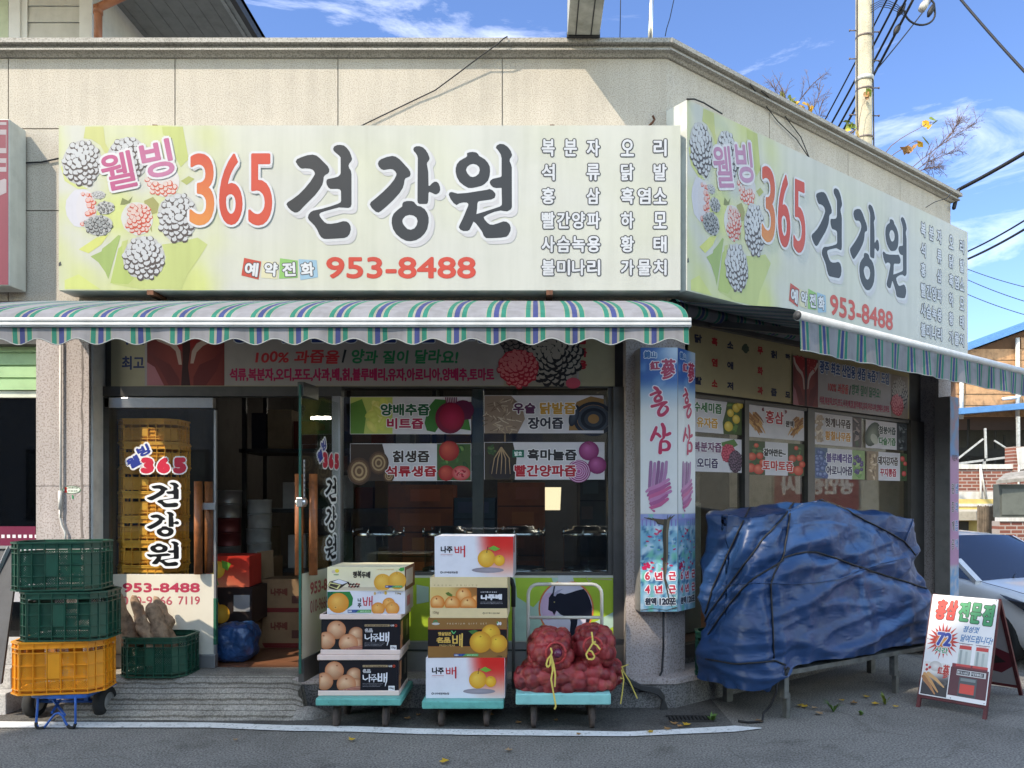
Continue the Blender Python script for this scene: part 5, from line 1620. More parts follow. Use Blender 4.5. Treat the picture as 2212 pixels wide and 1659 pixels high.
for x in (xl, xr):
    b = MB(); b.lathe((x, wy, .105), [(.062, -.034), (.085, -.037), (.100, -.028), (.105, -.012), (.105, .012), (.100, .028), (.085, .037), (.062, .034)], 28, Vector((1, 0, 0)))
    ty = b.build("tyre", mat("black_rubber", None), hc)
    b = MB(); b.lathe((x, wy, .105), [(.001, -.022), (.02, -.024), (.03, -.012), (.056, -.016), (.064, -.030), (.064, .030), (.056, .016), (.03, .012), (.02, .024), (.001, .022)], 24, Vector((1, 0, 0)))
    b.build("rim", mat("grey_rim", (.32, .32, .32, 1), rough=.5, metal=.4), hc)
# ---------------------------------------------------------------- flat dollies
teal = mat("teal_plastic", (.115, .40, .35, 1), rough=.5, var=.12, scale=18, speck=(26, .22, .36, (.55, .55, .5, 1), (1, 1, 1, 1)))
teal2 = mat("teal_plastic_pale", (.24, .56, .53, 1), rough=.45, var=.07, scale=14, speck=(24, .2, .33, (.7, .7, .66, 1), (1, 1, 1, 1)))
caster_m = mat("brown_caster", (.07, .052, .045, 1), rough=.8, var=.3, scale=18)
def dolly(label, px0, px1, zt, th, Y0, Y1, m, shift=0.0):
    xa, xb = P(px0, 0, Y0).x, P(px1, 0, Y0).x
    t = thing("platform_dolly", label, "dolly", ((xa + xb) / 2, (Y0 + Y1) / 2, 0), "flat dollies along the white line")
    b = MB(); b.box(xa, xb, Y0, Y1, zt - th, zt); b.build("deck", m, t, bevel=.009)
    r = (zt - th) * .80 / 2
    for x in (xa + .115, xb - .115):
        for y in (Y0 + .10, Y1 - .10):
            b = MB()
            b.lathe((x, y, r), [(.004, -.016), (r * .5, -.018), (r, -.014), (r, .014), (r * .5, .018), (.004, .016)], 18, Vector((1, 0, 0)))
            wo = b.build("wheel", caster_m, t)
            b = MB()
            for s in (-.021, .021): b.bar((x + s, y, r * .7), (x + s, y + .015, zt - th - .002), .004, .03)
            b.box(x - .03, x + .03, y - .02, y + .045, zt - th - .008, zt - th - .0005)
            adopt(b.build("fork", caster_m), wo)
            wo.children
    return t, xa, xb
d1, xa1, xb1 = dolly("dulled teal dolly under the tall black pear boxes, nearest the open door", 681, 866, .207, .048, 4.95, 5.44, teal)
d2, xa2, xb2 = dolly("dulled teal dolly under the white and gold pear boxes", 911, 1088, .190, .052, 4.95, 5.44, teal)
d3, xa3, xb3 = dolly("pale teal dolly with white tube handle under the onion sacks", 1114, 1320, .245, .072, 4.92, 5.42, teal2)
tube_w = mat("white_tube", (.62, .58, .50, 1), rough=.4, var=.08, streak=.1)
YH = 5.40
hx0, hx1 = P(1141, 0, YH).x, P(1300, 0, YH).x
zt_, zm = P(0, 1262, YH).z, P(0, 1334, YH).z
b = MB()
arc = [(hx0, YH, .20), (hx0, YH, zt_ - .07)] + [(hx0 + .07 - .07 * math.cos(a), YH, zt_ - .07 + .07 * math.sin(a)) for a in (.4, .8, 1.2, 1.57)] + [(hx1 - .07 + .07 * math.sin(a), YH, zt_ - .07 + .07 * math.cos(a)) for a in (0, .4, .8, 1.2, 1.57)] + [(hx1, YH, .20)]
b.tube(arc, .0125, 10); b.tube([(hx0, YH, zm), (hx1, YH, zm)], .0115, 10)
b.build("handle", tube_w, d3)
b = MB()
YH2 = 5.41
hx0, hx1 = xa2 + .06, P(1109, 0, YH2).x
zt_ = P(0, 1243, YH2).z
arc = [(hx0, YH2, .16), (hx0, YH2, zt_ - .08)] + [(hx0 + .08 - .08 * math.cos(a), YH2, zt_ - .08 + .08 * math.sin(a)) for a in (.5, 1, 1.57)] + [(hx1 - .08 + .08 * math.sin(a), YH2, zt_ - .08 + .08 * math.cos(a)) for a in (0, .5, 1, 1.57)] + [(hx1, YH2, .16)]
b.tube(arc, .011, 10)
b.build("handle", mat("grey_tube", (.25, .25, .24, 1), rough=.4, metal=.5), d2)
b = MB(); b.tube([(hx1 - .08 + .08 * math.sin(a), YH2, zt_ - .08 + .08 * math.cos(a)) for a in (.1, .5, 1, 1.57)] + [(hx1, YH2, zt_ - .22)], .0165, 10); b.build("grip", mat("black_rubber", None), d2)
# ---------------------------------------------------------------- pear boxes
random.seed(21)
carton_mats = {}
def carton(label, px0, py0, px1, py1, Y, depth, z0, art, body, sidec, rz=0.0, lid=None, group="pear boxes stacked on the dollies"):
    """art(d) in the picture's px with (px0, py0) the face's top left; the box stands at z0."""
    s = Y / F
    w_, h_ = (px1 - px0) * s, (py1 - py0) * s
    cx = ((px0 + px1) / 2 - CX) * s
    t = thing("pear_box", label, "box", (cx, Y + depth / 2, z0), group)
    m = mat("card_%d_%d_%d" % body, rgb(*body), rough=.7, var=.05, scale=6, bump=.08, bscale=20)
    b = MB(); b.box(cx - w_ / 2, cx + w_ / 2, Y, Y + depth, z0, z0 + h_); b.build("carton", m, t, bevel=.004)
    d = Decal(lambda x, y, l: Vector((cx + (x - (px0 + px1) / 2) * s, Y - .0012 - l, z0 + h_ - (y - py0) * s)))
    art(d)
    d.build("printed_front", prt, t)
    d = Decal(lambda x, y, l: Vector((cx + w_ / 2 + .0012 + l, Y + x * depth / 100, z0 + h_ - (y - py0) * s)))
    for i, q in enumerate(sidec): d.rect(q[0], q[1], q[2], q[3], q[4], q[5] if len(q) > 5 else 0)
    d.build("printed_side", prt, t)
    if lid:
        b = MB()
        for za, zb, e in ((z0 + h_ - lid[0] * s, z0 + h_, .010), (z0, z0 + lid[1] * s, .006)):
            b.box(cx - w_ / 2 - e, cx + w_ / 2 + e, Y - e, Y + depth + e, za, zb)
        b.cur = 0
        b.build("tray_and_lid", mat("card_rose", rgb(226, 202, 192), rough=.7, var=.04), t, bevel=.004)
    if rz: t.rotation_euler.z = R(rz)
    return t
q1 = lambda x, y: (677.4 + x * .2654, 1151.6 + y * .2654)
YB = 5.02
def pz(py, Y=YB): return P(0, py, Y).z
def coop(d, x0, y0, x1, y1, l=3):                    # the blue and green bar along the foot of the boxes
    xm = x0 + (x1 - x0) * .42
    d.poly([(x0, y0), (xm + 4, y0), (xm - 4, y1), (x0, y1)], (46, 76, 142), l); d.poly([(xm + 4, y0), (x1, y0), (x1, y1), (xm - 4, y1)], (92, 164, 96), l)
    d.text("NH", x0 + 1.5, y0 + 1.2, x0 + (xm - x0) * .42, y1 - 1.2, (226, 230, 236), l + 1, bold=.6)
    marks(d, x0 + (xm - x0) * .48, y0 + 2.2, xm - 5, y1 - 2.2, (120, 150, 206), l + 1, 4); marks(d, xm + 6, y0 + 1.8, x1 - 2, y1 - 1.8, (196, 226, 190), l + 1, 9, 2)
def artB4(d, o=(0, 0)):
    ox, oy = o
    d.rect(689 + ox, 1431 + oy, 860 + ox, 1497 + oy, (24, 22, 30), 0)
    d.grid(689.5 + ox, 1431.5 + oy, 778 + ox, 1497 + oy, lambda u, v: (26 + 30 * v * u, 24 + 12 * v, 30 + 8 * v), 6, 6, .3)
    pc, pl2 = (196, 124, 84), (238, 196, 158)
    for k, (x, y, r) in enumerate(((722, 1454, 20.5), (765, 1464, 17), (768, 1484, 14), (700, 1477, 19.5), (748, 1483, 21))):
        n_ = 24
        pts = []
        for i in range(n_):
            a = 2 * math.pi * i / n_
            pts.append((min(778, max(689.5, x + r * math.cos(a))), min(1496.5, y + r * .98 * math.sin(a))))
        e = rgb(*[v * (.86 if k in (1, 2) else 1) for v in pc]); m2 = rgb(*pl2)
        cols = [tuple(e[j] * (.72 if p[1] > y + r * .3 else 1) for j in range(3)) + (1,) for p in pts] + [m2]
        d.put([(px + ox, py + oy) for px, py in pts] + [(x - r * .25 + ox, y - r * .3 + oy)], [((i + 1) % n_, i, n_) for i in range(n_)], cols, 1 + k * .4)
        if k in (0, 3, 4): d.disk(x + (6 if k == 0 else -6 if k == 3 else 0) + ox, y - r * .55 + oy, 3, 2.4, (206, 150, 110), 3.4, (150, 74, 50), n=10)
    for k in range(5): d.stroke([(738 + k * 3 + ox, 1496 - k * .4 + oy), (760 + ox, 1490 - k * .2 + k * 1.6 + oy), (778 + ox, 1488 + k * 1.9 + oy)], 1.1, [(150, 84, 86), (200, 140, 120)][k % 2], 3.6 + k * .1, caps=False)
    d.rect(783 + ox, 1442 + oy, 837 + ox, 1446.5 + oy, (176, 152, 116), 1); marks(d, 785 + ox, 1443 + oy, 835 + ox, 1445.8 + oy, (90, 72, 56), 2, 16)
    d.text("나주", 839 + ox, 1442 + oy, 847 + ox, 1447 + oy, (224, 222, 224), 2, bold=.5); d.ring(850.5 + ox, 1444.5 + oy, 1.6, 3, (206, 76, 50), 2, n=12)
    d.text("名品", 783 + ox, 1450.5 + oy, 800.5 + ox, 1459 + oy, (226, 222, 224), 2, bold=.5)
    wt = (236, 234, 240)
    # 'naju bae' in a dry brush
    d.stroke([(784 + ox, 1464 + oy), (784.5 + ox, 1472 + oy), (789 + ox, 1473.5 + oy), (795 + ox, 1470 + oy)], [2.2, 3, 2.6, 1.6], wt, 2); d.stroke([(797.5 + ox, 1462.5 + oy), (797.5 + ox, 1478 + oy)], [2.6, 2.2], wt, 2.3); d.stroke([(797.5 + ox, 1469 + oy), (802 + ox, 1468.5 + oy)], 2, wt, 2.6)
    d.stroke([(803 + ox, 1463.5 + oy), (811 + ox, 1463 + oy), (806 + ox, 1469 + oy), (802.5 + ox, 1471 + oy)], [1.8, 2.2, 1.8, 1.4], wt, 2); d.stroke([(808 + ox, 1467 + oy), (812.5 + ox, 1470.5 + oy)], 1.8, wt, 2.3); d.stroke([(801.5 + ox, 1473.5 + oy), (814.5 + ox, 1472.5 + oy)], 2, wt, 2.6); d.stroke([(807.5 + ox, 1473.5 + oy), (807 + ox, 1478.5 + oy)], [2, 1.6], wt, 2.9)
    d.stroke([(817 + ox, 1461 + oy), (817 + ox, 1476.5 + oy)], [3.4, 3.2], wt, 2); d.stroke([(824 + ox, 1461 + oy), (824 + ox, 1476.5 + oy)], [3, 3], wt, 2.3); d.stroke([(817 + ox, 1468 + oy), (824 + ox, 1468 + oy)], 2.4, wt, 2.6); d.stroke([(817 + ox, 1476 + oy), (824 + ox, 1476 + oy)], 3.2, wt, 2.9)
    d.stroke([(829.5 + ox, 1461 + oy), (829.5 + ox, 1478 + oy)], [3, 3], wt, 3.2); d.stroke([(829.5 + ox, 1469 + oy), (835 + ox, 1469 + oy)], 2.4, wt, 3.5); d.stroke([(835 + ox, 1459.5 + oy), (834.5 + ox, 1476 + oy), (831.5 + ox, 1487.5 + oy)], [3.4, 3, 1], wt, 3.8)
    for k in range(3): marks(d, 783 + ox, 1481.5 + 3 * k + oy, 827 - 3 * k + ox, 1482.7 + 3 * k + oy, (150, 148, 156), 2, 20, k)
    d.rect(838.5 + ox, 1487 + oy, 852 + ox, 1497.5 + oy, (232, 230, 232), 2); d.text("15kg", 840.5 + ox, 1489.5 + oy, 850 + ox, 1495 + oy, (96, 92, 96), 3, bold=.3)
bsd = lambda y0: [(0, y0, 100, y0 + 88, (206, 184, 176)), (0, y0 + 11, 100, y0 + 77, (30, 26, 32), .5), (3, y0 + 46, 24, y0 + 77, (176, 118, 84), 1), (10, y0 + 18, 30, y0 + 60, (190, 130, 94), 1.5), (52, y0 + 30, 62, y0 + 44, (10, 10, 12), 1), (64, y0 + 24, 84, y0 + 60, (120, 110, 100), 1)]
zb = .207
B4 = carton("black pear box with rose tray, on the teal dolly under its twin", 689, 1420, 860, 1508, YB, .36, zb + .001, lambda d: artB4(d), (214, 190, 182), bsd(1420), lid=(11, 11), rz=.5)
z = zb + .001 + 88 * YB / F
B3 = carton("black pear box with rose tray, third from the top above its twin", 695, 1331.5, 864, 1419, YB, .36, z + .001, lambda d: artB4(d, (5.5, -88.5)), (214, 190, 182), bsd(1331), lid=(11, 11), rz=-.6)
z += 88 * YB / F + .002
def artB2(d):
    d.rect(706, 1281, 874, 1331, (228, 226, 234), 0)
    d.poly([(706.5, 1283), (755, 1283), (762, 1297), (760, 1312), (748, 1322), (706.5, 1318)], (44, 128, 66), 1); d.poly([(706.5, 1283), (720, 1283), (712, 1300), (706.5, 1308)], (24, 96, 70), 1.2)
    pear(d, 730, 1307.5, 23, (222, 140, 48), (246, 190, 98), 1.6, dim=(-.25, .42), stem=(150, 84, 40)); d.rect(706, 1330.2, 760, 1331, (228, 226, 234), 2)
    d.text("나", 772, 1297, 780, 1306, (52, 50, 56), 2, bold=.9); d.text("주", 771.5, 1308, 780, 1318, (52, 50, 56), 2, bold=.9)
    rd = (204, 42, 58)
    d.stroke([(783.5, 1296), (786, 1312)], [2.2, 2.4], rd, 2); d.stroke([(793, 1295), (790.5, 1313)], [2, 2.2], rd, 2.3); d.stroke([(784.5, 1304), (791.5, 1304)], 1.8, rd, 2.6); d.stroke([(785.8, 1312.5), (791, 1312.5)], 1.8, rd, 2.9); d.stroke([(797.5, 1296), (797, 1313)], 2.3, rd, 3.2); d.stroke([(797.5, 1304.5), (802, 1303.5)], 1.8, rd, 3.5); d.stroke([(803, 1293), (802.5, 1318)], [2.4, 1.8], rd, 3.8)
    d.disk(809, 1287, 2.4, 3.4, (214, 176, 110), 2); d.disk(832, 1286, 3, 4, (220, 180, 80), 2); marks(d, 813, 1284.5, 828, 1287.5, (130, 140, 180), 2, 7)
    d.text("7.5kg", 852.5, 1285, 865.5, 1290, (150, 128, 86), 2, bold=.5)
    coop(d, 750.5, 1322, 801, 1328.5)
    for k, (x, y, r) in enumerate(((839, 1309, 13.5), (816, 1320.5, 14.5), (847, 1323, 15))): pear(d, x, min(y, 1330 - r * .7), r, (222, 138, 56), (246, 188, 108), 4 + k * .6, dim=(-.1, -.5), stem=(150, 80, 40))
    d.rect(798, 1330.4, 874, 1331.4, (226, 224, 232), 6.2)
B2 = carton("white pear box with one big orange pear, second from the top", 706, 1281, 874, 1331, YB, .36, z, artB2, (226, 224, 232), [(0, 1281, 100, 1331, (206, 196, 198)), (20, 1296, 60, 1318, (206, 120, 128), 1)], rz=.9)
z += 50 * YB / F + .001
def artB1(d):
    d.rect(708, 1229, 876, 1279.5, (238, 226, 186), 0, c2=(232, 222, 196)); d.rect(709, 1272, 830, 1279.5, (206, 190, 166), .5)
    q = lambda x, y: (820 / 1.181 + x / 9.2167 / 1.181, 1440 / 1.181 + y / 9.2167 / 1.181)
    d.poly([q(*p) for p in ((160, 540), (200, 450), (420, 390), (660, 460), (470, 600), (380, 650), (200, 610))], (60, 48, 40), 1); d.poly([q(*p) for p in ((270, 455), (420, 395), (640, 465), (500, 515))], (222, 220, 228), 1.4); d.poly([q(*p) for p in ((165, 545), (210, 465), (470, 520), (395, 630))], (226, 216, 150), 1.5); d.poly([q(*p) for p in ((195, 545), (225, 490), (430, 530), (370, 600))], (70, 60, 50), 1.8)
    for k in range(16): d.disk(*q(640 + (k * 37) % 270, 470 + (k * 53) % 110), 2.2, 2, [(52, 36, 40), (150, 66, 48), (90, 60, 60)][k % 3], 2 + k * .05, n=8)
    d.disk(*q(380, 195), 4.6, 4.2, (232, 204, 60), 2); d.disk(*q(300, 215), 4.4, 3.6, (214, 196, 180), 1.8); d.disk(*q(360, 285), 6, 1.4, (140, 160, 110), 1.9)
    bk = (56, 48, 44)
    d.text("행복두배", 763, 1236.5, 801, 1253, bk, 3, bold=1.1, slant=.05, jit=.05)
    for x, y, r, k in ((1460, 465, 210, 0), (1800, 420, 215, 1)):
        cx_, cy_ = q(x, y); pear(d, cx_, cy_, r / 10.88, (224, 160, 56), (240, 192, 92), 2 + k * .5, dim=(0, -.72), q=.97, stem=(206, 140, 40))
    d.stroke([q(1795, 190), q(1797, 265)], .8, (110, 80, 40), 4); d.poly([q(*p) for p in ((1830, 170), (1880, 120), (1970, 105), (1965, 180), (1900, 205))], (70, 160, 74), 4); marks(d, *q(1320, 150), *q(1740, 178), (214, 176, 120), 2, 16)
    d.rect(709, 1278.2, 876, 1279.8, (222, 206, 180), 5.5); coop(d, *q(1520, 535), *q(1925, 585), l=4.4)
B1 = carton("cream pear box with two yellow pears and a book, topmost by the open door", 708, 1229, 876, 1279.5, YB, .36, z, artB1, (232, 222, 190), [(0, 1229, 100, 1280, (112, 70, 48)), (10, 1236, 80, 1272, (190, 180, 166), 1)], rz=-1.3)
zc = .190
def artC4(d, o=(0, 0)):
    ox, oy = o
    def bg_(u, v):
        x, y = u * 170, v * 87
        f = sstep(84, 128, x + (y - 20) * -.1) * sstep(96, 26, y)
        g = sstep(86, 150, x) * .55 * sstep(110, 60, y)
        c = Vector((232, 230, 238)).lerp(Vector((240, 176, 140)), min(1, g + .2 * f))
        return c.lerp(Vector((222, 46, 40)), f * (.45 + .55 * sstep(70, 10, y)) if f > .02 else 0)
    d.grid(920 + ox, 1426.5 + oy, 1090 + ox, 1514 + oy, bg_, 34, 18, 0)
    d.text("나주", 933 + ox, 1447 + oy, 959 + ox, 1462 + oy, (40, 36, 44), 1, bold=1.5)
    rd = (206, 42, 52)
    X = lambda x: 963 + x + ox
    for i, (p, ws) in enumerate((([(1, 1449), (2, 1461)], 2.4), ([(9, 1449), (9, 1461)], 2.4), ([(1, 1454.5), (9, 1454)], 2), ([(2, 1461), (9, 1461)], 2.2), ([(14, 1448.5), (14, 1462)], 2.6), ([(14, 1455), (20, 1454.5)], 2), ([(21.5, 1447), (21.5, 1470)], 3))):
        d.stroke([(X(a), c + oy) for a, c in p], ws, rd, 1.5 + i * .25)
    d.rect(933 + ox, 1464.6 + oy, 959 + ox, 1465.4 + oy, (196, 90, 90), 1); d.text("NAJU PEAR", 933 + ox, 1467 + oy, 959 + ox, 1469.5 + oy, (206, 180, 184), 1)
    d.ring(934.5 + ox, 1504 + oy, 1.4, 2.5, (60, 60, 66), 1, n=10); d.text("나주배원예농협", 937.5 + ox, 1501.5 + oy, 970 + ox, 1506.5 + oy, (96, 92, 100), 1, bold=.3)
    # a plain pear and leaf on the red corner
    d.disk(1035 + ox, 1499 + oy, 35, 6, (150, 140, 150), 1, (170, 160, 168))
    pear(d, 1032 + ox, 1474 + oy, 19, (226, 160, 46), (248, 204, 90), 2, dim=(.05, -.72), q=1.02); pear(d, 1060 + ox, 1478 + oy, 12, (230, 160, 40), (250, 206, 80), 3, dim=(.05, -.7), q=1.0)
    d.stroke([(1033 + ox, 1459 + oy), (1035 + ox, 1449 + oy)], 1.4, (96, 60, 36), 3.6); d.poly([(1036 + ox, 1452 + oy), (1048 + ox, 1446 + oy), (1062 + ox, 1453 + oy), (1050 + ox, 1458 + oy)], (116, 176, 66), 3.7)
C4 = carton("white pear box with red corner, bottom box on its teal dolly", 920, 1426.5, 1091, 1514, YB, .37, zc + .001, lambda d: artC4(d), (228, 226, 232), [(0, 1426, 100, 1514, (196, 190, 196)), (0, 1428, 100, 1460, (206, 60, 52), .5), (14, 1436, 40, 1452, (220, 170, 70), 1), (50, 1466, 90, 1500, (214, 210, 214), 1)])
z = zc + .001 + 87.5 * YB / F
q6 = lambda x, y: (1080 / 1.181 + x / 6.912 / 1.181, 1460 / 1.181 + y / 6.912 / 1.181)
def artC3(d):
    d.rect(924, 1340.5, 1094, 1426, (148, 106, 58), 0); d.rect(924, 1365, 1094, 1402, (30, 22, 26), .5); d.rect(924, 1364.3, 1094, 1365.3, (150, 60, 40), .8); d.rect(924, 1401.5, 1094, 1402.6, (176, 112, 60), .8)
    d.ring(*q6(210, 925), 2.4, 5, (60, 140, 90), 1.5, n=14); d.disk(*q6(215, 950), 8.5, 2.6, (200, 196, 190), 1.7); d.text("PREMIUM GIFT SET", *q6(415, 935), *q6(1115, 962), (222, 206, 176), 1.5, gap=.45)
    d.disk(*q6(1310, 945), 2.6, 4, (222, 224, 226), 1.5); d.disk(*q6(1352, 948), 2.6, 3.6, (226, 220, 220), 1.6); d.disk(*q6(1300, 930), 1.5, 2.5, (60, 150, 80), 1.8)
    gd = (222, 180, 92)
    d.text("햇살담은", *q6(255, 1095), *q6(490, 1160), gd, 1.6, bold=.8); d.text("名品", *q6(225, 1185), *q6(475, 1290), gd, 1.6, bold=1.5)
    for i, (p, ws) in enumerate((([(515, 1165), (520, 1290)], 3), ([(590, 1165), (590, 1290)], 3), ([(515, 1225), (590, 1222)], 2.4), ([(518, 1290), (590, 1290)], 2.6), ([(640, 1150), (640, 1330)], 3.2), ([(640, 1225), (680, 1222)], 2.4), ([(680, 1130), (675, 1350)], 3.4))): d.stroke([q6(*v) for v in p], ws, (230, 188, 96), 2 + i * .2)
    d.text("FRESH PEAR", *q6(280, 1315), *q6(560, 1352), (196, 162, 100), 1.6, bold=.3)
    d.poly([q6(*p) for p in ((520, 1130), (480, 1075), (505, 1070), (530, 1110), (565, 1075), (570, 1085), (540, 1130))], (96, 186, 120), 2.2); d.poly([q6(*p) for p in ((790, 1080), (900, 1055), (960, 1080), (860, 1140))], (70, 116, 60), 2)
    for k, (x, y, r) in enumerate(((1185, 1125, 168), (1320, 1300, 165), (1005, 1275, 195))):
        a, c_ = q6(x, y); pear(d, a if k != 1 else a - 1, c_, r / 8.16, (206, 140, 46), (244, 202, 72), 2.5 + k * .6, dim=((0, -.45), (-.25, -.45), (0, -.52))[k], q=.98, stem=(150, 100, 30))
    d.rect(1094, 1360, 1096, 1420, (120, 86, 50), .1); coop(d, *q6(535, 1480), *q6(965, 1525), l=2); d.text("15kg", *q6(1295, 1508), *q6(1385, 1545), (96, 70, 46), 5, bold=.3)
C3 = carton("gold and black gift pear box with three yellow pears, second from the bottom", 924, 1340.5, 1094, 1426, YB, .37, z, artC3, (140, 100, 56), [(0, 1340, 100, 1427, (150, 112, 74)), (0, 1365, 100, 1402, (46, 34, 36), .5), (14, 1366, 80, 1396, (186, 178, 184), 1), (50, 1356, 66, 1362, (40, 30, 26), 1)], rz=.6)
z += 85.5 * YB / F + .001
def artC2(d):
    d.rect(929.5, 1250.5, 1097, 1339, (232, 208, 162), 0)
    d.text("FRESH FRUITS", *q6(195, 250), *q6(955, 278), (176, 146, 110), 1, gap=.6)
    d.grid(*q6(130, 298), *q6(950, 660), lambda u, v: Vector((222, 190, 120)).lerp(Vector((150, 92, 44)), sstep(.3, 1, u) * (1 - v * .5)), 10, 6, 1)
    for k, (x, y, r) in enumerate(((715, 445, 140), (930, 520, 80), (255, 570, 128), (520, 590, 140), (800, 610, 150))):
        cx_, cy_ = q6(x, y)
        n_ = 22; rr_ = r / 8.16
        x0_, y0_ = q6(130, 298); x1_, y1_ = q6(950, 660)
        pts = [(min(x1_, max(x0_, cx_ + rr_ * math.cos(2 * math.pi * i / n_))), min(y1_, max(y0_, cy_ + rr_ * math.sin(2 * math.pi * i / n_)))) for i in range(n_)] + [(min(x1_, cx_ - rr_ * .3), cy_ - rr_ * .35)]
        d.put(pts, [((i + 1) % n_, i, n_) for i in range(n_)], [rgb(214, 118, 40)] * n_ + [rgb(250, 208, 140)], 1.5 + k * .4)
        if k != 1: d.disk(cx_ - 2, cy_ - rr_ * .55, 1.8, 2.2, (160, 84, 40), 3.7, n=8)
    d.poly([q6(*p) for p in ((395, 400), (450, 380), (520, 430), (515, 465), (430, 440))], (96, 116, 52), 3.6)
    d.rect(*q6(950, 305), *q6(1492, 668), (26, 24, 30), 1)
    wt = (236, 234, 238)
    d.text("나주배", *q6(1018, 415), *q6(1392, 525), wt, 2, bold=2.2, slant=.03, jit=.05); marks(d, *q6(1018, 370), *q6(1300, 395), (190, 188, 192), 2, 9); marks(d, *q6(1010, 552), *q6(1400, 566), (150, 148, 156), 2, 22); marks(d, *q6(1010, 578), *q6(1405, 592), (150, 148, 156), 2, 22, 3)
    d.text("15kg", *q6(175, 718), *q6(280, 778), (150, 122, 92), 1, bold=.3); d.ring(*q6(1070, 755), 1.2, 2.2, (90, 80, 66), 1, n=10); marks(d, *q6(1095, 738), *q6(1355, 768), (150, 130, 100), 1, 12)
C2 = carton("cream pear box with black title panel, under the top white box", 929.5, 1250.5, 1097, 1339, YB, .37, z, artC2, (230, 206, 160), [(0, 1250, 100, 1340, (214, 196, 156)), (44, 1272, 50, 1306, (40, 36, 34), 1), (64, 1284, 96, 1320, (196, 186, 160), 1)], rz=-.7)
z += 88.5 * YB / F + .001
C1 = carton("white pear box with red corner, topmost of the tallest stack", 940, 1164, 1110.5, 1251, YB, .36, z, lambda d: artC4(d, (20, -262.5)), (230, 228, 234), [(0, 1164, 100, 1252, (196, 190, 194)), (0, 1164, 40, 1200, (190, 80, 66), .5)], rz=-1.2)
# ---------------------------------------------------------------- net sacks of red onions
def sack(label, c, ax, seed, onion=.042, flat=0.0):
    c = Vector(c); rr = random.Random(seed)
    bm = bmesh.new()
    bmesh.ops.create_icosphere(bm, subdivisions=6, radius=1)
    n_ = int(4 * math.pi * ((ax[0] * ax[1] + ax[0] * ax[2] + ax[1] * ax[2]) / 3) / (onion * onion * 2.6))
    cs = []
    for k in range(n_):
        y = 1 - 2 * (k + .5) / n_
        a = k * 2.39996 + rr.uniform(-.3, .3)
        r = math.sqrt(1 - y * y)
        v = Vector((r * math.cos(a), y, r * math.sin(a)))
        cs.append((Vector((v.x * ax[0], v.y * ax[1], v.z * ax[2])), onion * rr.uniform(.85, 1.2), rr.random()))
    from mathutils.kdtree import KDTree
    kd = KDTree(len(cs))
    for i, q in enumerate(cs): kd.insert(q[0], i)
    kd.balance()
    b = MB(); b.c = []
    ix = {}
    for v in bm.verts:
        d_ = v.co.normalized()
        # squarer than an ellipsoid
        e = (abs(d_.x) ** 2.8 + abs(d_.y) ** 2.8 + abs(d_.z) ** 2.8) ** (-1 / 2.8)
        p = Vector((d_.x * e * ax[0], d_.y * e * ax[1], d_.z * e * ax[2]))
        h, best = -1, 0
        for co, i, dist in kd.find_n(p, 3):
            R0 = cs[i][1] * 1.15
            hh = math.sqrt(max(0, R0 * R0 - min(dist, R0) ** 2)) - R0 * .55
            if hh > h: h, best = hh, i
        nrm = Vector((p.x / ax[0] ** 2, p.y / ax[1] ** 2, p.z / ax[2] ** 2)).normalized()
        q = p + nrm * (max(h, -.3 * onion) * .85 + .003 * noise.noise(p * 60))
        if q.z < -ax[2] * .86: q.z = -ax[2] * .86 + (q.z + ax[2] * .86) * .15
        ix[v.index] = len(b.v)
        b.v.append(tuple(c + q))
        t = cs[best][2]
        col = Vector((112, 26, 34)).lerp(Vector((176, 62, 64)), t).lerp(Vector((166, 104, 74)), .75 * max(0, noise.noise(p * 24 + Vector((seed, 0, 0)))))
        b.c.append(rgb(*col))
    for f in bm.faces: b.f.append(tuple(ix[v.index] for v in f.verts)); b.m.append(0); b.sm.append(True)
    bm.free()
    t = thing("onion_sack", label, "sack", c - Vector((0, 0, ax[2] * .86)), "red net sacks of onions on the dolly")
    b.build("net_bag", onion_m, t)
    return t
onion_m = print_mat("onion_net", rough=.42, spec=.45, dirt=.12, dscale=30)
n = onion_m.node_tree
tcn = n.nodes.new("ShaderNodeTexCoord"); wv = []
for dr in ('X', 'Z'):
    wv_ = n.nodes.new("ShaderNodeTexWave"); wv_.bands_direction = dr; wv_.inputs["Scale"].default_value = 55
    n.links.new(tcn.outputs["Object"], wv_.inputs["Vector"]); wv.append(wv_)
mxn = n.nodes.new("ShaderNodeMath"); mxn.operation = 'MAXIMUM'
n.links.new(wv[0].outputs["Fac"], mxn.inputs[0]); n.links.new(wv[1].outputs["Fac"], mxn.inputs[1])
bpn = n.nodes.new("ShaderNodeBump"); bpn.inputs["Strength"].default_value = .35; bpn.inputs["Distance"].default_value = .003
n.links.new(mxn.outputs[0], bpn.inputs["Height"]); n.links.new(bpn.outputs[0], n.nodes["Principled BSDF"].inputs["Normal"])
q7 = lambda x, y, Y: P(1066.9 + .2552 * x, 1168.5 + .2552 * y, Y)
s1 = sack("long red net onion sack lying along the front of the dolly", q7(605, 1160, 5.06), (.325, .115, .122), 1)
s2 = sack("red net onion sack lying behind the long front sack", q7(660, 1110, 5.30), (.34, .11, .13), 2)
s3 = sack("red net onion sack on top, end tied with a long yellow ribbon", q7(485, 925, 5.13), (.145, .20, .142), 3)
s4 = sack("red net onion sack on top, by the corner pillar, tied in a short yellow loop", q7(838, 892, 5.16), (.135, .20, .135), 4)
yel = mat("yellow_ribbon", (.70, .55, .12, 1), rough=.5)
redb = mat("red_binding", (.42, .04, .04, 1), rough=.6, var=.2, scale=40)
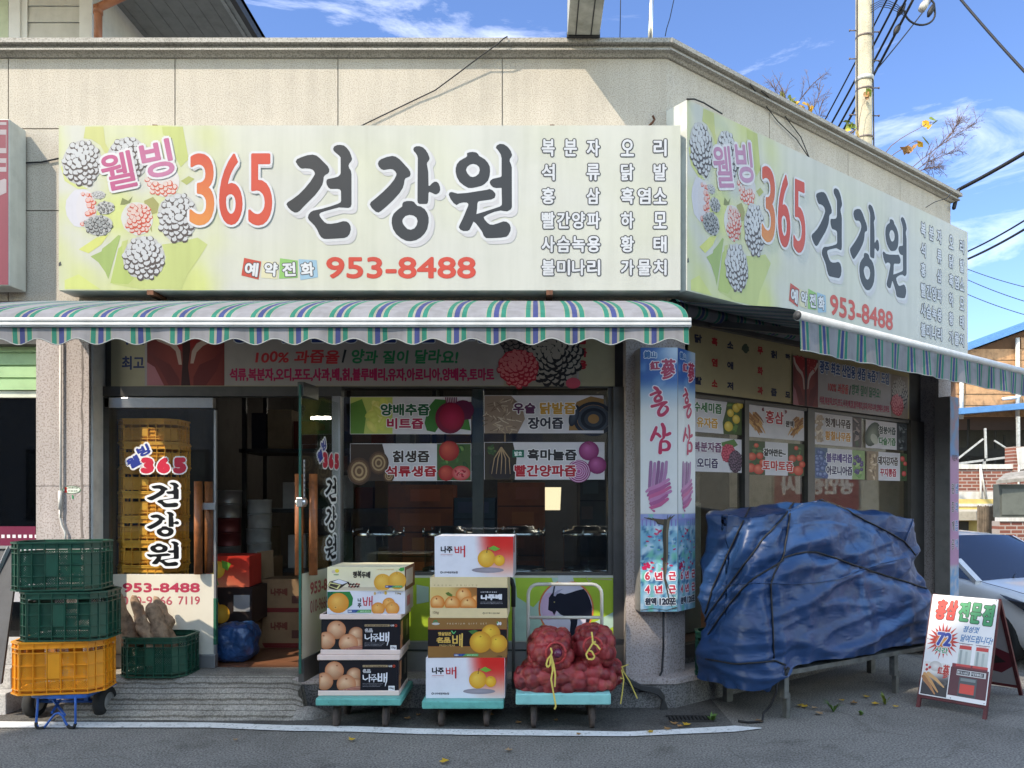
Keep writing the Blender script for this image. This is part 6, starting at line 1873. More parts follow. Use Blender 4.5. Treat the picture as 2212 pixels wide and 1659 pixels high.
def ribbon(t, runs, Y, w_=.011, name="ribbon", m=None):
    b = MB()
    for run in runs:
        pts = [q7(x, y, Y - .0015 * i) for i, (x, y) in enumerate(run)]
        for i in range(len(pts) - 1):
            d_ = pts[i + 1] - pts[i]
            s = Vector((-d_.z, 0, d_.x)).normalized() * w_ / 2
            b.quad(pts[i] - s, pts[i] + s, pts[i + 1] + s * .95, pts[i + 1] - s * .95)
    o = b.build(name, m or yel, t, recalc=False)
    so = o.modifiers.new("thick", 'SOLIDIFY'); so.thickness = .0012
yf = 4.885
ribbon(s3, [[(480, 905), (492, 940), (484, 965)], [(484, 965), (455, 1000), (443, 1045), (455, 1070), (475, 1050), (482, 985)], [(484, 965), (505, 1040), (520, 1130), (515, 1235)], [(488, 1000), (498, 1090), (484, 1170), (505, 1290), (525, 1400), (512, 1425)]], yf)
ribbon(s4, [[(828, 770), (835, 830), (838, 865)], [(838, 865), (800, 925), (780, 960), (795, 998), (835, 1003), (853, 980), (830, 935), (808, 928)], [(838, 865), (870, 880), (900, 918)], [(862, 850), (838, 865)]], 4.905)
ribbon(s2, [[(1082, 1060), (1100, 1110), (1150, 1190), (1215, 1335)], [(1085, 1065), (1140, 1045)], [(1080, 1090), (1100, 1170), (1085, 1300), (1072, 1380)], [(1068, 1160), (1096, 1165)]], 5.16, .008)
for t_, cx_, cy_, rx_, ry_, Y_ in ((s3, 525, 950, 82, 88, 4.905), (s4, 838, 890, 78, 74, 4.925)):
    b = MB()
    b.tube([q7(cx_ + rx_ * math.cos(a), cy_ + ry_ * math.sin(a), Y_ + .02 * abs(math.sin(a))) for a in [2 * math.pi * k / 24 for k in range(25)]], .008, 6)
    b.build("bound_mouth", redb, t_)
b = MB(); b.lathe(q7(540, 950, 4.93), [(.001, .030), (.014, .028), (.026, .018), (.032, 0), (.026, -.018), (.001, -.03)], 18, Vector((0, -1, 0)))
b.build("onion", mat("onion_skin", (.14, .025, .065, 1), rough=.25, var=.25, scale=30, spec=.6), s3)
# ---------------------------------------------------------------- goat panel under the window
gp = thing("goat_panel", "green printed panel with a black goat in an orange ring, under the front window", "panel", (P(1115, 0, YG).x, YG, .5))
d = Decal(front(YG - .05))
d.rect(741, 1243, 1329, 1384, (170, 196, 60), 0)
for pts in (((1108, 1243), (1215, 1243), (1200, 1300), (1150, 1384), (1108, 1384)), ((900, 1263), (926, 1268), (926, 1300), (900, 1305)), ((1235, 1370), (1329, 1320), (1329, 1352), (1260, 1384), (1235, 1384))): d.poly(pts, (176, 204, 186), .5)
d.poly([(1112, 1243), (1190, 1243), (1196, 1262), (1152, 1312), (1117, 1290)], (176, 206, 72), .7)
d.rect(741, 1243, 1329, 1248, (206, 206, 190), .8); d.rect(1325, 1248, 1329, 1384, (196, 200, 150), .8)
d.disk(1223, 1315, 60, 62, (222, 124, 70), 1, n=40); d.disk(1223, 1315, 56.5, 58.5, (206, 198, 214), 1.4, (222, 218, 226), n=40); d.disk(1186, 1310, 18, 30, (214, 176, 206), 1.6, (218, 190, 214))
Z7 = lambda s: [(1066.9 + .2552 * x, 1168.5 + .2552 * y) for x, y in pl(s)]
d.poly(Z7("458 582 462 540 465 480 490 445 502 432 530 450 560 440 600 450 640 440 700 420 760 405 790 440 815 500 830 560 830 640 815 660 800 700 775 700 780 660 770 640 710 650 705 700 690 760 690 820 640 820 645 740 650 690 640 650 600 640 560 620 530 590 515 620 510 630 495 600 470 590"), (24, 28, 44), 2)
d.poly(Z7("494 450 506 385 520 378 510 440"), (70, 72, 84), 2.4); d.poly(Z7("508 442 538 418 592 402 560 424 532 450 522 468 506 466"), (176, 170, 190), 2.5)
d.disk(1066.9 + .2552 * 512, 1168.5 + .2552 * 517, 1.6, 1.1, (196, 180, 120), 2.6, n=8)
d.stroke([(1265, 1246), (1272, 1256), (1282, 1250), (1322, 1252)], [1, 4, 2, 3], (186, 176, 130), 1.8, caps=False); d.poly([(1205, 1243), (1236, 1243), (1240, 1256), (1206, 1258)], (206, 208, 206), 1.2)
d.build("panel_sheet", prt, gp)
b = MB(); b.box(P(740, 0, YG).x, P(1329.5, 0, YG).x, YG - .046, YG + .02, P(0, 1384.5, YG).z, P(0, 1242.5, YG).z); b.build("panel_board", mat("board_edge", (.5, .5, .42, 1), rough=.7), gp)
# ---------------------------------------------------------------- goods under a blue tarpaulin on a low bench
B0 = Vector((1.672, 5.174, 0))
BU = Vector((math.cos(R(32.3)), math.sin(R(32.3)), 0)); BV = Vector((-BU.y, BU.x, 0))
def BP(t, v, z): return B0 + BU * t + BV * v + Vector((0, 0, z))
bench = thing("low_bench", "low grey metal bench under the blue tarpaulin, beside the side window", "bench", BP(.9, .3, 0))
grey_m = mat("grey_paint", (.16, .165, .16, 1), rough=.5, metal=.3, var=.2, scale=12, streak=.3)
b = MB()
def bbox(mb, t0, t1, v0, v1, z0, z1): return mb.hexa([BP(t, v, z0) for t, v in ((t0, v0), (t1, v0), (t1, v1), (t0, v1))] + [BP(t, v, z1) for t, v in ((t0, v0), (t1, v0), (t1, v1), (t0, v1))])
bbox(b, 0, 1.83, 0, .60, .296, .330)
b.build("top", grey_m, bench, bevel=.003)
for t, v in ((.05, .03), (1.30, .03), (1.78, .03), (.05, .55), (1.78, .55)):
    b = MB(); bbox(b, t - .022, t + .022, v - .022, v + .022, .14 if v < .1 else .0, .296); bbox(b, t + .008, t + .044, v - .016, v + .02, -.03, .17)
    b.build("leg", grey_m, bench)
tarp_m = mat("blue_tarp", (.014, .047, .135, 1), rough=.40, var=.14, scale=4, spec=.4, bump=.0)
n = tarp_m.node_tree
tcx = n.nodes.new("ShaderNodeTexCoord")
bs_ = n.nodes["Principled BSDF"]
prev = None
for sc_, st, dist, rot_, strech in ((2.8, .8, .06, .5, (1, 1, 2.0)), (5.5, .8, .04, -.6, (1, 1, 2.2)), (14, .7, .016, .15, (1, 1, 2.6)), (60, .2, .006, 0, (1, 1, 1))):
    mpx = n.nodes.new("ShaderNodeMapping"); mpx.inputs["Rotation"].default_value = (rot_, rot_ * .7, .4); mpx.inputs["Scale"].default_value = strech
    zx = n.nodes.new("ShaderNodeTexNoise"); zx.inputs["Scale"].default_value = sc_; zx.noise_type = 'RIDGED_MULTIFRACTAL' if sc_ < 50 else 'FBM'; zx.inputs["Detail"].default_value = 6
    bx = n.nodes.new("ShaderNodeBump"); bx.inputs["Strength"].default_value = st; bx.inputs["Distance"].default_value = dist * .35
    n.links.new(tcx.outputs["Object"], mpx.inputs["Vector"]); n.links.new(mpx.outputs[0], zx.inputs["Vector"]); n.links.new(zx.outputs["Fac"], bx.inputs["Height"])
    if prev: n.links.new(prev.outputs[0], bx.inputs["Normal"])
    prev = bx
n.links.new(prev.outputs[0], bs_.inputs["Normal"])
# rope runs in the picture's px; the cloth is drawn in beneath them
zt2 = lambda x, y: (1354.8 + x * .3873, 1016 + y * .3873)
ROPES = [[(700, 180), (640, 300), (560, 470), (480, 650), (432, 820)], [(940, 170), (860, 275), (760, 380), (655, 520), (560, 650), (470, 780), (425, 860)],
         [(912, 200), (895, 330), (872, 470), (815, 590), (800, 640), (808, 800), (815, 1050)], [(940, 168), (1030, 162), (1120, 166), (1230, 225), (1330, 282), (1450, 340), (1545, 395), (1640, 520), (1700, 610), (1760, 690)],
         [(865, 490), (960, 460), (1050, 452), (1190, 500), (1330, 550), (1440, 585), (1550, 620), (1640, 650), (1720, 680)], [(872, 500), (780, 560), (700, 605), (625, 680), (560, 760), (490, 860), (450, 920)],
         [(440, 1050), (600, 1078), (820, 1062), (880, 1085)]]
segs = []
cen_t, cen_v, A_, B_ = .80, .30, 1.08, .345
def heap(th, h):
    c_, s_ = math.cos(th), math.sin(th)
    e = (abs(c_) ** 5 + abs(s_) ** 5) ** (-1 / 5)
    x, y = e * c_ * A_, e * s_ * B_                   # y negative is the road side
    xx = x / A_
    top = 1.435 - .03 * xx - .035 * xx * xx + .05 * math.exp(-((xx + .35) / .35) ** 2)
    hem = .362 - .15 * sstep(-.62, -1.0, xx) + .008 * math.sin(th * 9)
    if h <= .78:
        f = h / .78
        k = 1.0 - .05 * f ** 2 + .045 * math.sin(math.pi * f)
        kx = 1.0 - .075 * f - (.02 if xx > 0 else -.0) * f
        z = hem + (top - .05 - hem) * f
        sh = .085 * f ** 1.6 * (1 if y < 0 else .2)
        px_, py_ = x * kx, y * k
    else:
        f = (h - .78) / .22
        q_ = 1 - f ** 1.15
        k = .95 * q_; kx = .925 * q_ if xx < 0 else .905 * q_
        z = top - .05 + .05 * math.sin(min(1, f * 1.6) * math.pi / 2)
        sh = .085 * (1 - .8 * f) * (1 if y < 0 else .2)
        px_, py_ = x * kx, y * k
    return cen_t + px_ + .10 * sstep(.45, .0, h) * max(0, xx) ** 3, cen_v + py_ + sh, z
NT, NH = 300, 120
b = MB()
def ridge(p, s, dirv):
    p = Vector((p.x * s, p.y * s, p.z * s))
    v = noise.noise(p + dirv)
    return (1 - abs(v) * 2.2)
pos = []
for j in range(NH + 1):
    for i in range(NT):
        th = 2 * math.pi * i / NT
        pos.append(BP(*heap(th, j / NH)))
ctr = BP(cen_t, cen_v, .8)
def rope_pull(p):
    # project to the picture and find the nearest rope
    sx, sy = CX + p.x / p.y * F, CY - (p.z - EYE) / p.y * F
    best = 1e9
    for a, c in segs:
        dx, dy = c[0] - a[0], c[1] - a[1]
        t = max(0, min(1, ((sx - a[0]) * dx + (sy - a[1]) * dy) / (dx * dx + dy * dy)))
        d = math.hypot(sx - a[0] - t * dx, sy - a[1] - t * dy)
        best = min(best, d)
    return best
for r in ROPES[:6]:
    q = [zt2(*p) for p in r]
    segs += list(zip(q[:-1], q[1:]))
out = []
for j in range(NH + 1):
    for i in range(NT):
        k = j * NT + i
        p = pos[k]
        a = pos[j * NT + (i + 1) % NT] - pos[j * NT + i - 1]; c = pos[min(NH, j + 1) * NT + i] - pos[max(0, j - 1) * NT + i]
        nrm = a.cross(c)
        nrm = nrm.normalized() if nrm.length > 1e-9 else Vector((0, 0, 1))
        if nrm.dot(p - ctr) < 0: nrm = -nrm
        u, v = (p - B0).dot(BU), (p - B0).dot(BV)
        d_ = .022 * noise.noise(Vector((u * 2.0, v * 2.5, p.z * 1.6)) + Vector((3, 1, 7)))
        for (a_, b2_, fr_, am_, sd_) in ((.75, .3, 2.3, .036, 5), (-.85, .35, 2.9, .030, 1), (.25, 1.1, 3.6, .022, 8), (1.2, -.2, 5.2, .018, 3), (-.5, -.9, 7.5, .010, 2)):
            q_ = noise.noise(Vector(((u * b2_ + p.z * a_) * fr_, (u * a_ - p.z * b2_) * fr_ * .22, v * 1.2)) + Vector((sd_, sd_ * 2, 0)))
            d_ += am_ * (max(0, 1 - abs(q_) * 3.2) - .35)
        rp = rope_pull(p)
        d_ -= .026 * math.exp(-(rp / 11) ** 2) * min(1, (1 - j / NH) * 6)
        d_ += .012 * math.exp(-((rp - 24) / 14) ** 2)
        if j < 5: d_ += .012 * math.sin(i * .33) * (5 - j) / 5
        d_ = max(-.05, d_) * (1 if j < NH * .70 else .45)
        out.append(p + nrm * (d_ - .012))
fs = [(j * NT + i, j * NT + (i + 1) % NT, (j + 1) * NT + (i + 1) % NT, (j + 1) * NT + i) for j in range(NH) for i in range(NT)]
b.add(out, fs, True)
# the loose corner hanging below the left end
L0 = []
for j in range(13):
    for i in range(25):
        f, g = i / 24, j / 12
        t = -.27 + .24 * f; v = .12 - .13 * sstep(0, .7, f) + .14 * (1 - f) * .9
        z = .40 - g * (.17 * (1 - abs(f - .55) * 1.25) + .03)
        L0.append(BP(t + .02 * math.sin(g * 3 + f * 9), v - .035 * math.sin(g * 2.6) - .018 * math.sin(f * 14) * g, z))
b.add(L0, [(j * 25 + i, j * 25 + i + 1, (j + 1) * 25 + i + 1, (j + 1) * 25 + i) for j in range(12) for i in range(24)], True)
tp = thing("tarpaulin", "crumpled blue tarpaulin roped over a big heap on the low bench", "tarpaulin", BP(.9, .3, .33))
cloth = b.build("cover", tarp_m, tp, recalc=False)
bv = BVHTree.FromPolygons([Vector(v) for v in b.v], b.f)
def on_heap(x, y, off=.006, fall=None):
    d_ = Vector(((x - CX) / F, 1, -(y - CY) / F)).normalized()
    h = bv.ray_cast(Vector((0, 0, EYE)), d_)
    if h[0] is None: return None
    nn = h[1] if h[1].dot(d_) < 0 else -h[1]
    return h[0] + nn * off
def strap(pts, r, name, m, par):
    fine = []
    for (x0, y0), (x1, y1) in zip(pts[:-1], pts[1:]):
        for k in range(8): fine.append((x0 + (x1 - x0) * k / 8, y0 + (y1 - y0) * k / 8))
    fine.append(pts[-1])
    g = [on_heap(*zt2(*p)) for p in fine]
    g = [p for p in g if p is not None]
    if len(g) < 3: return
    g = [g[0]] + [(g[i - 1] + g[i] * 2 + g[i + 1]) / 4 for i in range(1, len(g) - 1)] + [g[-1]]
    b = MB(); b.tube(g, r, 6); return b.build(name, m, par)
rope_m = mat("black_rope", (.014, .014, .016, 1), rough=.6)
for r in ROPES: strap(r, .0062, "rope", rope_m, tp)
strap([(530, 640), (660, 632), (800, 630), (950, 634), (1090, 622), (1180, 604), (1240, 580), (1330, 545), (1420, 520), (1560, 490)], .0035, "hem", tarp_m, tp)
strap([(1545, 395), (1580, 310), (1610, 215)], .0045, "hem", tarp_m, tp)
b = MB()
g3 = lambda x, y, Y: P(*zt2(x, y), Y)
b.tube([g3(860, 1075, 5.14), g3(880, 1120, 5.12), g3(850, 1160, 5.12), g3(885, 1140, 5.11), g3(900, 1100, 5.12)], .012, 8)
b.tube([g3(840, 1150, 5.12), g3(830, 1240, 5.14), g3(800, 1310, 5.16), g3(760, 1355, 5.18), (1.52, 5.12, .012), (1.42, 5.10, .01), (1.36, 5.13, .01)], .008, 7)
b.build("rope_tail", rope_m, tp)
# ---------------------------------------------------------------- folding A-board
Lg, Rg = Vector((2.744, 5.505, 0)), Vector((3.042, 5.20, 0))
bw = (Rg - Lg).length
bu = (Rg - Lg) / bw
bn_ = Vector((-bu.y, bu.x, 0))
if bn_.y < 0: bn_ = -bn_
lean, HT = .33, .775
up1 = (bn_ * lean + Vector((0, 0, HT))).normalized()
LEN1 = math.hypot(lean, HT)
ab = thing("a_board", "white folding A board with maroon frame advertising red ginseng, in front of the white car", "a-board", Lg.lerp(Rg, .5) + bn_ * .3)
maroon = mat("maroon_frame", (.10, .012, .016, 1), rough=.5, var=.25, scale=20)
nf = up1.cross(bu).normalized()
if nf.y > 0: nf = -nf                                 # towards the road
b = MB()
for e in (0, 1): b.bar(Lg.lerp(Rg, e) + nf * -.012, Lg.lerp(Rg, e) + up1 * LEN1 + nf * -.012, .024, .024, up=nf)
for s in (.085, LEN1 - .012): b.bar(Lg + up1 * s - nf * .012, Rg + up1 * s - nf * .012, .024, .022, up=nf)
b.build("front_frame", maroon, ab)
up2 = (-bn_ * .57 + Vector((0, 0, HT))).normalized()
L2 = math.hypot(.57, HT)
topL, topR = Lg + up1 * LEN1, Rg + up1 * LEN1
fl, fr = topL - up2 * L2 + bn_ * .0, topR - up2 * L2
b = MB()
b.bar(fl + bn_ * .02, topL + bn_ * .02, .024, .024, up=bn_); b.bar(fr + bn_ * .02, topR + bn_ * .02, .024, .024, up=bn_)
for s in (.09, L2 - .06): b.bar(fl + up2 * s + bn_ * .02, fr + up2 * s + bn_ * .02, .022, .022, up=bn_)
b.build("rear_frame", maroon, ab)
k_ = bw / 144
vs_ = LEN1 * .885 / 222
d = Decal(lambda x, y, l: Lg + up1 * (LEN1 - y * vs_) + bu * (x * k_) + nf * (.006 + l))
d.rect(-1, -1, 145, 223, (236, 234, 234), 0)
d.text("홍", 10, 10, 33, 55, (206, 52, 44), 2, bold=3.4, line=(1.6, (80, 30, 30)), slant=.08); d.text("삼", 34, 9, 57, 54, (206, 52, 44), 2, bold=3.4, line=(1.6, (80, 30, 30)), slant=.08)
for ch, a in (("전", 62), ("문", 88), ("점", 114)): d.text(ch, a, 10 + (a - 62) * .03, a + 23, 54 + (a - 62) * .08, (52, 150, 96), 2, bold=3.4, line=(1.6, (22, 62, 44)), slant=.06)
pts = []
for i in range(44):
    a = 2 * math.pi * i / 44
    r = (37 if i % 2 == 0 else 21) * (1.0 + .1 * math.sin(i * 2.2))
    pts.append((37 + r * math.cos(a), 101 + r * 1.06 * math.sin(a)))
d.poly(pts, (204, 58, 46), 1); d.disk(38, 104, 19, 17, (216, 92, 52), 1.4, (238, 172, 70))
d.text("72", 21, 82, 55, 113, (44, 70, 160), 3, bold=3.6, line=(1.8, (234, 232, 236)), slant=.05); d.text("시간", 21, 116, 51, 128, (64, 156, 96), 3, bold=1.2, line=(1.4, (234, 234, 236)))
d.text("정성껏", 76, 63, 110, 77, (70, 130, 180), 2, bold=.7, slant=.25); d.text("달여드립니다!", 73, 82, 141, 98, (70, 130, 180), 2, bold=.7, slant=.2)
d.rect(62, 154, 143, 214, (84, 24, 36), 1); d.rect(64, 146, 140, 154, (120, 30, 42), 1.2)
d.rect(76, 158, 138, 170, (200, 198, 196), 1.4)
for a in (77, 107): d.rect(a, 159.5, a + 27, 168, (62, 62, 64), 1.8); marks(d, a + 1, 160.5, a + 26, 167, (190, 190, 190), 2.2, 8, a)
d.rect(83, 173, 121, 213, (70, 78, 80), 1.6); d.rect(86, 175, 118, 181, (120, 130, 130), 2); d.rect(86, 187, 117, 207, (216, 64, 48), 2.2); d.rect(84, 208, 120, 212, (40, 46, 48), 2.2)
for a in (74, 110):
    d.rect(a, 112, a + 28, 148, (206, 210, 206), 1.5, (186, 192, 186)); d.rect(a + 3, 116, a + 8, 146, (150, 160, 158), 1.8); d.rect(a + 15, 118, a + 20, 146, (170, 178, 174), 1.8)
    d.rect(a + 1, 106, a + 27, 114, (204, 62, 58), 2); d.rect(a + 6, 102, a + 22, 107, (222, 200, 200), 2); d.rect(a - 2, 146, a + 30, 151, (200, 60, 58), 2.2); d.stroke([(a - 1, 102), (a + 29, 102)], 1.2, (60, 60, 60), 2.2, caps=False)
d.grid(2, 150, 60, 221, lambda u, v: Vector((226, 222, 216)).lerp(Vector((38, 34, 38)), sstep(.35, .75, v + .15 * u)), 8, 10, 1)
d.disk(28, 158, 14, 11, (196, 188, 182), 1.5, (232, 226, 220)); d.disk(46, 192, 12, 6, (90, 84, 84), 1.6, (40, 34, 34))
for k, (x0, y0, x1, y1) in enumerate(((6, 178, 40, 212), (8, 190, 34, 217), (14, 176, 52, 200), (4, 184, 22, 204))): d.stroke([(x0, y0), ((x0 + x1) / 2, (y0 + y1) / 2 - 2), (x1, y1)], [8, 7, 3], [(206, 152, 92), (186, 126, 72), (216, 166, 108), (170, 112, 64)][k], 2 + k * .3)
for k in range(5): d.disk(8 + (k * 7) % 13, 158 + (k * 5) % 11, 3, 3, (196, 54, 56), 2 + k * .1, n=8)
d.text("紅", 34, 158, 45, 174, (196, 60, 50), 4, bold=1); d.text("蔘", 45, 152, 60, 182, (196, 60, 50), 4, bold=1.2)
for x, y in ((3, 2), (72, 2), (141, 2), (2, 100), (142, 90), (70, 220), (3, 219), (141, 220)): d.disk(x, y, 1.1, 1.1, (70, 60, 60), 4.5, n=8)
d.build("poster_sheet", sheet, ab)
b = MB(); b.hexa([Lg + up1 * .10 + nf * a for a in ()] or [Lg + up1 * .095 + nf * .004, Rg + up1 * .095 + nf * .004, Rg + up1 * .095 - nf * .001, Lg + up1 * .095 - nf * .001, topL + nf * .004, topR + nf * .004, topR - nf * .001, topL - nf * .001]); b.build("front_board", mat("board_back", (.5, .48, .46, 1), rough=.7), ab)
vv = up2
d = Decal(lambda x, y, l: fl + up2 * (L2 - .03 - y * (L2 - .13) / 222) + bu * (x * k_) + bn_ * .012 - bn_ * l)
rr = random.Random(3)
e_ = [(4, 2), (140, 2), (140, 150)] + [(140 - k * 8, 150 + rr.uniform(-14, 18)) for k in range(1, 17)] + [(4, 140)]
d.poly(e_, (176, 170, 172), 0); d.poly([(4, 190), (60, 176), (100, 150), (140, 158), (140, 221), (4, 221)], (186, 180, 180), .1)
d.poly([(60, 90), (90, 84), (112, 120), (140, 132), (140, 168), (112, 190), (76, 184), (50, 150)], (118, 26, 46), .6); d.poly([(90, 60), (104, 54), (110, 80), (98, 92)], (190, 120, 132), .6)
d.poly([(20, 118), (50, 108), (80, 128), (110, 142), (128, 158), (90, 168), (50, 150), (24, 146)], (40, 30, 32), .9)
d.build("torn_sheet", sheet, ab)
# ---------------------------------------------------------------- white car
car_w = mat("white_car_paint", (.82, .81, .79, 1), rough=.22, var=.01, coat=.6, spec=.5)
car_g = mat("car_glass", (.012, .02, .05, 1), rough=.06, spec=.9, var=.0)
trim_b = mat("black_trim", (.012, .012, .014, 1), rough=.45)
fwd = Vector((.24, -.97, 0)).normalized(); lat = Vector((-fwd.y, fwd.x, 0))        # lat points to the right of the picture
lat = lat if lat.x > 0 else -lat
CARZ = -.48
c0 = Vector((6.53, 8.59, CARZ))
def CP(l, x, z): return c0 - fwd * l + lat * x + Vector((0, 0, z))                   # l back from the nose, x across
car = thing("parked_car", "white car parked nose first beyond the end pillar, behind the A board", "car", CP(2.2, 0, 0))
ST = [  # l, half width, sill z, bumper/side z, shoulder z, top edge half width, top z, crown
    (0.00, .60, .30, .50, .66, .52, .70, .01), (.10, .80, .24, .48, .70, .66, .76, .015), (.30, .88, .22, .50, .76, .74, .82, .02), (.65, .905, .22, .55, .83, .78, .89, .025),
    (1.00, .915, .22, .58, .88, .79, .93, .025), (1.25, .915, .22, .60, .92, .80, .965, .02), (2.2, .92, .22, .62, .95, .82, .99, .0), (3.2, .915, .22, .64, .98, .82, 1.02, .0), (4.0, .89, .24, .64, .99, .78, 1.03, .0), (4.35, .80, .30, .62, .96, .66, 1.0, .0)]
b = MB()
vs = []
for (l, hw, s, m_, sh, tw, tz, cr_) in ST:
    half = [(hw * .86, s), (hw * .97, s + .08), (hw, m_), (hw * .985, (m_ + sh) / 2 + .03), (hw * .955, sh), (tw, tz), (tw * .55, tz + cr_ * 1.2), (0, tz + cr_ * 1.6)]
    row = [CP(l, -x, z) for x, z in half] + [CP(l, x, z) for x, z in reversed(half[:-1])]
    vs += row
nn_ = 15
fs = [(i * nn_ + k, i * nn_ + k + 1, (i + 1) * nn_ + k + 1, (i + 1) * nn_ + k) for i in range(len(ST) - 1) for k in range(nn_ - 1)]
fs += [tuple(range(nn_)), tuple((len(ST) - 1) * nn_ + k for k in reversed(range(nn_)))]
b.add(vs, fs, True)
body = b.build("body", car_w, car)
ss = body.modifiers.new("smooth", 'SUBSURF'); ss.levels = ss.render_levels = 2
# greenhouse: pillars and roof in paint, glass set 6 mm in
RF = 1.475
def gh(l, x, z): return CP(l, x, z)
A0, A1 = (1.16, .80, .955), (2.02, .60, RF - .045)      # screen foot and head (l, half width, z)
C0_, C1_ = (4.12, .76, 1.02), (3.65, .56, RF - .06)
b = MB()
roof = []
for (l, hw, z) in ((2.00, .60, RF - .05), (2.15, .615, RF - .015), (2.6, .625, RF + .005), (3.2, .61, RF - .005), (3.66, .57, RF - .06)):
    roof.append([CP(l, -hw, z - .04), CP(l, -hw * .96, z), CP(l, -hw * .5, z + .03), CP(l, 0, z + .038), CP(l, hw * .5, z + .03), CP(l, hw * .96, z), CP(l, hw, z - .04)])
b.add([p for r in roof for p in r], [(i * 7 + k, i * 7 + k + 1, (i + 1) * 7 + k + 1, (i + 1) * 7 + k) for i in range(4) for k in range(6)], True)
for s in (-1, 1):
    b.bar(gh(A0[0] - .05, s * (A0[1] + .015), A0[2] - .02), gh(A1[0], s * (A1[1] + .008), A1[2]), .075, .055, up=Vector((0, 0, 1)))
    b.bar(gh(C0_[0], s * C0_[1], C0_[2] - .03), gh(C1_[0], s * C1_[1], C1_[2]), .16, .06)
    b.bar(gh(A1[0], s * A1[1], A1[2]), gh(C1_[0], s * C1_[1], C1_[2] - .0), .05, .05)
b.build("roof", car_w, car)
b = MB()
def glassgrid(mb, f, nu, nv):
    mb.add([f(i / nu, j / nv) for j in range(nv + 1) for i in range(nu + 1)], [(j * (nu + 1) + i, j * (nu + 1) + i + 1, (j + 1) * (nu + 1) + i + 1, (j + 1) * (nu + 1) + i) for j in range(nv) for i in range(nu)], True)
def ws(u, v):
    x = (u * 2 - 1)
    hw = A0[1] + (A1[1] - A0[1]) * v
    l = A0[0] + (A1[0] - A0[0]) * v - .07 * (1 - x * x) - .01
    z = A0[2] + (A1[2] + .03 - A0[2]) * v + .03 * math.sin(math.pi * v) * .6 + .015 * (1 - x * x) * v
    return CP(l, x * hw, z)
glassgrid(b, ws, 14, 8)
b.build("windshield", car_g, car)
for s in (-1, 1):
    b = MB()
    b.quad(CP(1.26, s * .80, .955), CP(3.95, s * .785, 1.02), CP(3.60, s * .585, RF - .07), CP(2.06, s * .612, RF - .06))
    b.build("side_window", car_g, car)
    b = MB()
    for l in (2.55,): b.bar(CP(l, s * .808, .98), CP(l + .05, s * .612, RF - .05), .06, .012)
    b.build("door_pillar", trim_b, car)
b = MB(); b.quad(CP(4.17, -.70, 1.03), CP(4.17, .70, 1.03), CP(3.70, .52, RF - .06), CP(3.70, -.52, RF - .06)); b.build("rear_window", car_g, car)
for s in (-1, 1):
    b = MB()
    q = [(.045, .50, .665), (.10, .70, .705), (.34, .872, .775), (.70, .912, .845), (.60, .925, .80), (.34, .902, .68), (.14, .80, .60), (.03, .56, .585)]
    b.prism([CP(l - .012, s * (x + .008), z) for l, x, z in q], fwd * -.03 + lat * (-s * .03))
    hl = b.build("headlight", mat("lamp_housing", (.02, .022, .028, 1), rough=.15, spec=.8), car)
    for (l, x, z, r) in ((.06, .70, .648, .056), (.17, .82, .672, .040)):
        b = MB(); ax_ = (fwd + lat * s * .55).normalized()
        b.lathe(CP(l - .022, s * (x + .022), z), [(.001, .028), (r * .5, .024), (r * .72, .012), (r * .8, .018), (r, .004), (r * 1.05, -.02)], 20, ax_)
        adopt(b.build("lens", mat("lamp_lens", (.6, .62, .64, 1), rough=.08, metal=.8, spec=.8), None), hl)
    b = MB()
    for l in (.82, 3.45):
        b = MB(); b.lathe(CP(l, s * .80, .335), [(.20, -.10), (.30, -.11), (.335, -.08), (.335, .08), (.30, .11), (.20, .10)], 30, lat)
        wh = b.build("wheel", mat("black_rubber", None), car)
        b = MB(); b.lathe(CP(l, s * .80, .335), [(.001, s * .105), (.05, s * .11), (.07, s * .085), (.20, s * .095), (.215, s * .11), (.22, s * .02)], 24, lat)
        adopt(b.build("rim", mat("alloy", (.5, .5, .5, 1), rough=.3, metal=.8), None), wh)
    b = MB()
    b.lathe(CP(1.42, s * 1.03, 1.03), [(.001, -.07), (.06, -.06), (.085, -.02), (.085, .03), (.05, .065), (.001, .075)], 14, lat); b.bar(CP(1.42, s * .86, .98), CP(1.42, s * 1.0, 1.02), .05, .03)
    b.build("mirror", car_w if s > 0 else trim_b, car)
b = MB()
b.prism([CP(-.012, x, z) for x, z in ((-.44, .66), (.44, .66), (.40, .50), (-.40, .50))], fwd * -.05)
for k in range(4): b.bar(CP(-.02, -.42, .53 + k * .035), CP(-.02, .42, .53 + k * .035), .012, .01)
b.build("grille", trim_b, car)
b = MB(); b.prism([CP(.02, x, z) for x, z in ((-.62, .36), (.62, .36), (.55, .26), (-.55, .26))], fwd * -.06); b.build("lower_intake", trim_b, car)
b = MB()
for x in (-.30, .22): b.bar(CP(1.10, x, .985), CP(1.42, x + .42, 1.105), .012, .012)
b.build("wiper", trim_b, car)
b = MB(); b.tube([CP(1.24, -.80, .968), CP(1.0, -.795, .935), CP(.66, -.785, .895), (CP(.52, -.775, .872)), CP(.40, -.70, .842)], .004, 5); b.build("bonnet_gap", trim_b, car)
